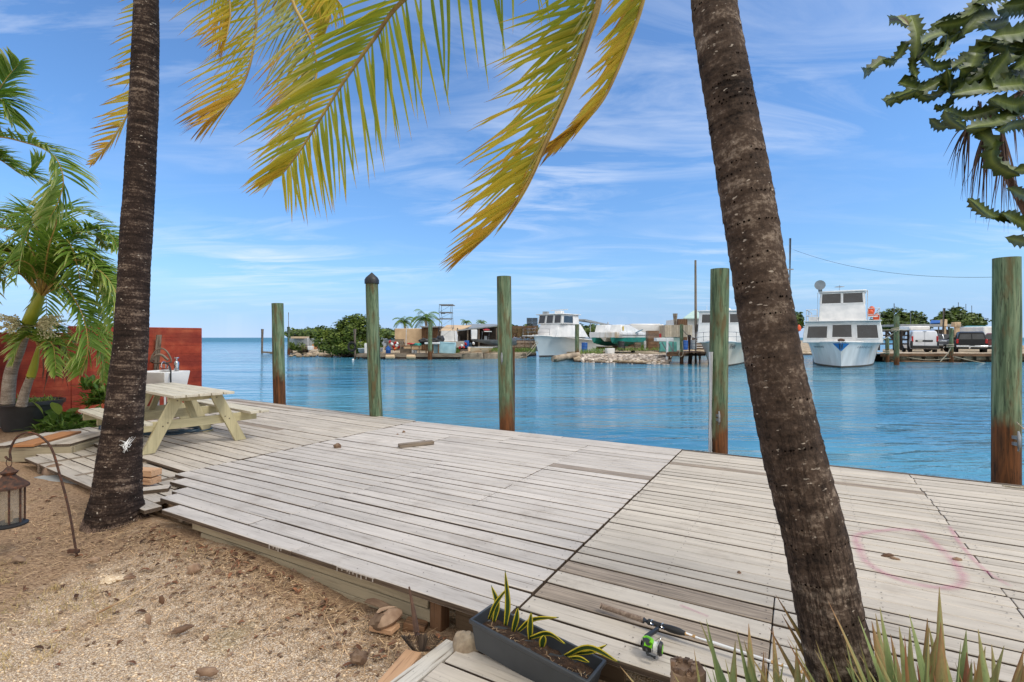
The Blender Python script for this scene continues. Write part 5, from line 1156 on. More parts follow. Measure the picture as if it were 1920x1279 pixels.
for i, (a_, c_, y0) in enumerate([(1192, 1203, 642), (1173, 1191, 648)]):
    one('trap_stack', m_oldwood, ('taller', 'lower')[i]+' of two small grey slat stacks under the stern of the catamaran', 'trap stack', lambda b: [b.box(((XP(a_, 46)+XP(c_, 46))/2, 46.5, ZP(657.5, 46)+.045+k*.09), (XP(c_, 46)-XP(a_, 46), .5, .075)) for k in range(int((657-y0)*46/FPX/.09))], base(a_, 657, 46))
one('board', simple('tarp_blue', C(110, 150, 168)), 'slanted grey-blue board lying over the stern of the catamaran', 'board', lambda b: b.box((XP(1196, 49), 49, ZP(622, 49)), (1.0, .5, .06), eul(0, -24, 0)), base(1196, 622, 49))
t = thing('shipping_crate', 'pale green container with a tan slatted crate side near the brown dock', 'container', base(1262, 657, 54)); o = base(1262, 657, 54)
b = MB(); b.box(*FB(1243, 1277, 632.4, 657, 54, 3)); b.build('lower_body', m_mint, t, off=o, bevel=.04)
b = MB()
for k in range(12): b.box(*FB(1247+k*4.25, 1250.9+k*4.25, 609.5, 632, 53.8, .15), None, U(0, .9))
b.box(*FB(1247, 1298, 609.5, 632, 54.0, 3), None, .2); b.build('slatted_body', simple('tan_container', C(190, 178, 158), C(168, 154, 134), 2, tint=.25), t, off=o)
one('concrete_column', m_concrete, 'stout round concrete column top behind the tan container', 'column', lambda b: b.cyl(base(1266, 655, 58.5), base(1266, 588, 58.5), .27, n=16), base(1266, 655, 58.5))
one('plywood_box', m_brownwood, 'brown wooden box beside the concrete column', 'box', lambda b: b.box(*FB(1272, 1289, 598, 655, 60, 1)), base(1280, 655, 60))
t = thing('white_house', 'white building with a pale mint metal roof behind the half hidden boat', 'house', base(1312, 655, 62)); o = base(1312, 655, 62)
b = MB(); b.box(*FB(1286, 1372, 597, 656, 62, 8)); b.build('wall', m_white, t, off=o)
for a_ in (1303, 1322): b = MB(); b.box(*FB(a_, a_+7, 608, 622, 61.96, .1)); b.build('window', m_glass, t, off=o)
b = MB(); b.prism([base(1281, 598, 61), base(1376, 598, 61), base(1350, 584, 66), base(1300, 584, 66)], (0, 0, .12)); b.build('roof', m_mint, t, off=o)
t = thing('fish_table', 'white cleaning table on a tall white post standing at the water beside the brown dock', 'table', base(1250, 683, 37.2)); o = base(1250, 683, 37.2)
b = MB(); b.box(*FB(1231, 1263, 633.5, 640, 37.3, .7)); b.build('tabletop', m_white, t, off=o, bevel=.02)
b = MB(); b.bar(base(1250.3, 684, 37), base(1251.5, 634, 37), .13, .13); b.build('post', m_white, t, off=o)
b = MB(); b.bar(base(1241, 642, 37.6), base(1251, 659, 37.6), .07, .07); b.bar(base(1252, 641, 37.6), base(1262, 660, 37.6), .07, .07); b.bar(base(1262, 641, 37.8), base(1262, 661, 37.8), .07, .07); b.build('brace', m_greyp, t, off=o)
one('teal_board', simple('aqua_paint', C(120, 200, 188), C(100, 180, 170), 3), 'aqua painted board behind the white cleaning table', 'board', lambda b: b.box(*FB(1237, 1269, 641, 661, 38.6, .1)), base(1253, 661, 38.6))
one('can', m_red, 'tiny red and white can on top of the white cleaning table', 'can', lambda b: (b.box(*FB(1236.5, 1240, 625.5, 633, 37.5, .14)),), base(1238, 633, 37.5))
t = thing('timber_dock', 'short reddish brown dock with pilings right of the beach', 'dock', base(1285, 670, 37)); o = base(1285, 670, 37)
b = MB()
for k in range(24): b.box((XP(1250, 37)+.05+k*.14, 38.6, ZP(661, 37)), (.13, 3.4, .05))
b.build('deck_boards', m_brownwood, t, off=o)
b = MB(); b.box(*FB(1250, 1284, 662, 668, 36.85, .12)); b.bar(base(1284, 665, 36.9), base(1322, 664.5, 41), .08, .22); b.build('fascia', m_brownwood, t, off=o)
for x, D in ((1254, 37), (1279, 37), (1296, 39), (1312, 40.5)): b = MB(); b.cyl(Vector((XP(x, D), D, -1)), Vector((XP(x, D), D, ZP(662, 37))), .15, n=10); b.build('dock_post', m_brownwood, t, off=o)
piling(1278, 681, 7, 608, 'green piling with a rope at the brown dock', D=37.4, zb=-1, group='green pilings on the far side', wave=.01)
one('dock_piling', m_rust, 'rust brown short piling beside the tallest bare pole', 'piling', lambda b: b.cyl(base(1292.5, 690, 37.8), base(1292.5, 628, 37.8), .13, n=10), base(1292, 683, 37.8))
one('utility_pole', m_oldwood, 'very tall bare grey pole at the end of the brown dock', 'pole', lambda b: b.tube([base(1304.5, 690, 38.5), base(1304.5, 610, 38.5), base(1304, 488, 38.5)], [.11, .1, .075], 10), base(1304, 683, 38.5))
b = MB(); b.tube(spline([P(1278, 616, 37.2), P(1290, 629, 37.4), P(1310, 636, 36), P(1335, 640, 34)], 16), .02, 5); single(b, 'mooring_rope', m_ink, 'dark line from the green piling at the brown dock to the half hidden boat', 'rope', P(1290, 629, 37))
b = MB(); b.tube(spline([P(1276, 655, 36.8), P(1273, 665, 36.7), P(1277, 669, 36.7), P(1281, 662, 36.7), P(1279, 640, 36.9)], 16), .022, 5); single(b, 'rope_coil', m_rope, 'pale rope looped over the edge of the brown dock', 'rope', P(1277, 669, 36.7))
t = thing('utility_pole', 'tall pole with a small crosspiece rising behind the leaning palm', 'pole', base(1481, 660, 46)); o = base(1481, 660, 46)
b = MB(); b.tube([base(1479.5, 665, 46), base(1481.5, 447, 46)], [.12, .1], 9); b.build('post', m_greyp, t, off=o); b = MB(); b.box(*FB(1477, 1488, 504, 506, 45.8, .1)); b.build('crosspiece', m_metal, t, off=o)
b = MB(); A = P(1482, 466, 46); Z = P(1885, 519, 30); b.tube([A.lerp(Z, k/30)-Vector((0, 0, 1.1*4*(k/30)*(1-k/30)*.75)) for k in range(31)], .012, 5); single(b, 'overhead_wire', m_ink, 'thin sagging wire crossing the sky to the right piling', 'wire', A)
one('buoy', m_orangep, 'small orange buoy seen just left of the two-deck boat', 'buoy', lambda b: b.lathe([(.02, 0), (.2, .1), (.22, .4), (.1, .6)], base(1497, 622, 44), 10), base(1497, 622, 44))
# ---------------------------------------------------------------- right-hand dock and vehicles
t = thing('long_dock', 'long low timber dock in front of the parked cars', 'dock', base(1760, 668, 40)); o = base(1760, 668, 40)
b = MB(); x = XP(1652, 40)
while x < XP(2240, 40): b.box((x+.07, 40.9, ZP(662, 40)-.02), (.135, 1.9, .05)); x += .142
b.build('deck_boards', simple('pale_dock', C(206, 190, 168), C(180, 162, 140), 2, tint=.2), t, off=o)
b = MB(); b.box(*FB(1652, 2240, 663.2, 668.2, 39.92, .08), None, .6); b.build('fascia', m_brownwood, t, off=o)
b = MB(); b.tube(spline([P(1670, 678, 39.6), P(1760, 679, 39.6), P(1850, 683, 39.2), P(1900, 684, 39)], 10), .07, 7); b.build('floating_rail', m_brownwood, t, off=o)
for x in range(1660, 1960, 24): b = MB(); b.cyl(base(x, 690, 40.5), base(x, 666, 40.5), .12, n=8); b.build('dock_post', m_oldwood, t, off=o)
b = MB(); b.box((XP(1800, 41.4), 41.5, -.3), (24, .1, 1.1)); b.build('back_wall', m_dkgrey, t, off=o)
piling(1681, 692, 11, 592, 'dark piling tied with white rope right of the two-deck boat', D=35.6, zb=-1.2, group='pilings at the long dock', wave=.01)
piling(1664, 680, 7, 634, 'short rope wrapped post between the two-deck boat and the dark piling', D=39.5, zb=-1, group='pilings at the long dock', wave=.01)
piling(1783.5, 680, 9, 615, 'piling wrapped in rope between the white van and the black truck', D=39.3, zb=-1, group='pilings at the long dock', wave=.01)
for i, (l, r_, lb_) in enumerate([([(1648, 640, 36), (1665, 632, 37), (1681, 621, 35.4)], .03, 'white mooring rope sloping up from the two-deck boat to the dark piling'), ([(1648, 619, 37), (1680, 618.5, 35.4), (1700, 619, 38)], .028, 'white level rope beside the dark piling'), ([(1783, 652, 39), (1775, 665, 39), (1763, 678, 39)], .03, 'rope slanting down from the wrapped piling to the water'), ([(1700, 670, 39.7), (1740, 675, 39.6), (1782, 672, 39.3)], .022, 'slack rope hanging along the long dock face'), ([(1786, 668, 39.2), (1830, 678, 39), (1870, 684, 38.6)], .022, 'slack rope right of the wrapped piling just above the water')]):
    b = MB(); b.tube(spline([P(*q) for q in l], 14), r_, 5); single(b, 'mooring_rope', m_rope, lb_, 'rope', P(*l[0]), group='ropes at the long dock')
for x, y, D, lb_ in ((1783.5, 652, 39.3, 'pale rope coil round the middle of the wrapped piling'), (1664, 664, 39.5, 'pale rope coil round the short post'), (1681, 622, 35.6, 'pale rope coil high on the dark piling')):
    b = MB(); c_ = base(x, y, D)
    b.tube([c_+Vector((math.cos(k*.6)*.22, math.sin(k*.6)*.22+.1, .04*k/3)) for k in range(24)], .035, 5); single(b, 'rope_coil', m_rope, lb_, 'rope', c_, group='rope coils at the long dock')
m_plate = simple('number_plate', C(220, 222, 216), C(200, 202, 198), 4)
def vehicle(name, label, cat, px, pyb, D, extra, W, prof, paint, rear, zw=.35, wheel_y=(.9, 3.4), wr=.34, gz=None):
    o = base(px, pyb, D); o.z = .3 if gz is None else gz; t = thing(name, label, cat, o, face_cam(o, extra)); b = MB(); rings = []
    for y, zt, wt, wb_ in prof: rings.append([Vector((x, y, z)) for x, z in ((-wb_*.96, zw), (-wb_, zw+.3), (-wb_, 1.0), (-wt, zt-.08), (-wt*.9, zt), (wt*.9, zt), (wt, zt-.08), (wb_, 1.0), (wb_, zw+.3), (wb_*.96, zw))])
    b.loft(rings); bd = b.build('body', paint, t, bevel=.03, sharp=30)
    for y in wheel_y:
        for sg in (-1, 1):
            b = MB(); X = sg*(W/2-.1); b.lathe([(wr*.6, -.11), (wr*.95, -.11), (wr, -.06), (wr, .06), (wr*.95, .11), (wr*.6, .11)], (X, y, wr), 22, rot=eul(0, 90, 0)); w_ = b.build('wheel', m_tyre, t)
            b = MB(); b.lathe([(.01, -.08), (wr*.6, -.09), (wr*.62, .09), (.01, .08)], (X, y, wr), 16, rot=eul(0, 90, 0)); b.build('rim', m_metal, w_)
    rear(t, W); return t
def van_rear(t, W):
    b = MB(); b.box((0, -.06, .5), (W*.96, .16, .26)); b.box((-W/2+.06, .1, .72), (.14, .3, .6)); b.box((W/2-.06, .1, .72), (.14, .3, .6)); b.build('bumper', m_black, t, bevel=.03)
    for sg in (-1, 1): b = MB(); b.box((sg*(W/2-.11), .03, 1.17), (.13, .12, .5)); b.build('tail_light', m_lens, t, bevel=.03)
    b = MB(); b.box((-.05, -.02, 1.02), (1.15, .06, .16)); b.build('handle_strip', m_black, t, bevel=.04)
    b = MB(); b.box((-.32, -.055, 1.02), (.32, .02, .12)); b.build('number_plate', m_plate, t)
    b = MB(); b.box((0, .0, 1.2), (.012, .05, 1.2)); b.box((0, -.0, 1.81), (.2, .06, .03)); b.build('door_seam', m_greyp, t)
    b = MB(); b.box((-W/2+.03, 3.25, 1.3), (.03, .8, .34), eul(0, 7, 0)); b.build('window', m_glass, t); b = MB(); b.box((-W/2-.12, 3.1, 1.15), (.2, .1, .22)); b.build('mirror', m_black, t, bevel=.02)
vehicle('van', 'small white panel van parked tail toward the water', 'van', 1734, 660, 41.8, 11, 1.84, [(0, 1.74, .74, .9), (.04, 1.84, .78, .91), (.5, 1.9, .8, .92), (2.7, 1.9, .8, .92), (3.2, 1.72, .74, .92), (3.85, 1.12, .8, .91), (4.3, .95, .76, .88), (4.42, .8, .7, .8)], m_carwhite, van_rear)
def suv_rear(t, W):
    b = MB(); b.box((0, -.1, .58), (W*.98, .2, .16)); b.build('bumper', m_chrome, t, bevel=.03); b = MB(); b.box((0, -.02, .42), (W*.86, .16, .16)); b.build('lower_bumper', m_black, t, bevel=.02)
    for sg in (-1, 1): b = MB(); b.box((sg*(W/2-.1), .02, 1.0), (.15, .12, .36)); b.build('tail_light', m_lens, t, bevel=.03)
    for sg in (-1, 1):
        F = face((sg*.42-.4, .0, 1.12), (sg*.42+.4, .0, 1.12), (sg*.36+.34, .2, 1.6), (sg*.36-.34, .2, 1.6)); b = MB(); pane(b, F, .02, .98, .05, .95, .03); b.build('window', m_glass, t)
    b = MB(); b.box((0, -.12, .64), (.34, .2, .05)); b.build('number_plate', m_black, t)
    b = MB(); b.blob((-.15, -.22, .42), .07, amp=0); b.box((-.15, -.12, .42), (.06, .2, .05)); b.build('tow_ball', m_chrome, t)
    for sg in (-1, 1):
        b = MB(); b.box((sg*(W/2-.035), 2.2, 1.36), (.03, 2.2, .34), eul(0, sg*-14, 0)); b.build('window', m_glass, t)
vehicle('sport_utility_truck', 'black sport utility truck with a chrome bumper parked tail toward the water', 'car', 1822, 661, 40.6+1.0, 4, 1.98, [(0, 1.1, .93, .97), (.02, 1.2, .92, .98), (.22, 1.72, .78, .99), (.5, 1.8, .8, .99), (2.9, 1.8, .8, .99), (3.6, 1.2, .86, .98), (4.7, 1.06, .84, .95), (4.85, .8, .8, .88)], m_carblack, suv_rear, wr=.38, wheel_y=(1.0, 3.8))
vehicle('car', 'silver car half hidden behind the rope wrapped piling', 'car', 1770, 659, 44.5, 32, 1.85, [(0, 1.0, .8, .88), (.3, 1.25, .76, .9), (.6, 1.6, .68, .91), (2.4, 1.64, .68, .91), (3.3, 1.1, .8, .9), (4.4, .9, .76, .86)], m_silver, suv_rear)
vehicle('car', 'maroon car at the far right behind the nearest piling', 'car', 1872, 661, 41.5, 2, 1.85, [(0, 1.0, .8, .88), (.3, 1.25, .76, .9), (.6, 1.66, .7, .91), (2.4, 1.7, .7, .91), (3.3, 1.1, .8, .9), (4.4, .9, .76, .86)], m_carred, suv_rear)
# carport, poles, trees behind the cars
t = thing('carport', 'long low grey roof behind the white van', 'canopy', base(1740, 655, 56)); o = base(1740, 655, 56)
b = MB(); b.box(*FB(1688, 1800, 608, 611.5, 55, 5)); b.box(*FB(1688, 1800, 611.8, 613, 54.9, .1), None, .1); b.build('roof', m_greyp, t, off=o)
for x in (1692, 1720, 1760, 1790): b = MB(); b.cyl(base(x, 655, 55.3), base(x, 610, 55.3), .07, n=7); b.build('roof_post', m_metal, t, off=o)
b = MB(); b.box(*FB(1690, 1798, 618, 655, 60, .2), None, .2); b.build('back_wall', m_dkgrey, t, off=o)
t = thing('rail_fence', 'dark rail fence hung with rope beside the two-deck boat', 'fence', base(1670, 655, 43)); o = base(1670, 655, 43)
b = MB()
for y in (621, 629, 637, 645): b.bar(base(1646, y, 43), base(1704, y, 43), .05, .12)
b.build('rail', m_dkgrey, t, off=o)
for x in (1648, 1662, 1676, 1690, 1703): b = MB(); b.bar(base(x, 657, 43), base(x, 619, 43), .12, .12); b.build('post', m_dkgrey, t, off=o)
one('camper_top', m_white, 'white box-shaped camper top seen over the white van', 'box', lambda b: b.box(*FB(1706, 1745, 611.5, 620, 50, 2)), base(1725, 620, 50), bevel=.08)
one('canopy', m_blue, 'bright blue canopy strip beyond the parked cars', 'canopy', lambda b: b.prism([base(1744, 607, 58), base(1767, 606, 58), base(1766, 602, 60), base(1746, 602, 60)], (0, 0, .1)), base(1755, 607, 58))
one('utility_pole', m_oldwood, 'leaning grey post among the parked cars', 'pole', lambda b: b.cyl(base(1766, 658, 47), base(1770.5, 578, 47), .1, n=9), base(1766, 658, 47))
for x, y0, y1, D, lb_ in ((1676.5, 569, 606, 62, 'thin light pole above the trees right of the two-deck boat'), (1707.5, 586, 612, 62, 'short white mast in front of the round trees'), (1797, 567, 590, 80, 'thin dark mast above the right-hand trees'), (1811, 570, 600, 85, 'faint thin mast left of the nearest piling, first'), (1822, 573, 600, 85, 'faint thin mast left of the nearest piling, second')):
    one('light_pole', m_greyp, lb_, 'pole', lambda b: b.cyl(base(x, 655, D), base(x, y0, D), .08, .05, n=6), base(x, 655, D), group='thin poles beyond the cars')
for x0, x1, y0, y1, lb_ in ((1769, 1776.5, 599, 612, 'small pale box on a post beside the leaning grey post'), (1790, 1802, 604, 613, 'pale grey box above the rope wrapped piling')):
    one('meter_box', m_tan, lb_, 'box', lambda b: (b.box(*FB(x0, x1, y0, y1, 49, .4)), b.box(*FB(x0+2, x1-2, y1, 655, 49.1, .2))), base(x0, 655, 49), bevel=.02)
one('kayak', simple('kayak_teal', C(70, 150, 168)), 'long teal boat edge above the black truck', 'kayak', lambda b: b.tube([base(1804, 613, 50), base(1812, 613.5, 50), base(1840, 613.5, 50), base(1850, 612, 50)], [.04, .13, .13, .04], 8), base(1825, 613, 50))
b = MB(); 
for k in range(26): b.blade(base(1798, 613, 44)+Vector((U(-.2, .2), 0, U(-.1, .1))), (U(-1, 1), 0, U(-.2, 1)), .35, .05, 1.5, 3, tint=.6)
single(b, 'rope_coil', m_rope, 'shaggy yellowish rope heap over the post beside the black truck', 'rope', base(1798, 613, 44))
tree('broadleaf_tree', 'wide round dark green tree right behind the two-deck boat', 'tree', 1690, 655, 78, [(1660, 603, 22, 18), (1682, 596, 22, 20), (1705, 600, 22, 18), (1722, 606, 14, 12), (1650, 608, 16, 12), (1690, 612, 40, 12)], 7500, .22, m_dktree, 51)
tree('broadleaf_tree', 'dark green tree with an uneven crown left of the nearest piling', 'tree', 1795, 655, 74, [(1775, 592, 14, 10), (1797, 584, 14, 10), (1790, 598, 26, 12), (1822, 598, 16, 12), (1760, 602, 14, 8), (1805, 604, 36, 9), (1838, 606, 12, 8)], 7500, .22, m_dktree, 52)
tree('broadleaf_tree', 'tree half hidden between the leaning palm and the two-deck boat', 'tree', 1480, 655, 70, [(1476, 600, 24, 18), (1496, 604, 12, 14)], 3000, .22, m_dktree, 53)
one('white_camper', m_white, 'white vehicle roof just left of the nearest piling', 'camper', lambda b: b.box(*FB(1846, 1880, 612, 655, 47, 3)), base(1860, 655, 47), bevel=.1)

# dock and yard clutter beyond the channel
clut = [(948, 655, 52, 'orange', m_orangep), (1096, 660, 47, 'blue', m_blue), (1165, 658, 46, 'black', m_black), (1213, 657, 47, 'white', m_white), (1284, 656, 47, 'blue', m_blue), (1300, 655, 47, 'grey', m_greyp)]
for i, (x, y, D, c1, m_) in enumerate(clut):
    one('barrel', m_, '%s drum standing on the far yard ground, %s from the left' % (c1, ['first', 'second', 'third', 'fourth', 'fifth', 'sixth'][i]), 'barrel', lambda b: b.lathe([(.26, 0), (.29, .04), (.28, .28), (.3, .3), (.28, .33), (.28, .56), (.3, .58), (.28, .61), (.28, .84), (.25, .88)], base(x, y, D), 14), base(x, y, D), group='drums in the far yard')
for i, (x, y, D, w_, h_) in enumerate([(1062, 654, 60, 1.2, .9), (1185, 656, 49, 1.0, .5), (1290, 656, 50, 1.1, .8), (1308, 656, 51, .9, 1.2), (1205, 655, 53, 1.2, 1.0)]):
    one('wooden_crate', m_brownwood, 'brown slatted crate in the far yard, %s from the left' % ['first', 'second', 'fourth', 'fifth', 'third'][i], 'crate', lambda b: trap_fn(b, base(x, y, D)+Vector((0, 0, h_/2)), (w_, .8, h_)), base(x, y, D), group='crates in the far yard')
# ================================================================ LEFT GARDEN
WV = Vector((.503, .864, 0)); W0 = Vector((-7.81, 12.7, 0)); WN = Vector((.864, -.503, 0))   # wall runs along WV; WN faces the deck
def WL(t, n=0, z=0): return W0-WV*t+WN*n+Vector((0, 0, z))
def redmat():
    s = NT('red_stucco'); g = s.n('ShaderNodeNewGeometry').outputs['Position']
    a = s.noise(s.map(g, (1.4, 1.4, 1.4)), 1, 6, .65); bl = s.noise(s.map(g, (1, 1, 7)), .9, 4)
    col = s.ramp(a, [(.34, C(114, 44, 34)), (.5, C(156, 66, 48)), (.66, C(176, 90, 64))])
    col = s.mix(s.m('MULTIPLY', s.fr(bl, .45, .6), .55), col, C(110, 44, 40))
    col = s.mix(s.m('MULTIPLY', s.fr(s.noise(s.map(g, (3, 3, .5)), 1, 5), .6, .72), .3), col, C(196, 118, 84))
    p = s.n('ShaderNodeSeparateXYZ'); s.l(g, p.inputs[0])
    cb_ = s.fr(s.m('ABSOLUTE', s.m('SUBTRACT', s.m('FRACT', s.m('MULTIPLY', p.outputs[2], 5)), .5)), .46, .5)
    s.bsdf(s.mix(s.m('MULTIPLY', cb_, .4), col, C(84, 34, 30)), .85, s.bump(s.m('ADD', s.m('ADD', a, s.noise(g, 22, 5)), s.m('MULTIPLY', cb_, -.5)), .5, .015), spec=.2); return s.mat
t = thing('garden_wall', 'dark red stucco block wall at the left end of the deck', 'wall', WL(0, 0, -.3))
m_redw = redmat()
def wallbox(t0, t1, z1, th=.2):
    b = MB(); n = 24; A = WL(t0, 0, -.5); Bq = WL(t1, 0, -.5)
    b.prism([A, Bq, Bq-WN*th, A-WN*th], (0, 0, z1+.5)); return b
wallbox(0, 2.62, 1.84).build('wall_section', m_redw, t, off=t.location, bevel=.012)
wallbox(2.62, 14, 1.70, .19).build('wall_section', m_redw, t, off=t.location, bevel=.012, label='lower wall section')
# sink on its stand
SK = WL(1.15, .62, 0)
def skl(x, y, z): return Vector((x, y, z))
t = thing('utility_sink', 'white utility sink with faucet and black hose standing before the red wall', 'sink', (P(303, 700, 11.1).x, 11.1, 0), R(-14))
b = MB(); w_, d_, h_ = .44, .32, .3
o_ = [(-w_, -d_), (w_, -d_), (w_, d_), (-w_, d_)]
b.loft([[Vector((x*k, y*k, z)) for x, y in o_] for k, z in ((.82, .52), (.9, .56), (1, .84), (1, .86), (.93, .86), (.9, .84), (.8, .6))]); b.build('basin', m_white, t, bevel=.01)
for x in (-.32, .32):
    for y in (-.2, .2): b = MB(); b.bar((x, y, 0), (x*.95, y*.95, .54), .035, .035); b.build('leg', m_white, t)
b = MB(); b.tube(spline([(-.18, .26, .86), (-.18, .26, 1.0), (-.14, .18, 1.06), (-.08, .08, 1.03), (-.06, .04, .96)], 14), .014, 8); b.box((-.18, .27, .88), (.22, .06, .05)); b.cyl((-.26, .27, .88), (-.28, .25, .94), .02); b.cyl((-.1, .27, .88), (-.08, .25, .94), .02); b.build('faucet', m_chrome, t)
b = MB(); b.tube(spline([(-.1, .1, 1.03), (.1, .05, 1.02), (.35, -.1, .93), (.47, -.2, .78), (.5, -.24, .5), (.42, -.3, .1), (.1, -.4, .02)], 30), .017, 8); b.build('hose', m_black, t)
one('soap_bottle', m_chrome, 'grey metal bottle standing on the right rim of the white sink', 'bottle', lambda b: b.lathe([(.045, 0), (.05, .02), (.05, .2), (.035, .23), (.02, .24), (.02, .29), (.05, .3), (.045, .32)], P(331, 697, 11.2), 14), P(331, 697, 11.2))
q = WL(.9, .05); one('wall_board', m_oldwood, 'upright grey board fixed to the red wall above the sink', 'board', lambda b: b.prism([P(288, 697, 11.7), P(297, 697, 11.75), P(303, 628, 11.75), P(293, 628, 11.7)], (-.02, .04, 0)), P(295, 697, 11.7))
b = MB(); c_ = P(301, 668, 11.62)
pts = [Vector((x*1.05, 0, z*1.05)) for x, z in ((-.22, -.12), (-.18, .02), (-.08, .14), (.02, .17), (.12, .12), (.2, 0), (.23, -.12), (.1, -.15), (-.1, -.15))]
b.tube([c_+p for p in spline(pts+[pts[0]], 36)][:-1], .018, 7, closed=True)
b.tube(spline([c_+Vector((-.17, -.03, -.1)), c_+Vector((-.08, -.05, .01)), c_+Vector((.05, -.05, .03)), c_+Vector((.19, -.03, -.09))], 16), .03, 7)
single(b, 'hanging_frame', m_oldwood, 'half-moon shaped grey frame hanging on the upright board', 'frame', c_)
# edging board along the foot of the wall
one('edging_board', m_white, 'long white painted board lying in the soil along the red wall', 'board', lambda b: b.bar(WL(1.6, .25, -.02), WL(4.2, .3, -.02), .04, .1), WL(3, .3, -.05))
# ---------------------------------------------------------------- picnic table
TA = Vector((-.79, .61, 0)).normalized(); TB = Vector((.61, .79, 0)).normalized(); TO = Vector((-4.61, 7.39, 0))
t = thing('picnic_table', 'cream painted wooden picnic table with attached benches near the left palm', 'table', TO+TA*.6, math.atan2(TA.y, TA.x))
TH0 = Vector((.6, 0, 0))                     # local x along TA, local y to the camera-left side = -TB
def tl(a, b_, z): return Vector((a-.6, b_, z))
sgn = 1 if (rotz(math.atan2(TA.y, TA.x)) @ Vector((0, 1, 0))).dot(TB) > 0 else -1
b = MB()
ww = .8/5
for k in range(5): b.box(tl(.93+U(-.015, .015), -.4+ww*(k+.5), .78), (2.4+U(-.01, .02), ww-.013, .038), None, U(.2, .9))
b.build('tabletop', m_tabletop, t, bevel=.004)
for s_ in (-1, 1):
    b = MB()
    for k in range(2): b.box(tl(.93+U(-.01, .01), s_*(.71+.145*k), .445), (2.4, .135, .038), None, U(.2, .9))
    b.build('bench_seat', m_tabletop, t, bevel=.004)
for a_ in (0, 1.2, 1.86):
    if a_ == 1.86: a_ = 1.95
    for s_ in (-1, 1):
        b = MB(); dx = .045
        b.prism([tl(a_, s_*.70, 0), tl(a_, s_*.53, 0), tl(a_, s_*.16, .76), tl(a_, s_*.33, .76)], (dx, 0, 0), .5) if a_ != 1.2 else b.prism([tl(a_, s_*.70, 0), tl(a_, s_*.53, 0), tl(a_, s_*.16, .76), tl(a_, s_*.33, .76)], (dx, 0, 0), .4)
        b.build('leg', m_table, t, bevel=.004)
    b = MB(); b.box(tl(a_+.07, 0, .36), (.04, 1.76, .13), None, .5); b.build('cross_beam', m_table, t, bevel=.004)
    b = MB(); b.box(tl(a_+.07, 0, .72), (.04, .72, .08), None, .5); b.build('top_batten', m_table, t, bevel=.004)
for a0, a1 in ((.09, .5), (1.9, 1.5)):
    b = MB(); b.bar(tl(a0, 0, .38), tl(a1, 0, .75), .04, .09, (0, 1, 0), .5); b.build('brace', m_table, t, bevel=.003)
b = MB()
for a_ in (0,):
    for s_ in (-1, 1):
        for q_ in ((.44, .36), (.38, .40), (.26, .70)): b.tube([tl(a_-.008, s_*q_[0], q_[1]), tl(a_+.002, s_*q_[0], q_[1])], .009, 8)
b.build('bolt', m_nail, t)
# hose under the table
b = MB(); c_ = G(315, 808, .02); pts = []
for k in range(90):
    g_ = k*.28; r_ = .42+.1*math.sin(k*.9)+.06*math.sin(k*.37); pts.append(c_+Vector((math.cos(g_)*r_*1.25, math.sin(g_)*r_*.85, .016+.014*((k//22) % 3))))
b.tube(spline(pts+[G(205, 806, .02), G(188, 798, .02), G(200, 770, .02)], 420), .013, 7); single(b, 'garden_hose', m_hose, 'dark blue garden hose coiled loosely on the deck under the picnic table', 'hose', c_)
# ---------------------------------------------------------------- potted christmas palms
pc_ = G(10, 813, -.1); pc_.y += .45
t = thing('planter_pot', 'big round dark grey tub at the left edge holding two small palms', 'pot', pc_)
b = MB(); b.lathe([(r_*.8, z_*.93) for r_, z_ in [(.44, 0), (.47, .05), (.58, .46), (.60, .50), (.635, .51), (.635, .575), (.60, .58), (.585, .56), (.57, .47)]], (0, 0, 0), 44); b.build('tub', m_pot, t)
b = MB(); b.lathe([(.455, .46), (.25, .48), (.01, .49)], (0, 0, 0), 30); b.build('soil', m_soil, t)
for sg in (1,):
    b = MB(); b.tube([(.16*k-.16, -.63, .5) for k in (0,)]+[(0, -.64, .44), (.16, -.62, .5)], .015, 6) if False else None
b = MB()
for k in range(260):
    a_ = U(0, 6.3); r_ = U(.05, .44); p = pc_+Vector((math.cos(a_)*r_, math.sin(a_)*r_, .5))
    b.blade(p, (U(-.8, .8), U(-.8, .8), U(.3, 1)), U(.08, .2), .02, 1.2, 3, tint=U(.4, 1))
single(b, 'fern', m_green, 'light green feathery ground plants filling the top of the tub', 'plant', pc_+Vector((0, 0, .5)))
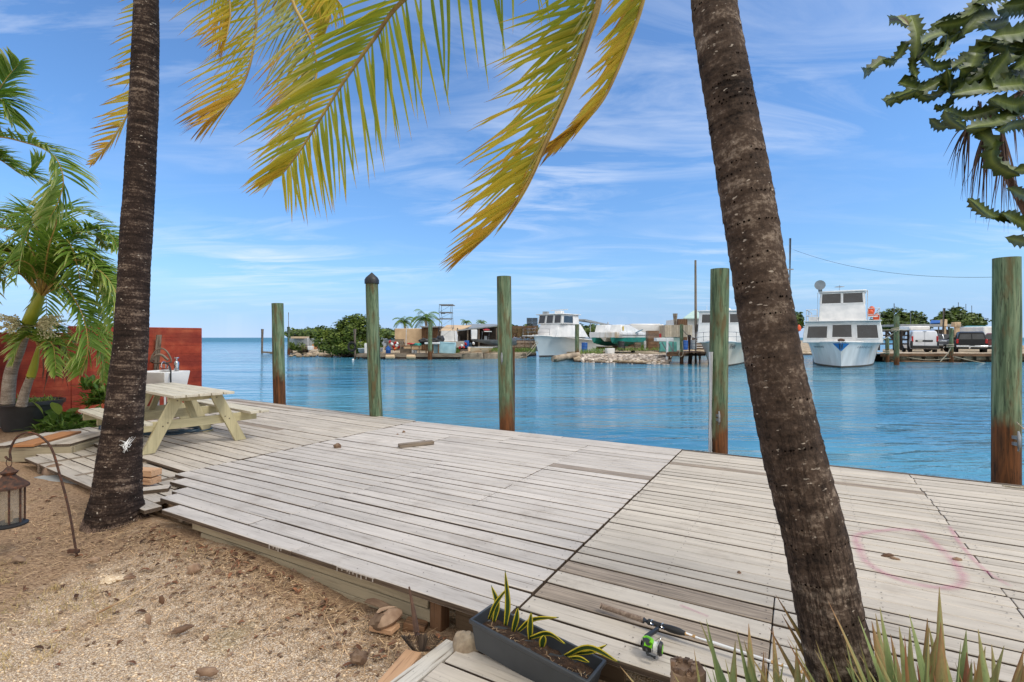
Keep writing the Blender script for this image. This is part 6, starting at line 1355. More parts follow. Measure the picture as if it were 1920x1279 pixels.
def xmas_palm(lab, ctrl, shaft, crown, fronds, root, L=.54, n=54, g=.8, wd=.046):
    ctrl = [(c, r*.75) for c, r in ctrl]; shaft = [(c, r*.75) for c, r in shaft]
    t = thing('christmas_palm', lab, 'palm tree', root, group='christmas palms at the left edge')
    b = MB(); b.tube(spline([c[0] for c in ctrl], 60), [lerp(ctrl[0][1], ctrl[-1][1], i/60) for i in range(61)], 24, fn=lambda s_, a, L_: 1+.03*mn.noise(Vector((math.cos(a)*2, math.sin(a)*2, L_*4)))+.025*((L_/.05) % 1)); b.build('trunk', m_ptrunk, t, off=root)
    b = MB(); q = spline([s_[0] for s_ in shaft], 20); m = len(shaft)-1; rs = []
    for i in range(21):
        x = i/20*m; k = min(int(x), m-1); rs.append(lerp(shaft[k][1], shaft[k+1][1], x-k))
    b.tube(q, rs, 20); b.build('crownshaft', m_cshaft, t, off=root)
    for pts in fronds:
        q0 = [crown]+pts
        def side(sg, q0=q0):
            def f(tt):
                k = min(int(tt*(len(q0)-1)), len(q0)-2); T = (q0[k+1]-q0[k]).normalized(); s_ = T.cross(Vector((0, 0, 1)))
                if s_.length < .05: s_ = Vector((1, 0, 0))
                s_.normalize(); up = s_.cross(T).normalized()
                return s_*sg*.85+up*.55
            return f
        frond(t, q0, L, n, wd, side(1), side(-1), g=g, a=.75, mat=m_xmas, tbase=U(.1, .3), tspan=.25, tipb=.55, rr=.013, start=.14, seg=4, jit=.22, fold=.2, tip=.6, rtint=.9)
    return t
cA = P(78, 556, 8.75)
frA = [way((110, 470, 8.7), (160, 430, 8.6), (205, 440, 8.5), (222, 470, 8.4)), way((130, 490, 8.3), (190, 510, 8.1), (225, 570, 8.0), (222, 640, 8.0)), way((125, 520, 8.9), (175, 540, 8.9), (205, 610, 8.8), (200, 700, 8.8)),
       way((95, 440, 8.9), (60, 400, 9.0), (10, 410, 9.0), (-40, 440, 9)), way((60, 470, 8.3), (20, 430, 8.1), (-40, 440, 8.0), (-90, 500, 8)), way((60, 500, 8.2), (20, 490, 7.9), (-20, 530, 7.7), (-40, 600, 7.6)),
       way((90, 470, 8.1), (105, 410, 7.8), (60, 420, 7.5), (30, 520, 7.3)), way((95, 480, 9.2), (120, 420, 9.4), (170, 470, 9.6), (190, 540, 9.7)), way((110, 530, 8.3), (150, 580, 8.1), (165, 650, 8.0), (150, 700, 8.0)),
       way((60, 520, 8.9), (10, 520, 9), (-30, 580, 9), (-40, 650, 9)), way((100, 490, 8.6), (140, 470, 8.4), (180, 500, 8.3), (195, 570, 8.3)), way((90, 460, 8.8), (110, 400, 8.8), (140, 395, 8.7), (190, 415, 8.6)),
       way((115, 540, 8.7), (150, 580, 8.6), (190, 650, 8.5), (195, 720, 8.5)), way((120, 505, 8.6), (165, 500, 8.4), (210, 545, 8.3), (212, 610, 8.2))]
for k in range(10):
    a_ = U(-.4, 2*math.pi-.4); ex_, ey_ = 78+math.cos(a_)*U(110, 165), 525+math.sin(a_)*U(70, 130)
    if math.sin(a_) > 0: ey_ += 20
    d0, d1 = U(-.7, .7), U(-.9, .9); mx_, my_ = lerp(78, ex_, .45), min(lerp(556, ey_, .45), 540)-U(40, 90)
    frA.append(way((mx_, my_, 8.75+d0*.6), (lerp(mx_, ex_, .6), lerp(my_, ey_, .35)-12, 8.75+d0), (ex_, ey_, 8.75+d1)))
xmas_palm('larger potted palm with a yellow-green crownshaft and a full crown of arching fronds', [(P(14, 760, 8.8), .13), (P(20, 700, 8.8), .11), (P(38, 650, 8.78), .10), (P(52, 606, 8.76), .09)], [(P(52, 608, 8.76), .125), (P(60, 590, 8.75), .125), (P(72, 565, 8.75), .10), (P(80, 545, 8.75), .05)], cA, frA, P(14, 770, 8.8))
cB = P(72, 650, 8.6)
frB = [way((60, 630, 8.5), (40, 640, 8.4), (25, 680, 8.3)), way((90, 630, 8.5), (120, 640, 8.4), (135, 690, 8.3)), way((85, 640, 8.3), (100, 650, 8.1), (105, 700, 8.0)), way((80, 625, 8.7), (100, 610, 8.9), (135, 640, 9)), way((62, 630, 8.7), (45, 610, 8.8), (15, 640, 8.9))]
xmas_palm('smaller potted palm with a slim yellow crownshaft leaning beside the larger one', [(P(40, 762, 8.6), .10), (P(47, 735, 8.6), .085), (P(57, 707, 8.6), .07)], [(P(57, 709, 8.6), .085), (P(63, 690, 8.6), .08), (P(68, 668, 8.6), .055), (P(72, 650, 8.6), .03)], cB, frB, P(40, 770, 8.6), L=.34, n=36)
cC = P(-70, 300, 6.6)
frC = [way((-20, 258, 6.5), (50, 268, 6.4), (98, 290, 6.35), (118, 330, 6.3), (112, 372, 6.3), (92, 412, 6.3)), way((-50, 250, 6.6), (-15, 190, 6.6), (10, 150, 6.6), (35, 120, 6.6)), way((-50, 230, 6.4), (-20, 180, 6.3), (5, 190, 6.2), (25, 230, 6.2)), way((-40, 290, 6.8), (0, 300, 6.9), (50, 330, 7), (80, 300, 7.1)), way((-90, 220, 6.6), (-130, 180, 6.6), (-200, 220, 6.6)), way((-90, 330, 6.4), (-140, 340, 6.2), (-190, 420, 6))]
xmas_palm('palm mostly off the left edge whose curled green frond arches above the potted ones', [(Vector((-8.2, 6.3, -.2)), .1), (P(-90, 480, 6.6), .08), (P(-76, 360, 6.6), .07)], [(P(-76, 365, 6.6), .09), (P(-72, 330, 6.6), .08), (cC, .04)], cC, frC, Vector((-8.2, 6.3, -.2)), L=.5, n=64)
m_flower = simple('flower_sprays', C(214, 206, 166), C(186, 176, 132), 10, rough=.8, tint=.25)
# flower stalks
for lab, c0, ends, r_ in (('pale branching flower stalk right of the yellow-green crownshaft', P(66, 612, 8.55), [(U(78, 122), U(588, 640), 8.3) for k in range(46)], .006), ('pale greenish flower stalk left of the yellow-green crownshaft', P(40, 612, 8.55), [(U(-10, 30), U(590, 625), 8.3) for k in range(40)], .006)):
    b = MB(); rt = P(56, 614, 8.7); b.tube([rt, c0], .018, 6)
    for e_ in ends:
        q = P(e_[0], e_[1], e_[2]+U(-.2, .3)); m_ = (c0+q)/2+Vector((0, 0, .05)); b.tube(spline([c0, m_, q], 6), [r_*(1-.09*i) for i in range(7)], 4)
        for k in range(7): b.blob(m_.lerp(q, k/6)+Vector((U(-.02, .02), U(-.02, .02), U(-.02, .02))), .012, 5, 4, tint=U(0, 1))
    single(b, 'flower_stalk', m_flower, lab, 'flower stalk', rt)
b = MB(); q0 = P(105, 640, 8.5)
for k in range(60): b.blade(q0+Vector((U(-.15, .15), U(-.1, .1), U(-.5, .1))), (U(-.4, .4), U(-.3, .3), -1), U(.2, .5), .03, .4, 3, tint=U(0, 1))
b.tube(spline([q0+Vector((0, 0, .15)), q0, q0+Vector((.02, 0, -.6))], 8), .015, 5); single(b, 'dead_frond', m_deadleaf, 'withered brown frond hanging under the palm crown before the red wall', 'frond', q0)
# ground plants by the wall
def plant_clump(name, lab, spots, n, L, wd, mat, shape, g=.8, up=1., cat='plant', fold=.15):
    b = MB()
    for k in range(n):
        px, py, D, z = rnd.choice(spots); c_ = Vector((XP(px, D), D+U(-.2, .2), z)); d = Vector((U(-1, 1), U(-1, 1), U(.2, 1.3)*up))
        L_ = L*U(.6, 1.1); st = c_+d.normalized()*L_*U(.2, .8)
        b.tube([c_, (c_+st)/2+Vector((0, 0, .03)), st], .006, 4, tint=.3); b.blade(st, d+Vector((0, 0, -.2)), L_*.75, wd*U(.7, 1.2), g, 5, tint=U(.1, .9), fold=fold, shape=shape)
    px, py, D, z = spots[0]; return single(b, name, mat, lab, cat, (XP(px, D), D, z))
oval = lambda t_: math.sin(min(1, t_*1.02)*math.pi)**.7
plant_clump('leafy_plant', 'broad pale green leaved plant growing beside the dark tub', [(118, 0, 9.1, -.05), (100, 0, 9.2, -.05), (135, 0, 9.3, -.05)], 34, .42, .2, m_green, oval, .5)
plant_clump('shrub', 'small leafy shrub growing against the red wall left of the dark palm trunk', [(165, 0, 9.7, -.05), (182, 0, 9.7, -.05), (198, 0, 9.8, -.05), (175, 0, 9.7, .3), (190, 0, 9.7, .45), (205, 0, 9.7, .4), (170, 0, 9.7, .6)], 420, .24, .07, m_green, oval, .3)
plant_clump('ground_cover', 'low tangled green weeds at the foot of the red wall', [(110, 0, 9.0, -.1), (125, 0, 8.9, -.1), (140, 0, 9.0, -.1), (155, 0, 9.2, -.1), (90, 0, 9, -.1)], 260, .26, .03, m_green, oval, 1.0)['kind'] = 'stuff'
# low step box at the deck's left end
o = G(58, 866, -.16); t = thing('wooden_step', 'cream wooden box step with an orange-brown board on top at the deck left end', 'step', o, R(8))
b = MB(); b.box((.0, .03, .10), (1.02, .045, .2), None, .6); b.box((-.5, .5, .10), (.045, .9, .2)); b.box((.5, .5, .1), (.045, .9, .2)); b.build('frame', m_fascia, t, bevel=.004)
b = MB()
for x, mm in ((-.41, 0), (.22, 0), (.40, 0)): b.box((x, .5, .225), (.2, 1.0, .036), None, .7)
b.build('tread', m_decko, t, bevel=.004)
b = MB(); b.box((-.12, .5, .232), (.28, 1.04, .036), eul(0, 0, 3), .6); b.build('tread', m_orange, t, bevel=.004, label='orange-brown tread board')
one('coconut', m_husk, 'brown coconut lying beside the box step', 'coconut', lambda b: b.blob(G(101, 884, -.12), (.125, .11, .095), 20, 14, .04, 1.5), G(101, 888, -.2))
b = MB(); A = G(84, 893, -.16); Z = G(306, 940, -.15); b.bar(A, Z, .22, .03, (0, 0, 1), .8); single(b, 'plank', m_grey, 'long grey plank on the sand passing behind the foot of the left palm', 'plank', A, bevel=.003)
b = MB(); b.bar(G(262, 921, -.03), G(318, 915, -.03), .15, .04, (0, 0, 1), .8); b.bar(G(270, 935, -.1), G(300, 941, -.1), .1, .05, (0, 0, 1), .8); single(b, 'plank', m_decko, 'short pale board end by the right side of the left palm base', 'plank', G(290, 930, -.1), bevel=.003)
for k, (y, lb_) in enumerate(((-.01, 'lower'), (.075, 'upper'))):
    b = MB(); b.box(G(266, 905, 0)+Vector((0, .05, y+.03)), (.3, .14, .07), eul(0, 0, -14+k*4), .8); single(b, 'wood_block', m_newwood, lb_+' of two fresh cut wood blocks stacked behind the left palm trunk', 'block', G(266, 905, 0), group='two stacked wood blocks', bevel=.004)
# ---------------------------------------------------------------- lantern and its hook
hg = G(147, 1038, -.2); t = thing('garden_hook', 'bent brown iron hook stake holding a rusty lantern', 'hook', hg)
b = MB(); b.tube(spline([hg+Vector((0, 0, -.1))]+way((130, 960, 4.2), (112, 890, 4.2), (96, 840, 4.2), (75, 818, 4.2), (50, 811, 4.2), (30, 822, 4.2), (19, 845, 4.2), (20, 862, 4.2), (14, 860, 4.2), (10, 856, 4.2)), 60), .0085, 8); b.box(hg+Vector((-.04, 0, .02)), (.09, .02, .03)); b.build('stake', m_rust, t, off=hg)
lc = P(17, 985, 4.18); t = thing('lantern', 'rusty round metal lantern with glass panes hanging from the hook', 'lantern', lc); t.scale = (.8, .8, 1)
b = MB(); b.lathe([(.15, 0), (.152, .012), (.135, .02), (.12, .028), (.02, .03)], (0, 0, 0), 26); b.build('base', m_black, t)
b = MB()
for k in range(8): a_ = k*math.pi/4; b.bar((math.cos(a_)*.118, math.sin(a_)*.118, .02), (math.cos(a_)*.118, math.sin(a_)*.118, .32), .014, .01)
b.tube([(math.cos(a_*.3927)*.12, math.sin(a_*.3927)*.12, .315) for a_ in range(16)], .01, 6, closed=True); b.build('frame', m_rust, t)
sg_ = NT('lantern_glass'); p_ = sg_.bsdf((.30, .28, .23, 1), .2, fin=False); tr_ = sg_.n('ShaderNodeBsdfTransparent'); mm_ = sg_.n('ShaderNodeMixShader'); mm_.inputs[0].default_value = .38; sg_.l(tr_.outputs[0], mm_.inputs[1]); sg_.l(p_, mm_.inputs[2]); sg_.l(mm_.outputs[0], sg_.out.inputs[0])
b = MB(); b.lathe([(.108, .03), (.108, .31)], (0, 0, 0), 24); b.f = b.f[:-2]; b.m = b.m[:-2]; b.build('glass', sg_.mat, t)
b = MB(); b.lathe([(.16, .315), (.158, .33), (.06, .405), (.05, .42), (.065, .43), (.075, .445), (.05, .455), (.025, .48), (.012, .49)], (0, 0, 0), 26); b.build('roof', m_rust, t)
b = MB(); b.tube([(math.cos(a_*.5236)*.03, 0, .52+math.sin(a_*.5236)*.035) for a_ in range(12)], .004, 5, closed=True); b.build('ring', m_rust, t)
b = MB(); b.lathe([(.03, .03), (.03, .12), (.01, .13)], (0, 0, 0), 14); b.build('candle', m_straw, t)
# ---------------------------------------------------------------- planter trough with snake plants
A = P(890, 1152, 2.77); B_ = P(1111, 1267, 2.40); F_ = P(921, 1121, 2.90)
A.z = .075; B_.z = -.03; F_.z = .08
A = Vector(((890-960)/FPX*(H-.075)*FPX/(1152-633), (H-.075)*FPX/(1152-633), .075)); B_ = Vector(((1111-960)/FPX*(H-.015)*FPX/(1267-633), (H-.015)*FPX/(1267-633), .015))
ex = (B_-A); LX = ex.length; ex.normalize(); fl = Vector((F_.x-A.x, F_.y-A.y, 0)); ey = (fl-ex*fl.dot(ex)).normalized(); ez = ex.cross(ey).normalized(); WY = .2
M3 = Matrix((ex, ey, ez)).transposed(); e_ = M3.to_euler()
t = thing('planter_trough', 'dark grey plastic trough of striped snake plants tilted against the deck edge', 'planter', A+ex*LX/2+ey*WY/2-ez*.17, 0); t.rotation_euler = e_; t.location -= Vector((SU, CU, 0))*.055
b = MB(); hx, hy = LX/2, WY/2
def rr(kx, ky, z): return [Vector((x*kx, y*ky, z)) for x, y in ((-1, -1), (1, -1), (1, 1), (-1, 1))]
b.loft([rr(hx-.035, hy-.03, 0), rr(hx-.012, hy-.01, .145), rr(hx, hy, .148), rr(hx, hy, .17), rr(hx-.014, hy-.014, .172), rr(hx-.016, hy-.016, .14), rr(hx-.024, hy-.022, .10)]); b.build('trough', m_pot, t, bevel=.003)
b = MB(); n = 20
b.add([Vector((lerp(-hx+.02, hx-.02, i/n), lerp(-hy+.02, hy-.02, j/6), .105+.02*mn.noise(Vector((i*.9, j*.9, 0))))) for j in range(7) for i in range(n+1)], [(j*(n+1)+i, j*(n+1)+i+1, (j+1)*(n+1)+i+1, (j+1)*(n+1)+i) for j in range(6) for i in range(n)])
b.build('soil', m_soil, t)
def snake(t_, pts, w_):
    q = spline([P(*p) for p in pts], 14); b = MB(); vs = []; cs = []; tt = []
    for i, p in enumerate(q):
        s_ = i/14; T = (q[min(14, i+1)]-q[max(0, i-1)]).normalized(); sd_ = T.cross(Vector((0, 1, .25))).normalized(); nn = T.cross(sd_).normalized()
        wf = w_*(.55+.45*math.sin(min(1, s_*1.9)*math.pi/2))*(1-s_**3.5)+.001
        for k, (o_, tn) in enumerate(((-1, .95), (-.68, .72), (-.62, .35), (0, .2), (.62, .35), (.68, .72), (1, .95))):
            vs.append(p+sd_*o_*wf/2+nn*abs(o_)*wf*.14); cs.append((o_*wf, 0, s_*.4)); tt.append(tn if not (s_ > .97) else .3)
    b.add(vs, [(i*7+k, i*7+k+1, (i+1)*7+k+1, (i+1)*7+k) for i in range(14) for k in range(6)], cs, tt)
    ob = b.build('leaf', m_snake, t_, off=t_.location); sol = ob.modifiers.new('thick', 'SOLIDIFY'); sol.thickness = .004
for lab_, lv in (('tallest snake plant, its upright yellow-edged leaves at the left end of the trough', [([(948, 1172, 2.72), (952, 1130, 2.71), (947, 1068, 2.68)], .034), ([(926, 1165, 2.76), (932, 1130, 2.76), (921, 1097, 2.76)], .034), ([(917, 1160, 2.78), (930, 1130, 2.74), (953, 1100, 2.72)], .026)]),
                 ('short snake plant with one upright leaf and one arching right over the rim', [([(962, 1183, 2.70), (968, 1160, 2.68), (971, 1138, 2.67)], .034), ([(972, 1182, 2.66), (1000, 1160, 2.62), (1048, 1157, 2.55)], .03)]),
                 ('snake plant at the trough middle with a drooping leaf and a stubby one', [([(994, 1198, 2.62), (994, 1170, 2.60), (996, 1147, 2.59)], .034), ([(996, 1194, 2.60), (1030, 1186, 2.55), (1062, 1208, 2.45)], .036), ([(1016, 1212, 2.56), (1018, 1198, 2.54), (1020, 1190, 2.53)], .04)]),
                 ('low snake plant at the right end of the trough reaching out past the rim', [([(1060, 1228, 2.50), (1105, 1212, 2.42), (1162, 1242, 2.36)], .038), ([(1072, 1224, 2.50), (1110, 1220, 2.45), (1138, 1208, 2.46)], .028), ([(1068, 1232, 2.48), (1085, 1232, 2.44), (1106, 1242, 2.42)], .03)])):
    t_ = thing('snake_plant', lab_, 'plant', P(*lv[0][0][0]), group='snake plants in the dark trough')
    for pts, w_ in lv: snake(t_, pts, w_)
b = MB()
for k in range(90):
    p = A+ex*U(.05, LX-.04)+ey*U(.06, WY-.07)-ez*.064-Vector((SU, CU, 0))*.055; b.blade(p, (U(-1, 1), U(-1, 1), U(-.1, .4)), U(.02, .05), .005, .4, 2, tint=U(0, 1))
tag(b.build('potting_litter', m_straw), 'dry brown litter on the soil inside the trough', 'litter', kind='stuff')
# ---------------------------------------------------------------- fishing rod
ra = G(1127, 1136, .03); rbp = G(1207, 1163, .035); rc = G(1285, 1188, .045); rd_ = G(1510, 1262, .035); dr = (rd_-rc).normalized(); re_ = rd_+dr*.9
t = thing('fishing_rod', 'white fishing rod with a cork grip and a green reel lying on the deck', 'fishing rod', ra)
b = MB(); q = [ra.lerp(rbp, k/20) for k in range(21)]; b.tube(q, [.017 if k in (0, 20) else .0155-.0015*math.sin(k/20*3.14)+(.0008 if k % 2 else 0) for k in range(21)], 14); b.build('grip', m_cork, t, off=ra)
b = MB(); q = [rbp.lerp(rc, k/8) for k in range(9)]; b.tube(q, [.016, .0165, .0135, .0135, .014, .018, .0185, .017, .011], 14); b.build('foregrip', m_black, t, off=ra)
for f in (.2, .46): b = MB(); b.tube([rbp.lerp(rc, f), rbp.lerp(rc, f+.07)], .0178, 14); b.build('reel_seat_ring', m_chrome, t, off=ra)
b = MB(); b.tube([rc.lerp(re_, k/10) for k in range(11)], [.0085-.0005*k for k in range(11)], 10); b.build('blank', m_white, t, off=ra)
for f in (0, .28, .335): b = MB(); p = rc.lerp(re_, f); b.tube([p-dr*.001, p+dr*.05], .0096, 10); b.build('thread_wrap', m_gold, t, off=ra)
rp = G(1222, 1212, .05); ax = (G(1240, 1216, .05)-G(1196, 1204, .05)).normalized(); sdv = Vector((-ax.y, ax.x, 0))
reel = MB(); reel.tube(spline([rbp.lerp(rc, .36)+Vector((0, 0, -.005)), rbp.lerp(rc, .34)+Vector((-.02, -.05, -.0)), rp+Vector((-.02, .05, .012)), rp-ax*.02], 10), [.011, .009, .009, .012, .012, .012, .012, .012, .012, .012, .014], 8)
rl = reel.build('reel', m_black, t, off=ra)
def rlm(fn, nm, mt): b = MB(); fn(b); b.build(nm, mt, rl, off=ra)
rlm(lambda b: b.tube([rp-ax*.052, rp-ax*.04, rp-ax*.012, rp+ax*.005], [.018, .03, .032, .026], 16), 'reel_body', m_black)
rlm(lambda b: (b.tube(spline([rp-ax*.05+sdv*.022+Vector((0, 0, .012)), rp-ax*.03+sdv*.03+Vector((0, 0, .02)), rp+Vector((0, 0, .03))+ax*.0, rp+sdv*-.02+Vector((0, 0, .024))], 10), .010, 8), b.tube([rp-ax*.03-sdv*.018+Vector((0, 0, .012)), rp+ax*.006-sdv*.024+Vector((0, 0, .012))], .013, 8)), 'side_plate', m_lime)
rlm(lambda b: b.tube([rp+ax*.004, rp+ax*.01, rp+ax*.032, rp+ax*.036], [.031, .026, .026, .031], 20), 'spool', m_white)
rlm(lambda b: b.tube([rp+ax*.033, rp+ax*.04, rp+ax*.052], [.034, .035, .03], 22), 'spool_rim', m_black)
rlm(lambda b: b.tube([rp+ax*.050, rp+ax*.0535], [.024, .021], 20), 'drag_knob', m_lime)
rlm(lambda b: b.tube(spline([rp+sdv*.036, rp+sdv*.04+ax*.03+Vector((0, 0, .03)), rp+ax*.045+Vector((0, 0, .055)), rp-sdv*.035+ax*.03+Vector((0, 0, .02))], 16), .0016, 5), 'bail_wire', m_chrome)
rlm(lambda b: (b.tube([rp-ax*.02-sdv*.03, rp-ax*.01-sdv*.055+Vector((0, 0, -.01))], .006, 8), b.tube([rp-ax*.012-sdv*.055+Vector((0, 0, -.01)), rp+ax*.03-sdv*.058+Vector((0, 0, -.016))], .008, 8)), 'crank_handle', m_black)
# ---------------------------------------------------------------- loose wood, stones, husks
o = P(1283, 1244, 2.15); zt = o.z; o.z = -.2
b = MB(); n = 14; pts = [Vector((o.x+U(-.002, .002)+.004*k/3, o.y, lerp(-.22, zt-.02, k/n))) for k in range(n+1)]
b.tube(pts, [.066]*(n+1), 26, fn=lambda s_, a, L: 1+.22*mn.noise(Vector((math.cos(a)*2.2, math.sin(a)*2.2, L*1.5)))+.1*mn.noise(Vector((math.cos(a)*7, math.sin(a)*7, L*6)))+(.25*max(0, math.sin(a*1-.4))**8))
for k in range(26):
    g_ = U(0, 6.28); p = Vector((o.x+math.cos(g_)*.045, o.y+math.sin(g_)*.045, zt-.03)); b.box(p, (.02, .02, U(.03, .07)), eul(U(-15, 15), U(-15, 15), U(0, 90)), U(0, 1))
single(b, 'log', m_husk, 'short broken log standing upright at the bottom edge by the reel', 'log', o)
b = MB(); c_ = Vector((XP(875, 2.82), 2.82, -.17)); b.blob(c_, (.085, .085, .12), 18, 12, .16, 1.3); single(b, 'stone', m_rock, 'round tan stone at the left end of the plant trough', 'stone', c_)
b = MB(); b.bar(G(722, 1290, -.18), G(776, 1226, -.17), .10, .04, (0, 0, 1), .6); single(b, 'plank', m_newwood, 'reddish fresh cut board end at the bottom edge of the sand', 'plank', G(750, 1255, -.2), bevel=.004)
b = MB(); b.bar(G(700, 1172, -.2), G(742, 1180, -.19), .09, .03, (0, 0, 1), .4); single(b, 'plank', m_newwood, 'small wood offcut behind the split coconut husk', 'plank', G(720, 1175, -.2), bevel=.003)
b = MB(); A2 = G(684, 1128, -.19); Z2 = G(748, 1150, -.18)
b.blade(A2, (Z2-A2), (Z2-A2).length*1.15, .1, .05, 6, tint=.8, fold=.25); single(b, 'palm_sheath', m_husk, 'curved tan palm sheath lying along the deck base', 'palm sheath', A2)
def husk(px, py, r, lab, el=(1, .75, .65), z=-.19, rz=0, mat=None):
    c_ = G(px, py, z); b = MB(); b.blob(c_+Vector((0, 0, r*el[2]*.4)), (r*el[0], r*el[1], r*el[2]), 16, 10, .2, 1.8, tint=U(.2, 1), rot=eul(U(-20, 20), U(-20, 20), rz))
    return single(b, 'coconut_husk', mat or m_husk, lab, 'coconut husk', c_, group='coconut husks and pods')
c_ = G(716, 1180, -.19); b = MB()
b.blob(c_+Vector((.035, .03, .05)), (.085, .05, .05), 16, 10, .15, 1.6, .9, rot=eul(0, -15, 35)); b.blob(c_+Vector((-.02, -.0, .045)), (.05, .035, .045), 14, 8, .25, 2, .1, rot=eul(0, 10, 35)); b.blade(c_+Vector((-.04, .02, .08)), (1, .55, .35), .14, .05, .6, 5, tint=.8, fold=.3)
single(b, 'coconut_husk', m_husk, 'big split pale coconut husk lying before the deck post', 'coconut husk', c_, group='coconut husks and pods')
husk(364, 1072, .05, 'pale rounded husk on the sand below the left palm', (1, .9, .85)); husk(407, 1078, .04, 'dark brown husk just right of the pale rounded one'); husk(411, 1037, .05, 'reddish brown curled pod near the deck edge', (1.3, .6, .45), rz=30); husk(340, 1182, .06, 'dark brown cylindrical pod lying on the open sand', (1, .35, .32), rz=15); husk(673, 1237, .05, 'dark brown husk near the bottom of the sand')
husk(303, 1128, .03, 'small dark forked pod on the sand', (.6, .4, 1)); husk(278, 1165, .035, 'small upright brown pod tip left of the cylindrical one', (.5, .4, 1)); husk(176, 1052, .045, 'split brown pod by the foot of the lantern hook', (1, .5, .5)); husk(36, 1050, .05, 'pale curled husk at the far left of the sand', (1.1, .5, .4)); husk(243, 1084, .04, 'dark flat husk in the middle of the straw', (1, .8, .35)); husk(421, 1056, .04, 'grey pod beside the reddish one'); husk(386, 1198, .016, 'tiny orange nut on the open sand', (1, 1, 1))
husk(388, 1262, .05, 'brown husk fragment at the bottom edge', (1.2, .5, .4)); husk(556, 1073, .04, 'brown fragment against the deck base'); husk(478, 1065, .025, 'small orange nut near the fascia boards', (1, 1, 1)); husk(593, 1085, .045, 'grey curled husk under the deck edge', (1, .5, .5))
b = MB(); o = G(790, 1222, -.17)
for k in range(26):
    a_ = lerp(-1.0, 1.2, k/25); b.blade(o+Vector((a_*.045, 0, -.0)), (math.sin(a_*.8), -.15, math.cos(a_*.5)*1.1), .10+U(-.01, .02), .018, -.1, 3, tint=U(.2, 1), fold=.2, shape=lambda t_: .5+.7*t_)
single(b, 'palm_boot', m_bark, 'fan-shaped grey palm sheath fragment upright before the trough', 'palm sheath', o)
b = MB(); q = spline([P(782, 1190, 2.66), P(776, 1150, 2.68), P(767, 1100, 2.72)], 12); b.tube(q, [.017, .016, .015, .015, .014, .013, .012, .011, .009, .008, .007, .006, .004], 8); single(b, 'palm_stalk', m_deadleaf, 'dry brown stalk leaning upright against the deck edge', 'stalk', q[0])
one('plank', m_oldwood, 'loose short weathered board lying on the deck beyond the middle', 'plank', lambda b: b.bar(G(748, 836, .03), G(812, 829, .03), .10, .05, (0, 0, 1), .5), G(780, 832, 0), bevel=.004)
husk(633, 839, .055, 'brown husk on the deck left of the loose board', (1, .8, .75), z=.0, rz=20); husk(757, 811, .025, 'small dark nut on the deck beyond the loose board', (1, 1, .9), z=0); husk(1663, 1043, .03, 'dark oblong pod inside the pink painted loop', (1.6, .5, .4), z=0, rz=-20); husk(1678, 1048, .022, 'light brown bit touching the dark oblong pod', (1.4, .6, .4), z=0, rz=-30); husk(1795, 1050, .02, 'small black pod right of the pink loop', (1.5, .8, .6), z=0, rz=-10); husk(1386, 1075, .013, 'tiny red nut on the deck left of the leaning palm', (1, 1, .8), z=0); husk(745, 815, .02, 'tiny dark crumb on the deck far side', z=0)
# rope of the sapling litter: twigs, straw, chips and pebbles (uncountable)
def inland(x, y): u, v = UV(x, y); return v < 2.42
b = MB()
for k in range(17000):
    if U(0, 1) < .6: x, y = U(-6.8, -1.6), U(3.0, 7.2)
    else:
        u = U(-6.6, 1.2); v = 2.42-abs(rnd.gauss(0, .38)); p = DK(u, v); x, y = p.x, p.y
    if not inland(x, y) or y < 2.0: continue
    z = ground_z(x, y)+.006; L_ = U(.03, .16)*(1.6 if U(0, 1) < .1 else 1); a_ = U(0, 6.28)
    b.blade((x, y, z), (math.cos(a_), math.sin(a_), U(0, .35)), L_, U(.0025, .006), .5, 3, tint=U(0, 1), curl=U(-1.2, 1.2))
tag(b.build('straw_litter', simple('straw_shreds', C(206, 178, 138), C(136, 104, 76), 10, rough=.95, tint=.75), sharp=180), 'dry straw and frond shreds scattered over the sand', 'litter', kind='stuff')
b = MB()
for k in range(1500):
    u = U(-5.5, 1.3); v = 2.42-abs(rnd.gauss(0, .26)); p = DK(u, v); x, y = p.x, p.y
    if U(0, 1) < .22: x, y = U(-4, -.4), U(2.4, 5)
    if not inland(x, y): continue
    z = ground_z(x, y)+.006; s_ = U(.003, .0125)
    b.blob((x, y, z), (s_*U(.8, 1.8), s_, s_*.5), 6, 4, .3, 3, U(0, 1), rot=eul(U(-30, 30), U(-30, 30), U(0, 180)))
tag(b.build('leaf_litter', m_husk), 'brown bark chips and leaf bits along the foot of the deck', 'litter', kind='stuff')
b = MB()
for k in range(420):
    if U(0, 1) < .45: x, y = U(-6.2, -1.4), U(2.8, 6.2)
    else: u = U(-5.2, 1.2); v = 2.42-abs(rnd.gauss(0, .2)); p = DK(u, v); x, y = p.x, p.y
    if not inland(x, y): continue
    a_ = U(0, 6.28); b.blade((x, y, ground_z(x, y)+.012), (math.cos(a_), math.sin(a_), U(0, .5)), U(.03, .09), U(.012, .03), 1.2, 4, tint=U(0, 1), fold=U(.1, .5), shape=oval, curl=U(-1, 1))
tag(b.build('dead_leaves', simple('dead_leaf_bits', C(136, 92, 64), C(74, 50, 38), 9, rough=.9, tint=.6), sharp=180), 'curled brown dead leaves scattered over the sand and along the deck', 'litter', kind='stuff')
b = MB()
for k in range(9000):
    x, y = U(-3.4, .2), U(2.3, 5.0)
    if not inland(x, y) or abs(x/y) > 1.1: continue
    z = ground_z(x, y)+.001; s_ = U(.003, .0075)
    b.blob((x, y, z), (s_*U(.8, 1.5), s_, s_*.7), 5, 3, .2, 3, U(0, 1))
m_peb = simple('shell_bits', C(236, 220, 192), C(196, 164, 124), 60, rough=.9, tint=.35)
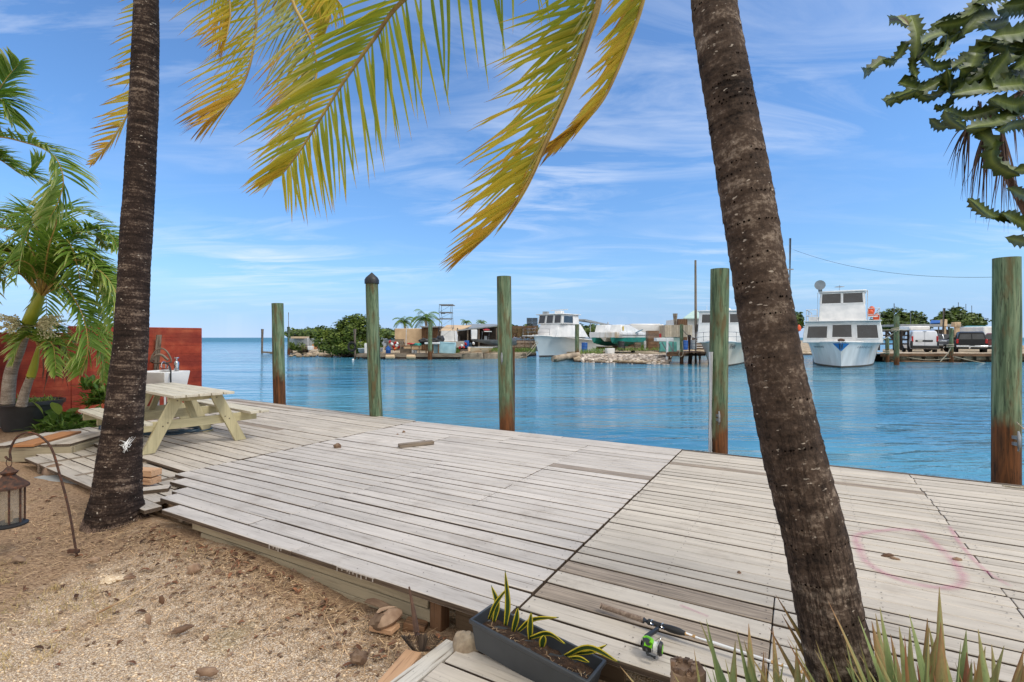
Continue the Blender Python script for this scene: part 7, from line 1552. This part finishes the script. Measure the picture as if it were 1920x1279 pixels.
tag(b.build('shell_gravel', m_peb), 'small pale shell fragments on the sand', 'gravel', kind='stuff')
b = MB()
for k in range(420):
    x, y = U(-4.6, -2.6), U(2.7, 4.1)
    if mn.noise(Vector((x*1.6, y*1.6, 5))) < -.05: continue
    for j in range(7): b.blade((x+U(-.03, .03), y+U(-.03, .03), ground_z(x, y)), (U(-.9, .9), U(-.9, .9), .6), U(.03, .09), .004, .8, 3, tint=U(.3, 1))
tag(b.build('dry_grass', leafmat('dry_grass_blade', [(0, C(150, 140, 80)), (.5, C(190, 168, 108)), (1, C(206, 180, 130))], .2), sharp=180), 'thin dry yellowish grass at the lower left', 'grass', kind='stuff')
for i, pts in enumerate([[(362, 1030, -.19), (390, 1048, -.18), (430, 1052, -.18), (470, 1062, -.18)], [(182, 1150, -.2), (240, 1120, -.2), (300, 1085, -.2)], [(200, 1010, -.2), (260, 990, -.2), (330, 1008, -.19), (350, 1000, -.19)]]):
    b = MB(); b.tube(spline([G(x, y, z+.012) for x, y, z in pts], 24), [.008*(1-.02*k) for k in range(25)], 6); single(b, 'twig', [m_bark, m_straw, m_straw][i], ['dark curved twig on the sand by the deck corner', 'long straight dry stem lying across the open sand', 'pale wavy root-like stem before the left palm'][i], 'twig', G(*pts[0]))
b = MB(); b.blob(G(212, 1086, -.243), (.10, .06, .02), 14, 6, .3); single(b, 'flat_stone', m_peb, 'flat white stone flush with the sand below the left palm', 'stone', G(212, 1086, -.22))
# ================================================================ ALOES
def aloe(px, D, n, L, lab, seedv, zb=-.22, spread=.75):
    r = random.Random(seedv); o = Vector((XP(px, D), D, zb)); t = thing('aloe', lab, 'aloe', o, group='aloes along the bottom right'); b = MB()
    for k in range(n):
        a_ = k*2.399+r.uniform(-.3, .3); tl_ = (k/n)**.8*spread; d = Vector((math.cos(a_)*tl_, math.sin(a_)*tl_, 1)); l = (.9 if px < 1600 else 1.16)*L*r.uniform(.8, 1.08); w_ = r.uniform(.05, .078)*(.8 if px < 1600 else 1); tn = r.uniform(.0, .4); dead = r.random() < .1
        rings = []; p = o+Vector((math.cos(a_), math.sin(a_), 0))*.03; dd = d.normalized(); cv = r.uniform(-.1, .35); tt = []
        m = 9
        for i in range(m+1):
            s_ = i/m; wv = w_*(1-s_**2.4)*(.8 if i == 0 else 1)+.0015; side = Vector((-math.sin(a_), math.cos(a_), 0)); nn = dd.cross(side).normalized()
            rings += [p-side*wv/2-nn*wv*.16, p+nn*wv*.05, p+side*wv/2-nn*wv*.16, p+nn*wv*.32 if False else p-nn*wv*.34]
            tt += [min(1, (tn+.45*max(0, s_-.55)/.45+(.4 if dead else 0))+e) for e in (.18, 0, .18, 0)]; p = p+dd*l/m; dd = (dd+Vector((math.cos(a_)*cv, math.sin(a_)*cv, 0))*.12).normalized()
        vs_o = len(b.v); b.add(rings, [(i*4+k2, i*4+(k2+1) % 4, (i+1)*4+(k2+1) % 4, (i+1)*4+k2) for i in range(m) for k2 in range(4)], [(0, q*.01, 0) for q in range(len(rings))], tt)
    b.c = [(v[0]*.7, v[1]*.7, v[2]) for v in b.v]; b.build('leaves', m_aloe, t, off=o, sharp=50); return t
for i, (px, D, n, L, lb_) in enumerate([(1360, 1.98, 9, .62, 'aloe farthest left, its long leaves crossing the rod tip'), (1425, 1.92, 11, .68, 'aloe between the rod and the leaning palm foot'), (1475, 1.86, 14, .74, 'aloe clump pressed against the left side of the leaning palm'), (1512, 1.80, 10, .66, 'short aloe in front of the leaning palm foot'),
    (1668, 1.74, 12, .62, 'first aloe to the right of the leaning palm'), (1722, 1.70, 13, .66, 'second aloe to the right of the leaning palm'), (1772, 1.62, 16, .76, 'tall aloe with an upright brown leaf right of the palm'), (1822, 1.58, 14, .70, 'aloe third from the right edge with fanned leaves'), (1872, 1.54, 14, .66, 'aloe second from the right edge'), (1925, 1.52, 12, .66, 'aloe cut off by the right edge of the view')]):
    aloe(px, D, int(n*(1.2 if px < 1600 else 3.4)), L, lb_, 60+i)
# ================================================================ EUPHORBIA
def euph_seg(b, p0, p1, w0, w1, bend=None, ns=26, wings=3, tw=.35, dead=0):
    p0 = Vector(p0); p1 = Vector(p1); m_ = (p0+p1)/2+(bend or Vector((U(-.04, .04), U(-.04, .04), U(-.05, .02)))); q = spline([p0, m_, p1], ns); L = sum((q[i+1]-q[i]).length for i in range(ns)); teeth = max(3, int(L/.042)); ph = U(0, 6.28); N_ = wings*4
    vs = []; tt = []; cs = []; a0 = None; K = 4
    for i, p in enumerate(q):
        t_ = i/ns; T = (q[min(ns, i+1)]-q[max(0, i-1)]).normalized()
        a0 = frame(T)[1] if a0 is None else (a0-T*a0.dot(T)).normalized(); c0 = T.cross(a0)
        env = (min(1, t_*7+.25))*(min(1, (1-t_)*6+.12)); w_ = lerp(w0, w1, t_)*env; saw = max(0, 1-2*abs(((t_*teeth) % 1)-.5)); R_ = w_*(.66+.50*saw**1.4); rc_ = w_*.24
        for k in range(wings):
            g_ = ph+k*2*math.pi/wings+tw*t_
            for rad, da, tn in ((rc_, -1.05, .66), (w_*.62, -.07, .30), (R_, 0, .12), (w_*.62, .07, .30)):
                gg = g_+da
                vs.append(p+(a0*math.cos(gg)+c0*math.sin(gg))*rad); tt.append(min(1, tn+dead)); cs.append(p)
    n = N_
    b.add(vs, [(i*n+k, i*n+(k+1) % n, (i+1)*n+(k+1) % n, (i+1)*n+k) for i in range(ns) for k in range(n)]+[tuple(range(n-1, -1, -1)), tuple(ns*n+k for k in range(n))], cs, tt)
eo = Vector((3.1, .9, -.25)); t = thing('euphorbia', 'spiny candelabra euphorbia with toothed green stems hanging in from the upper right', 'cactus-like tree', eo)
tk = spline([eo, eo+Vector((.02, .15, .9)), Vector((3.12, 1.75, 1.7)), Vector((3.02, 2.25, 2.35)), Vector((2.95, 2.5, 3.1))], 30)
b = MB(); b.tube(tk, [.10-.0019*i for i in range(31)], 14); b.build('trunk', m_bark, t, off=eo)
for k_, (tx, ty, td) in ((20, (1935, 420, 2.42)), (22, (1950, 330, 2.5)), (24, (1935, 235, 2.5)), (25, (1930, 165, 2.5)), (27, (1940, 110, 2.6)), (28, (1925, 60, 2.6)), (30, (1945, 10, 2.7)), (29, (1950, -20, 2.6))):
    b = MB(); euph_seg(b, tk[k_], P(tx, ty, td), .075, .06, ns=30, wings=3); b.build('branch', m_euph, t, off=eo, sharp=20)
for k_ in range(22):
    p_ = tk[18+k_ % 12]; b = MB(); d_ = Vector((U(.1, 1), U(-.9, .6), U(-.1, 1))).normalized(); q_ = p_+d_*U(.3, .6); euph_seg(b, p_, q_, .055, .05, ns=24, wings=3); euph_seg(b, q_, q_+(d_+Vector((U(-.6, .6), U(-.6, .6), U(-.3, .9)))).normalized()*U(.25, .45), .05, .045, ns=24, wings=3); b.build('branch', m_euph, t, off=eo, sharp=20)
segs = [((1838, 0), (1752, 48), 2.6, .075), ((1760, 40), (1722, 112), 2.6, .06), ((1668, 36), (1704, 48), 2.6, .055), ((1706, 30), (1716, 110), 2.58, .075), ((1714, 100), (1718, 145), 2.57, .05), ((1700, 78), (1655, 112), 2.6, .055), ((1660, 108), (1625, 128), 2.6, .06), ((1718, 142), (1684, 155), 2.6, .055), ((1770, 140), (1684, 155), 2.6, .058),
        ((1785, 163), (1710, 168), 2.62, .05), ((1770, 150), (1657, 185), 2.55, .062), ((1720, 168), (1660, 190), 2.5, .06), ((1760, 45), (1810, 70), 2.7, .06), ((1850, 10), (1760, 38), 2.7, .06), ((1866, 28), (1806, 66), 2.65, .09), ((1806, 66), (1755, 40), 2.65, .075), ((1800, 60), (1730, 84), 2.6, .055), ((1770, 62), (1728, 82), 2.5, .06), ((1775, 62), (1752, 112), 2.58, .045), ((1785, 118), (1730, 108), 2.6, .06),
        ((1860, 70), (1785, 128), 2.6, .075), ((1830, 100), (1800, 130), 2.5, .08), ((1920, 40), (1858, 70), 2.5, .1), ((1930, 60), (1850, 88), 2.65, .085), ((1920, 88), (1835, 78), 2.7, .08), ((1905, 105), (1790, 175), 2.55, .09), ((1890, 95), (1862, 165), 2.45, .1), ((1850, 90), (1792, 150), 2.6, .075), ((1920, 160), (1785, 178), 2.5, .085), ((1786, 175), (1776, 130), 2.55, .06), ((1860, 150), (1760, 165), 2.6, .07),
        ((1790, 175), (1752, 198), 2.6, .04), ((1930, 180), (1855, 186), 2.5, .09), ((1910, 190), (1812, 242), 2.5, .09), ((1880, 200), (1770, 206), 2.6, .07), ((1812, 242), (1770, 208), 2.5, .06), ((1800, 225), (1742, 222), 2.6, .055), ((1830, 246), (1868, 280), 2.5, .07), ((1866, 262), (1912, 330), 2.45, .085), ((1940, 230), (1872, 246), 2.5, .07), ((1960, 10), (1870, 20), 2.8, .09), ((1940, -10), (1880, 10), 2.5, .09), ((1950, 120), (1880, 60), 2.7, .1), ((1960, 140), (1870, 120), 2.75, .1),
        ((1912, 408), (1815, 372), 2.45, .06), ((1940, 430), (1880, 400), 2.4, .07), ((1950, 440), (1885, 445), 2.5, .07), ((1940, 350), (1890, 352), 2.5, .06), ((1950, 290), (1900, 320), 2.5, .08), ((1960, 60), (1900, 130), 2.6, .1), ((1980, 200), (1890, 215), 2.7, .1), ((1940, 160), (1800, 100), 2.85, .09), ((1890, 40), (1830, 30), 2.8, .08), ((1950, -20), (1830, 5), 2.6, .08)]
for i, ((x0, y0), (x1, y1), D, w_) in enumerate(segs):
    b = MB(); D0_ = D+U(0, .1); D1_ = D-U(0, .12); euph_seg(b, P(x0, y0, D0_), P(x1, y1, D1_), w_*.60, w_*.50, ns=max(30, int(math.hypot(x1-x0, y1-y0)/1.2)), wings=3, dead=.0 if i != 2 else .45)
    b.build('stem', m_euph, t, off=eo, sharp=20)
# dead fan fronds hanging behind the euphorbia
b = MB(); root_ = P(1895, 190, 2.9)
for (cx_, cy_, n_, x0, x1, y0, y1) in ((1818, 235, 16, 1768, 1815, 290, 380), (1850, 240, 26, 1805, 1862, 330, 420), (1880, 240, 20, 1850, 1925, 380, 440), (1900, 200, 16, 1895, 1960, 240, 330), (1838, 205, 10, 1820, 1850, 190, 260)):
    c_ = P(cx_, cy_, 2.9)
    for k in range(n_):
        e_ = P(U(x0, x1), U(y0, y1), 2.9+U(-.15, .15)); m_ = (c_+e_)/2+Vector((U(-.02, .02), 0, U(.0, .06))); q = spline([c_, m_, e_], 8); wv = U(.006, .013); vs_ = []
        for i, p in enumerate(q): f = wv*(1-i/8.5); vs_ += [p+Vector((-f, 0, 0)), p+Vector((f, f*.6, 0))]
        b.add(vs_, [(2*i, 2*i+1, 2*i+3, 2*i+2) for i in range(8)], None, U(0, 1))
b.tube(spline([P(1990, 120, 3), root_, P(1850, 240, 2.9), P(1925, 400, 2.9)], 20), .02, 6)
single(b, 'dead_frond', m_deadleaf, 'shredded brown dead palm frond hanging behind the euphorbia', 'frond', root_)
